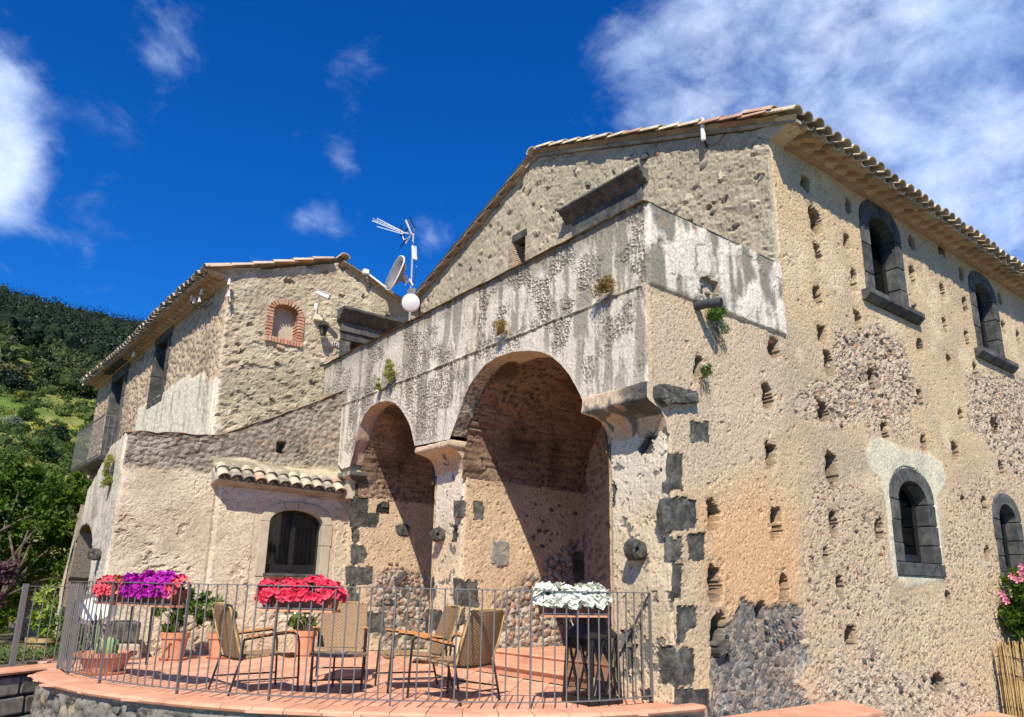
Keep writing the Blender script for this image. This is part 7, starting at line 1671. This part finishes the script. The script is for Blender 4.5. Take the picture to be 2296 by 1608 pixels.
# tube spotlight, drain pipe
sp_ = thing('tube_spotlight', (5.5, 12.8, 4.2), 'dark tube shaped spotlight fixed at the left end of the arcade wall', 'spotlight'); q = Vector(on(0, 5.40, 730, 917)); MB().tube([q + Vector((0, .10, .0)), q + Vector((-.06, -.10, -.0))], .05, 14).build('tube', M_LANT, sp_, smooth=True); MB().tube([q, q + Vector((.17, 0, -.02))], .012, 6).build('bracket', M_LANT, sp_)
dp = thing('drain_pipe', (6.5, 4.9, 4.1), 'short dark spout pipe poking out of a hole below the parapet', 'pipe'); q0 = Vector(on(1, 4.80, 1584, 681)); mb = MB().tube([q0 + Vector((.0, .25, .02)), q0, q0 + Vector((.05, -.16, -.02))], .052, 16); mb.build('pipe', M_FRAMEB, dp, smooth=True); MB().lathe([(.045, 0), (0, .001)], q0 + Vector((.05, -.1615, -.02)), 16, (Vector((.05, -.16, -.02)).to_track_quat('Z', 'Y')).to_matrix()).build('bore_shade', M_DARK, dp)  # black disc over the end stands in for the dark inside the pipe
for x, y, s in ((1575, 640, .12), (1592, 655, .10), (1578, 665, .09)): stone(ARC, PR.p(*PR.px(x, y), -.04), (s, .1, s * .8), M_RUB[0])
# ---------------- plants rooted in the walls
def tuft(plane, x, y, w, h, label, lm, n, seed, hang=False, asp=.16, size=.035, name='wall_plant', h0=.05):
    u, z = plane.px(x, y); p = plane.p(u, z, h0); k = np.linalg.norm(np.array(p) - CAMP) / F_; t = thing(name, plane.p(u, z, 0), label, 'plant', 'weeds rooted in the old walls'); rs = random.Random(seed)
    cen = [plane.p(u + rs.uniform(-.5, .5) * w * k * .9, z + rs.uniform(-.5, .5) * h * k, h0 + rs.uniform(0, .06)) for _ in range(14)]
    leaves('foliage', [tuple(c) for c in cen], [w * k * .22] * 14, n, size, lm, t, seed=seed, asp=asp, squash=1.2)
    mb = MB()
    for j in range(9):
        c = cen[j]; mb.tube([plane.p(u, z + (h * k * (.4 if hang else -.5)), .0), c], [.004, .002], 4)
    mb.build('stem', M_BARK, t); return t
LM_W = leafmat('yellow_weed_leaf', (.22, .25, .05), (.42, .42, .12), .35)
tuft(PA1, 883, 833, 26, 46, 'yellow green weed growing from the ledge above the left arch, taller one', LM_W, 70, 61); tuft(PA1, 857, 864, 14, 26, 'small yellow weed on the ledge just left of the taller one', LM_W, 45, 62, size=.025)
tuft(PA1, 1133, 738, 34, 26, 'dry rusty weed on the ledge left above the large arch', leafmat('rusty_weed_leaf', (.30, .17, .04), (.35, .28, .08), .3), 45, 63, size=.03); tuft(PA1, 1362, 645, 50, 24, 'rusty brown weed tuft on the ledge right above the large arch', leafmat('brown_weed_leaf', (.22, .12, .03), (.32, .24, .08), .3), 50, 64, size=.03)
tuft(PR, 1596, 712, 52, 56, 'lush green weed hanging below the dark drain pipe', leafmat('fresh_weed_leaf', (.04, .11, .015), (.12, .22, .03), .35), 90, 65, True, size=.03); tuft(PR, 1569, 835, 22, 26, 'small green weed in the narrow hole above the corbel', LM_S, 40, 66, True, size=.022)
tuft(PF, 253, 1056, 28, 58, 'yellow green weed growing on the face of the white buttress', LM_W, 80, 67, size=.035)
def roots(plane, x, y, n, L, label, seed):
    u, z = plane.px(x, y); rs = random.Random(seed); t = thing('dangling_roots', plane.p(u, z, 0), label, 'plant'); 
    for k in range(n):
        du = rs.uniform(-.10, .12); l_ = L * rs.uniform(.4, 1); MB().tube([plane.p(u + du * .3, z, .03), plane.p(u + du * .7, z - l_ * .5, .05), plane.p(u + du * 1.2 + .05, z - l_, .035)], [.003, .0025, .001], 4).build('root', M_REED if k % 2 else M_BARK, t)
roots(PR, 1600, 735, 14, .42, 'thin dry stems trailing down the wall below the drain pipe', 3); roots(PR, 1570, 850, 10, .32, 'thin pale stems trailing from the small weed above the corbel', 4)
# ---------------- aerials
AX = 6.9
def am(x, y, dx=0): 
    q = on(0, AX + dx, x, y); return Vector(q)
mast = thing('antenna_mast', am(918, 720), 'thin white mast with television aerial and flat panel between the two roofs', 'antenna')
MB().tube([am(918, 722), am(926, 540), am(928, 512)], .022, 8).build('pole', M_GALV, mast, smooth=True); MB().bar(am(928, 552, -.05), am(930, 582, -.05), .10, .04).build('flat_panel', M_WHITE, mast, bevel=.01)
MB().box(am(922, 655, -.05), (.1, .16, .12)).build('mast_box', M_GALV, mast)
hub = am(897, 520, -.1)
for a, b, w in (((835, 495), (905, 523), .018), ((846, 490), (904, 520), .016), ((846, 508), (904, 525), .016), ((898, 520), (929, 526), .018)): MB().bar(am(*a, -.1), am(*b, -.1), w).build('boom', M_WHITE, mast)
for a, b, m in (((910, 494), (922, 524), M_WHITE), ((922, 524), (910, 546), M_WHITE), ((919, 487), (930, 512), M_DBLUE), ((912, 535), (898, 555), M_DBLUE), ((899, 505), (906, 530), M_DBLUE), ((897, 530), (915, 512), M_DBLUE)): MB().bar(am(*a, -.08), am(*b, -.08), .022).build('reflector_bar', m, mast)
for k in range(7):
    c = am(845 + k * 8.5, 496 + k * 3.5, -.1); MB().bar(c + Vector((-.08, .05, .06)), c + Vector((.08, -.05, -.06)), .005).build('director', M_GALV, mast)
for k in range(6):
    c = am(905 + k * 2.6, 500 + k * 2.5, -.08); MB().bar(c, am(918 + k * 2, 492 + k * 3, -.3), .005).build('reflector_rod', M_GALV, mast)
MB().tube([am(903, 530, -.1), am(906, 538, -.1), am(914, 535, -.1), am(920, 527, -.1)], .008, 6).build('cable', M_WHITE, mast); MB().tube([am(928, 562, .02), am(934, 600, .02), am(927, 640, .02)], .006, 5).build('cable', M_BLK, mast)
MB().tube([am(926, 640, -.05), am(918, 626, -.05), am(912, 634, -.05), am(908, 640, -.05)], .012, 6).build('small_bracket', M_WHITE, mast)
# dish seen from behind
ds = thing('satellite_dish', am(890, 615), 'tilted grey backed satellite dish on a curved arm left of the mast', 'satellite dish'); c = am(885, 612, -.15); nrm = (am(840, 590, -.6) - c).normalized()
e1 = (am(900, 575, -.15) - am(877, 650, -.15)).normalized(); e1 = (e1 - nrm * e1.dot(nrm)).normalized(); e2 = nrm.cross(e1); V = []; n = 26; R0 = (am(902, 574, -.15) - am(872, 648, -.15)).length / 2
for i in range(5):
    for k in range(n):
        t = 2 * math.pi * k / n; r = R0 * i / 4; q_ = (abs(math.cos(t)) ** 3.2 + abs(math.sin(t)) ** 3.2) ** (-1 / 3.2); V.append(c + e1 * (r * math.cos(t) * q_) + e2 * (r * math.sin(t) * .82 * q_) - nrm * (.16 * (1 - (i / 4) ** 2)))
o = MB().add(V, [(i * n + k, i * n + (k + 1) % n, (i + 1) * n + (k + 1) % n, (i + 1) * n + k) for i in range(4) for k in range(n)]).build('reflector', M_DISH, ds, smooth=True); sdm = o.modifiers.new('t', 'SOLIDIFY'); sdm.thickness = .02
MB().tube([V[4 * n + k] for k in range(n)], .014, 6, True).build('rim', M_WHITE, ds, smooth=True)
MB().bar(c - nrm * .14 + e1 * .25, c - nrm * .17 - e1 * .02, .05, .02).build('rib', M_GALV, ds); MB().box(c - nrm * .20 - e1 * .03, (.12, .14, .10)).build('mount', M_GALV, ds); MB().tube([c - nrm * .22 - e1 * .03, am(905, 632, 0), am(920, 634, 0)], .02, 8).build('arm', M_GALV, ds, smooth=True)
for k in range(3): MB().bar(am(905, 618 + k * 5, -.1), am(915, 618 + k * 5, -.1), .008).build('bolt', M_GALV, ds)
rd = thing('round_radome', am(921, 679), 'round flat white radio antenna disc at the foot of the mast', 'antenna'); c = am(921, 679, -.25); nv = (Vector((0, 0, 1.2)) - c).normalized(); R = 20 / F_ * (c - Vector(CAMP)).length
MB().lathe([(0, .02), (R * .8, .018), (R * .97, .004), (R, -.01), (R, -.05), (0, -.08)], c, 32, nv.to_track_quat('Z', 'Y').to_matrix()).build('disc', M_WHITE, rd, smooth=True); MB().bar(c - nv * .05, c + Vector((.25, 0, -.02)), .04).build('bracket', M_GALV, rd); MB().bar(c + Vector((.2, 0, .15)), c + Vector((.2, 0, -.35)), .03).build('post', M_LANT, rd)
lb = thing('roof_feed_arm', Vector(on(0, 7.3, 858, 640)), 'thin white arm with a small square box along the right slope of the side roof', 'antenna'); MB().bar(Vector(on(1, 13.05, 826, 615)), Vector(on(1, 13.05, 882, 658)), .035).build('arm', M_WHITE, lb); MB().box(Vector(on(1, 13.05, 820, 610)), (.11, .1, .10)).build('box', M_WHITE, lb, bevel=.01); MB().bar(Vector(on(1, 13.05, 824, 612)), Vector(on(1, 13.05, 822, 625)), .03).build('foot', M_GALV, lb)
wf = thing('wifi_antenna', PG.p(*PG.px(1587, 300), 0), 'slim white outdoor radio with three rods on the upper gable', 'antenna'); g = lambda x, y, h=.12: PG.p(*PG.px(x, y), h)
MB().bar(g(1587, 284), g(1589, 322), .06, .05).build('body', M_WHITE, wf, bevel=.012); [MB().tube([g(1586 + k * 3.4, 270 + abs(k) * 2), g(1587 + k * 2.5, 288)], .008, 6).build('rod', M_WHITE, wf) for k in (-1, 0, 1)]; MB().bar(g(1588, 318, .1), g(1588, 332, .02), .03).build('bracket', M_LANT, wf)
tag(MB().tube([g(1590, 326, .04), g(1600, 328, .03), g(1612, 322, .03), g(1630, 300, .03), g(1640, 280, .03), g(1660, 262, .05)], .006, 5).build('antenna_cable', M_BLK, None), 'thin black cable running from the gable radio up to the roof edge', 'cable')
# iron hook on the middle pier
tag(MB().tube([PA0.p(*PA0.px(1000, 1035), .0), PA0.p(*PA0.px(1000, 1041), .05), PA0.p(*PA0.px(1010, 1044), .05), PA0.p(*PA0.px(1013, 1042), .05)], .006, 5).build('iron_hook', M_BLK, None), 'tiny bent iron hook in the whitewash of the middle pier', 'hook')
# brick pillar in the garden
bp_ = thing('brick_pillar', (1.95, 17, -.05), 'leaning red brick garden pillar behind the forked citrus trunk', 'pillar'); bm2 = MB().box((0, 0, 0), (.145, .3, .048)).mesh('brick', M_BRICKP); bm3 = MB().box((0, 0, 0), (.145, .3, .048)).mesh('brick', M_BRICK)
for r in range(22):
    for k in range(3):
        o = lnk('brick', bm2 if (r * 3 + k) % 3 else bm3, bp_); o.location = Vector((1.72 + k * .155 + (.05 if r % 2 else 0) + random.uniform(-.006, .006), 17, -.02 + r * .056)) - ORG[bp_.name]
MB().box((1.90, 17.02, .58), (.42, .26, 1.2)).build('mortar_core', M_PALE, bp_)
# low plants and dry leaves in the garden bed
LG = leafmat('bed_plant_leaf', (.06, .13, .03), (.18, .22, .07), .3); rn2 = np.random.RandomState(8)
n = 150; t = rn2.rand(n); s = rn2.rand(n); c = np.stack([.2 + 1.9 * t, 11.3 + .55 * t + .3 + 1.5 * s, .03 + .06 * rn2.rand(n)], 1); stuff(leaves('bed_plants', c, np.full(n, .10), 26, .045, LG, seed=71, asp=.2)); c[:, 2] = .0; stuff(leaves('dry_leaves', c[:90], np.full(90, .12), 12, .04, leafmat('dead_leaf', (.14, .09, .05), (.30, .20, .13), .2), seed=72, squash=.3))
n = 40; t = rn2.rand(n); c = np.stack([1.75 + .3 * rn2.rand(n), 12.0 + 1.1 * t, .1 + .55 * rn2.rand(n)], 1); hb = thing('hedge_shrub', (1.9, 12.4, -.03), 'small leafy shrub filling the corner between the short fence and the buttress', 'shrub'); leaves('foliage', c, np.full(n, .10), 60, .03, LM_S, hb, seed=73, asp=.5); MB().tube([(1.9, 12.4, -.03), (1.9, 12.5, .5)], .015, 5).build('stem', M_BARK, hb)
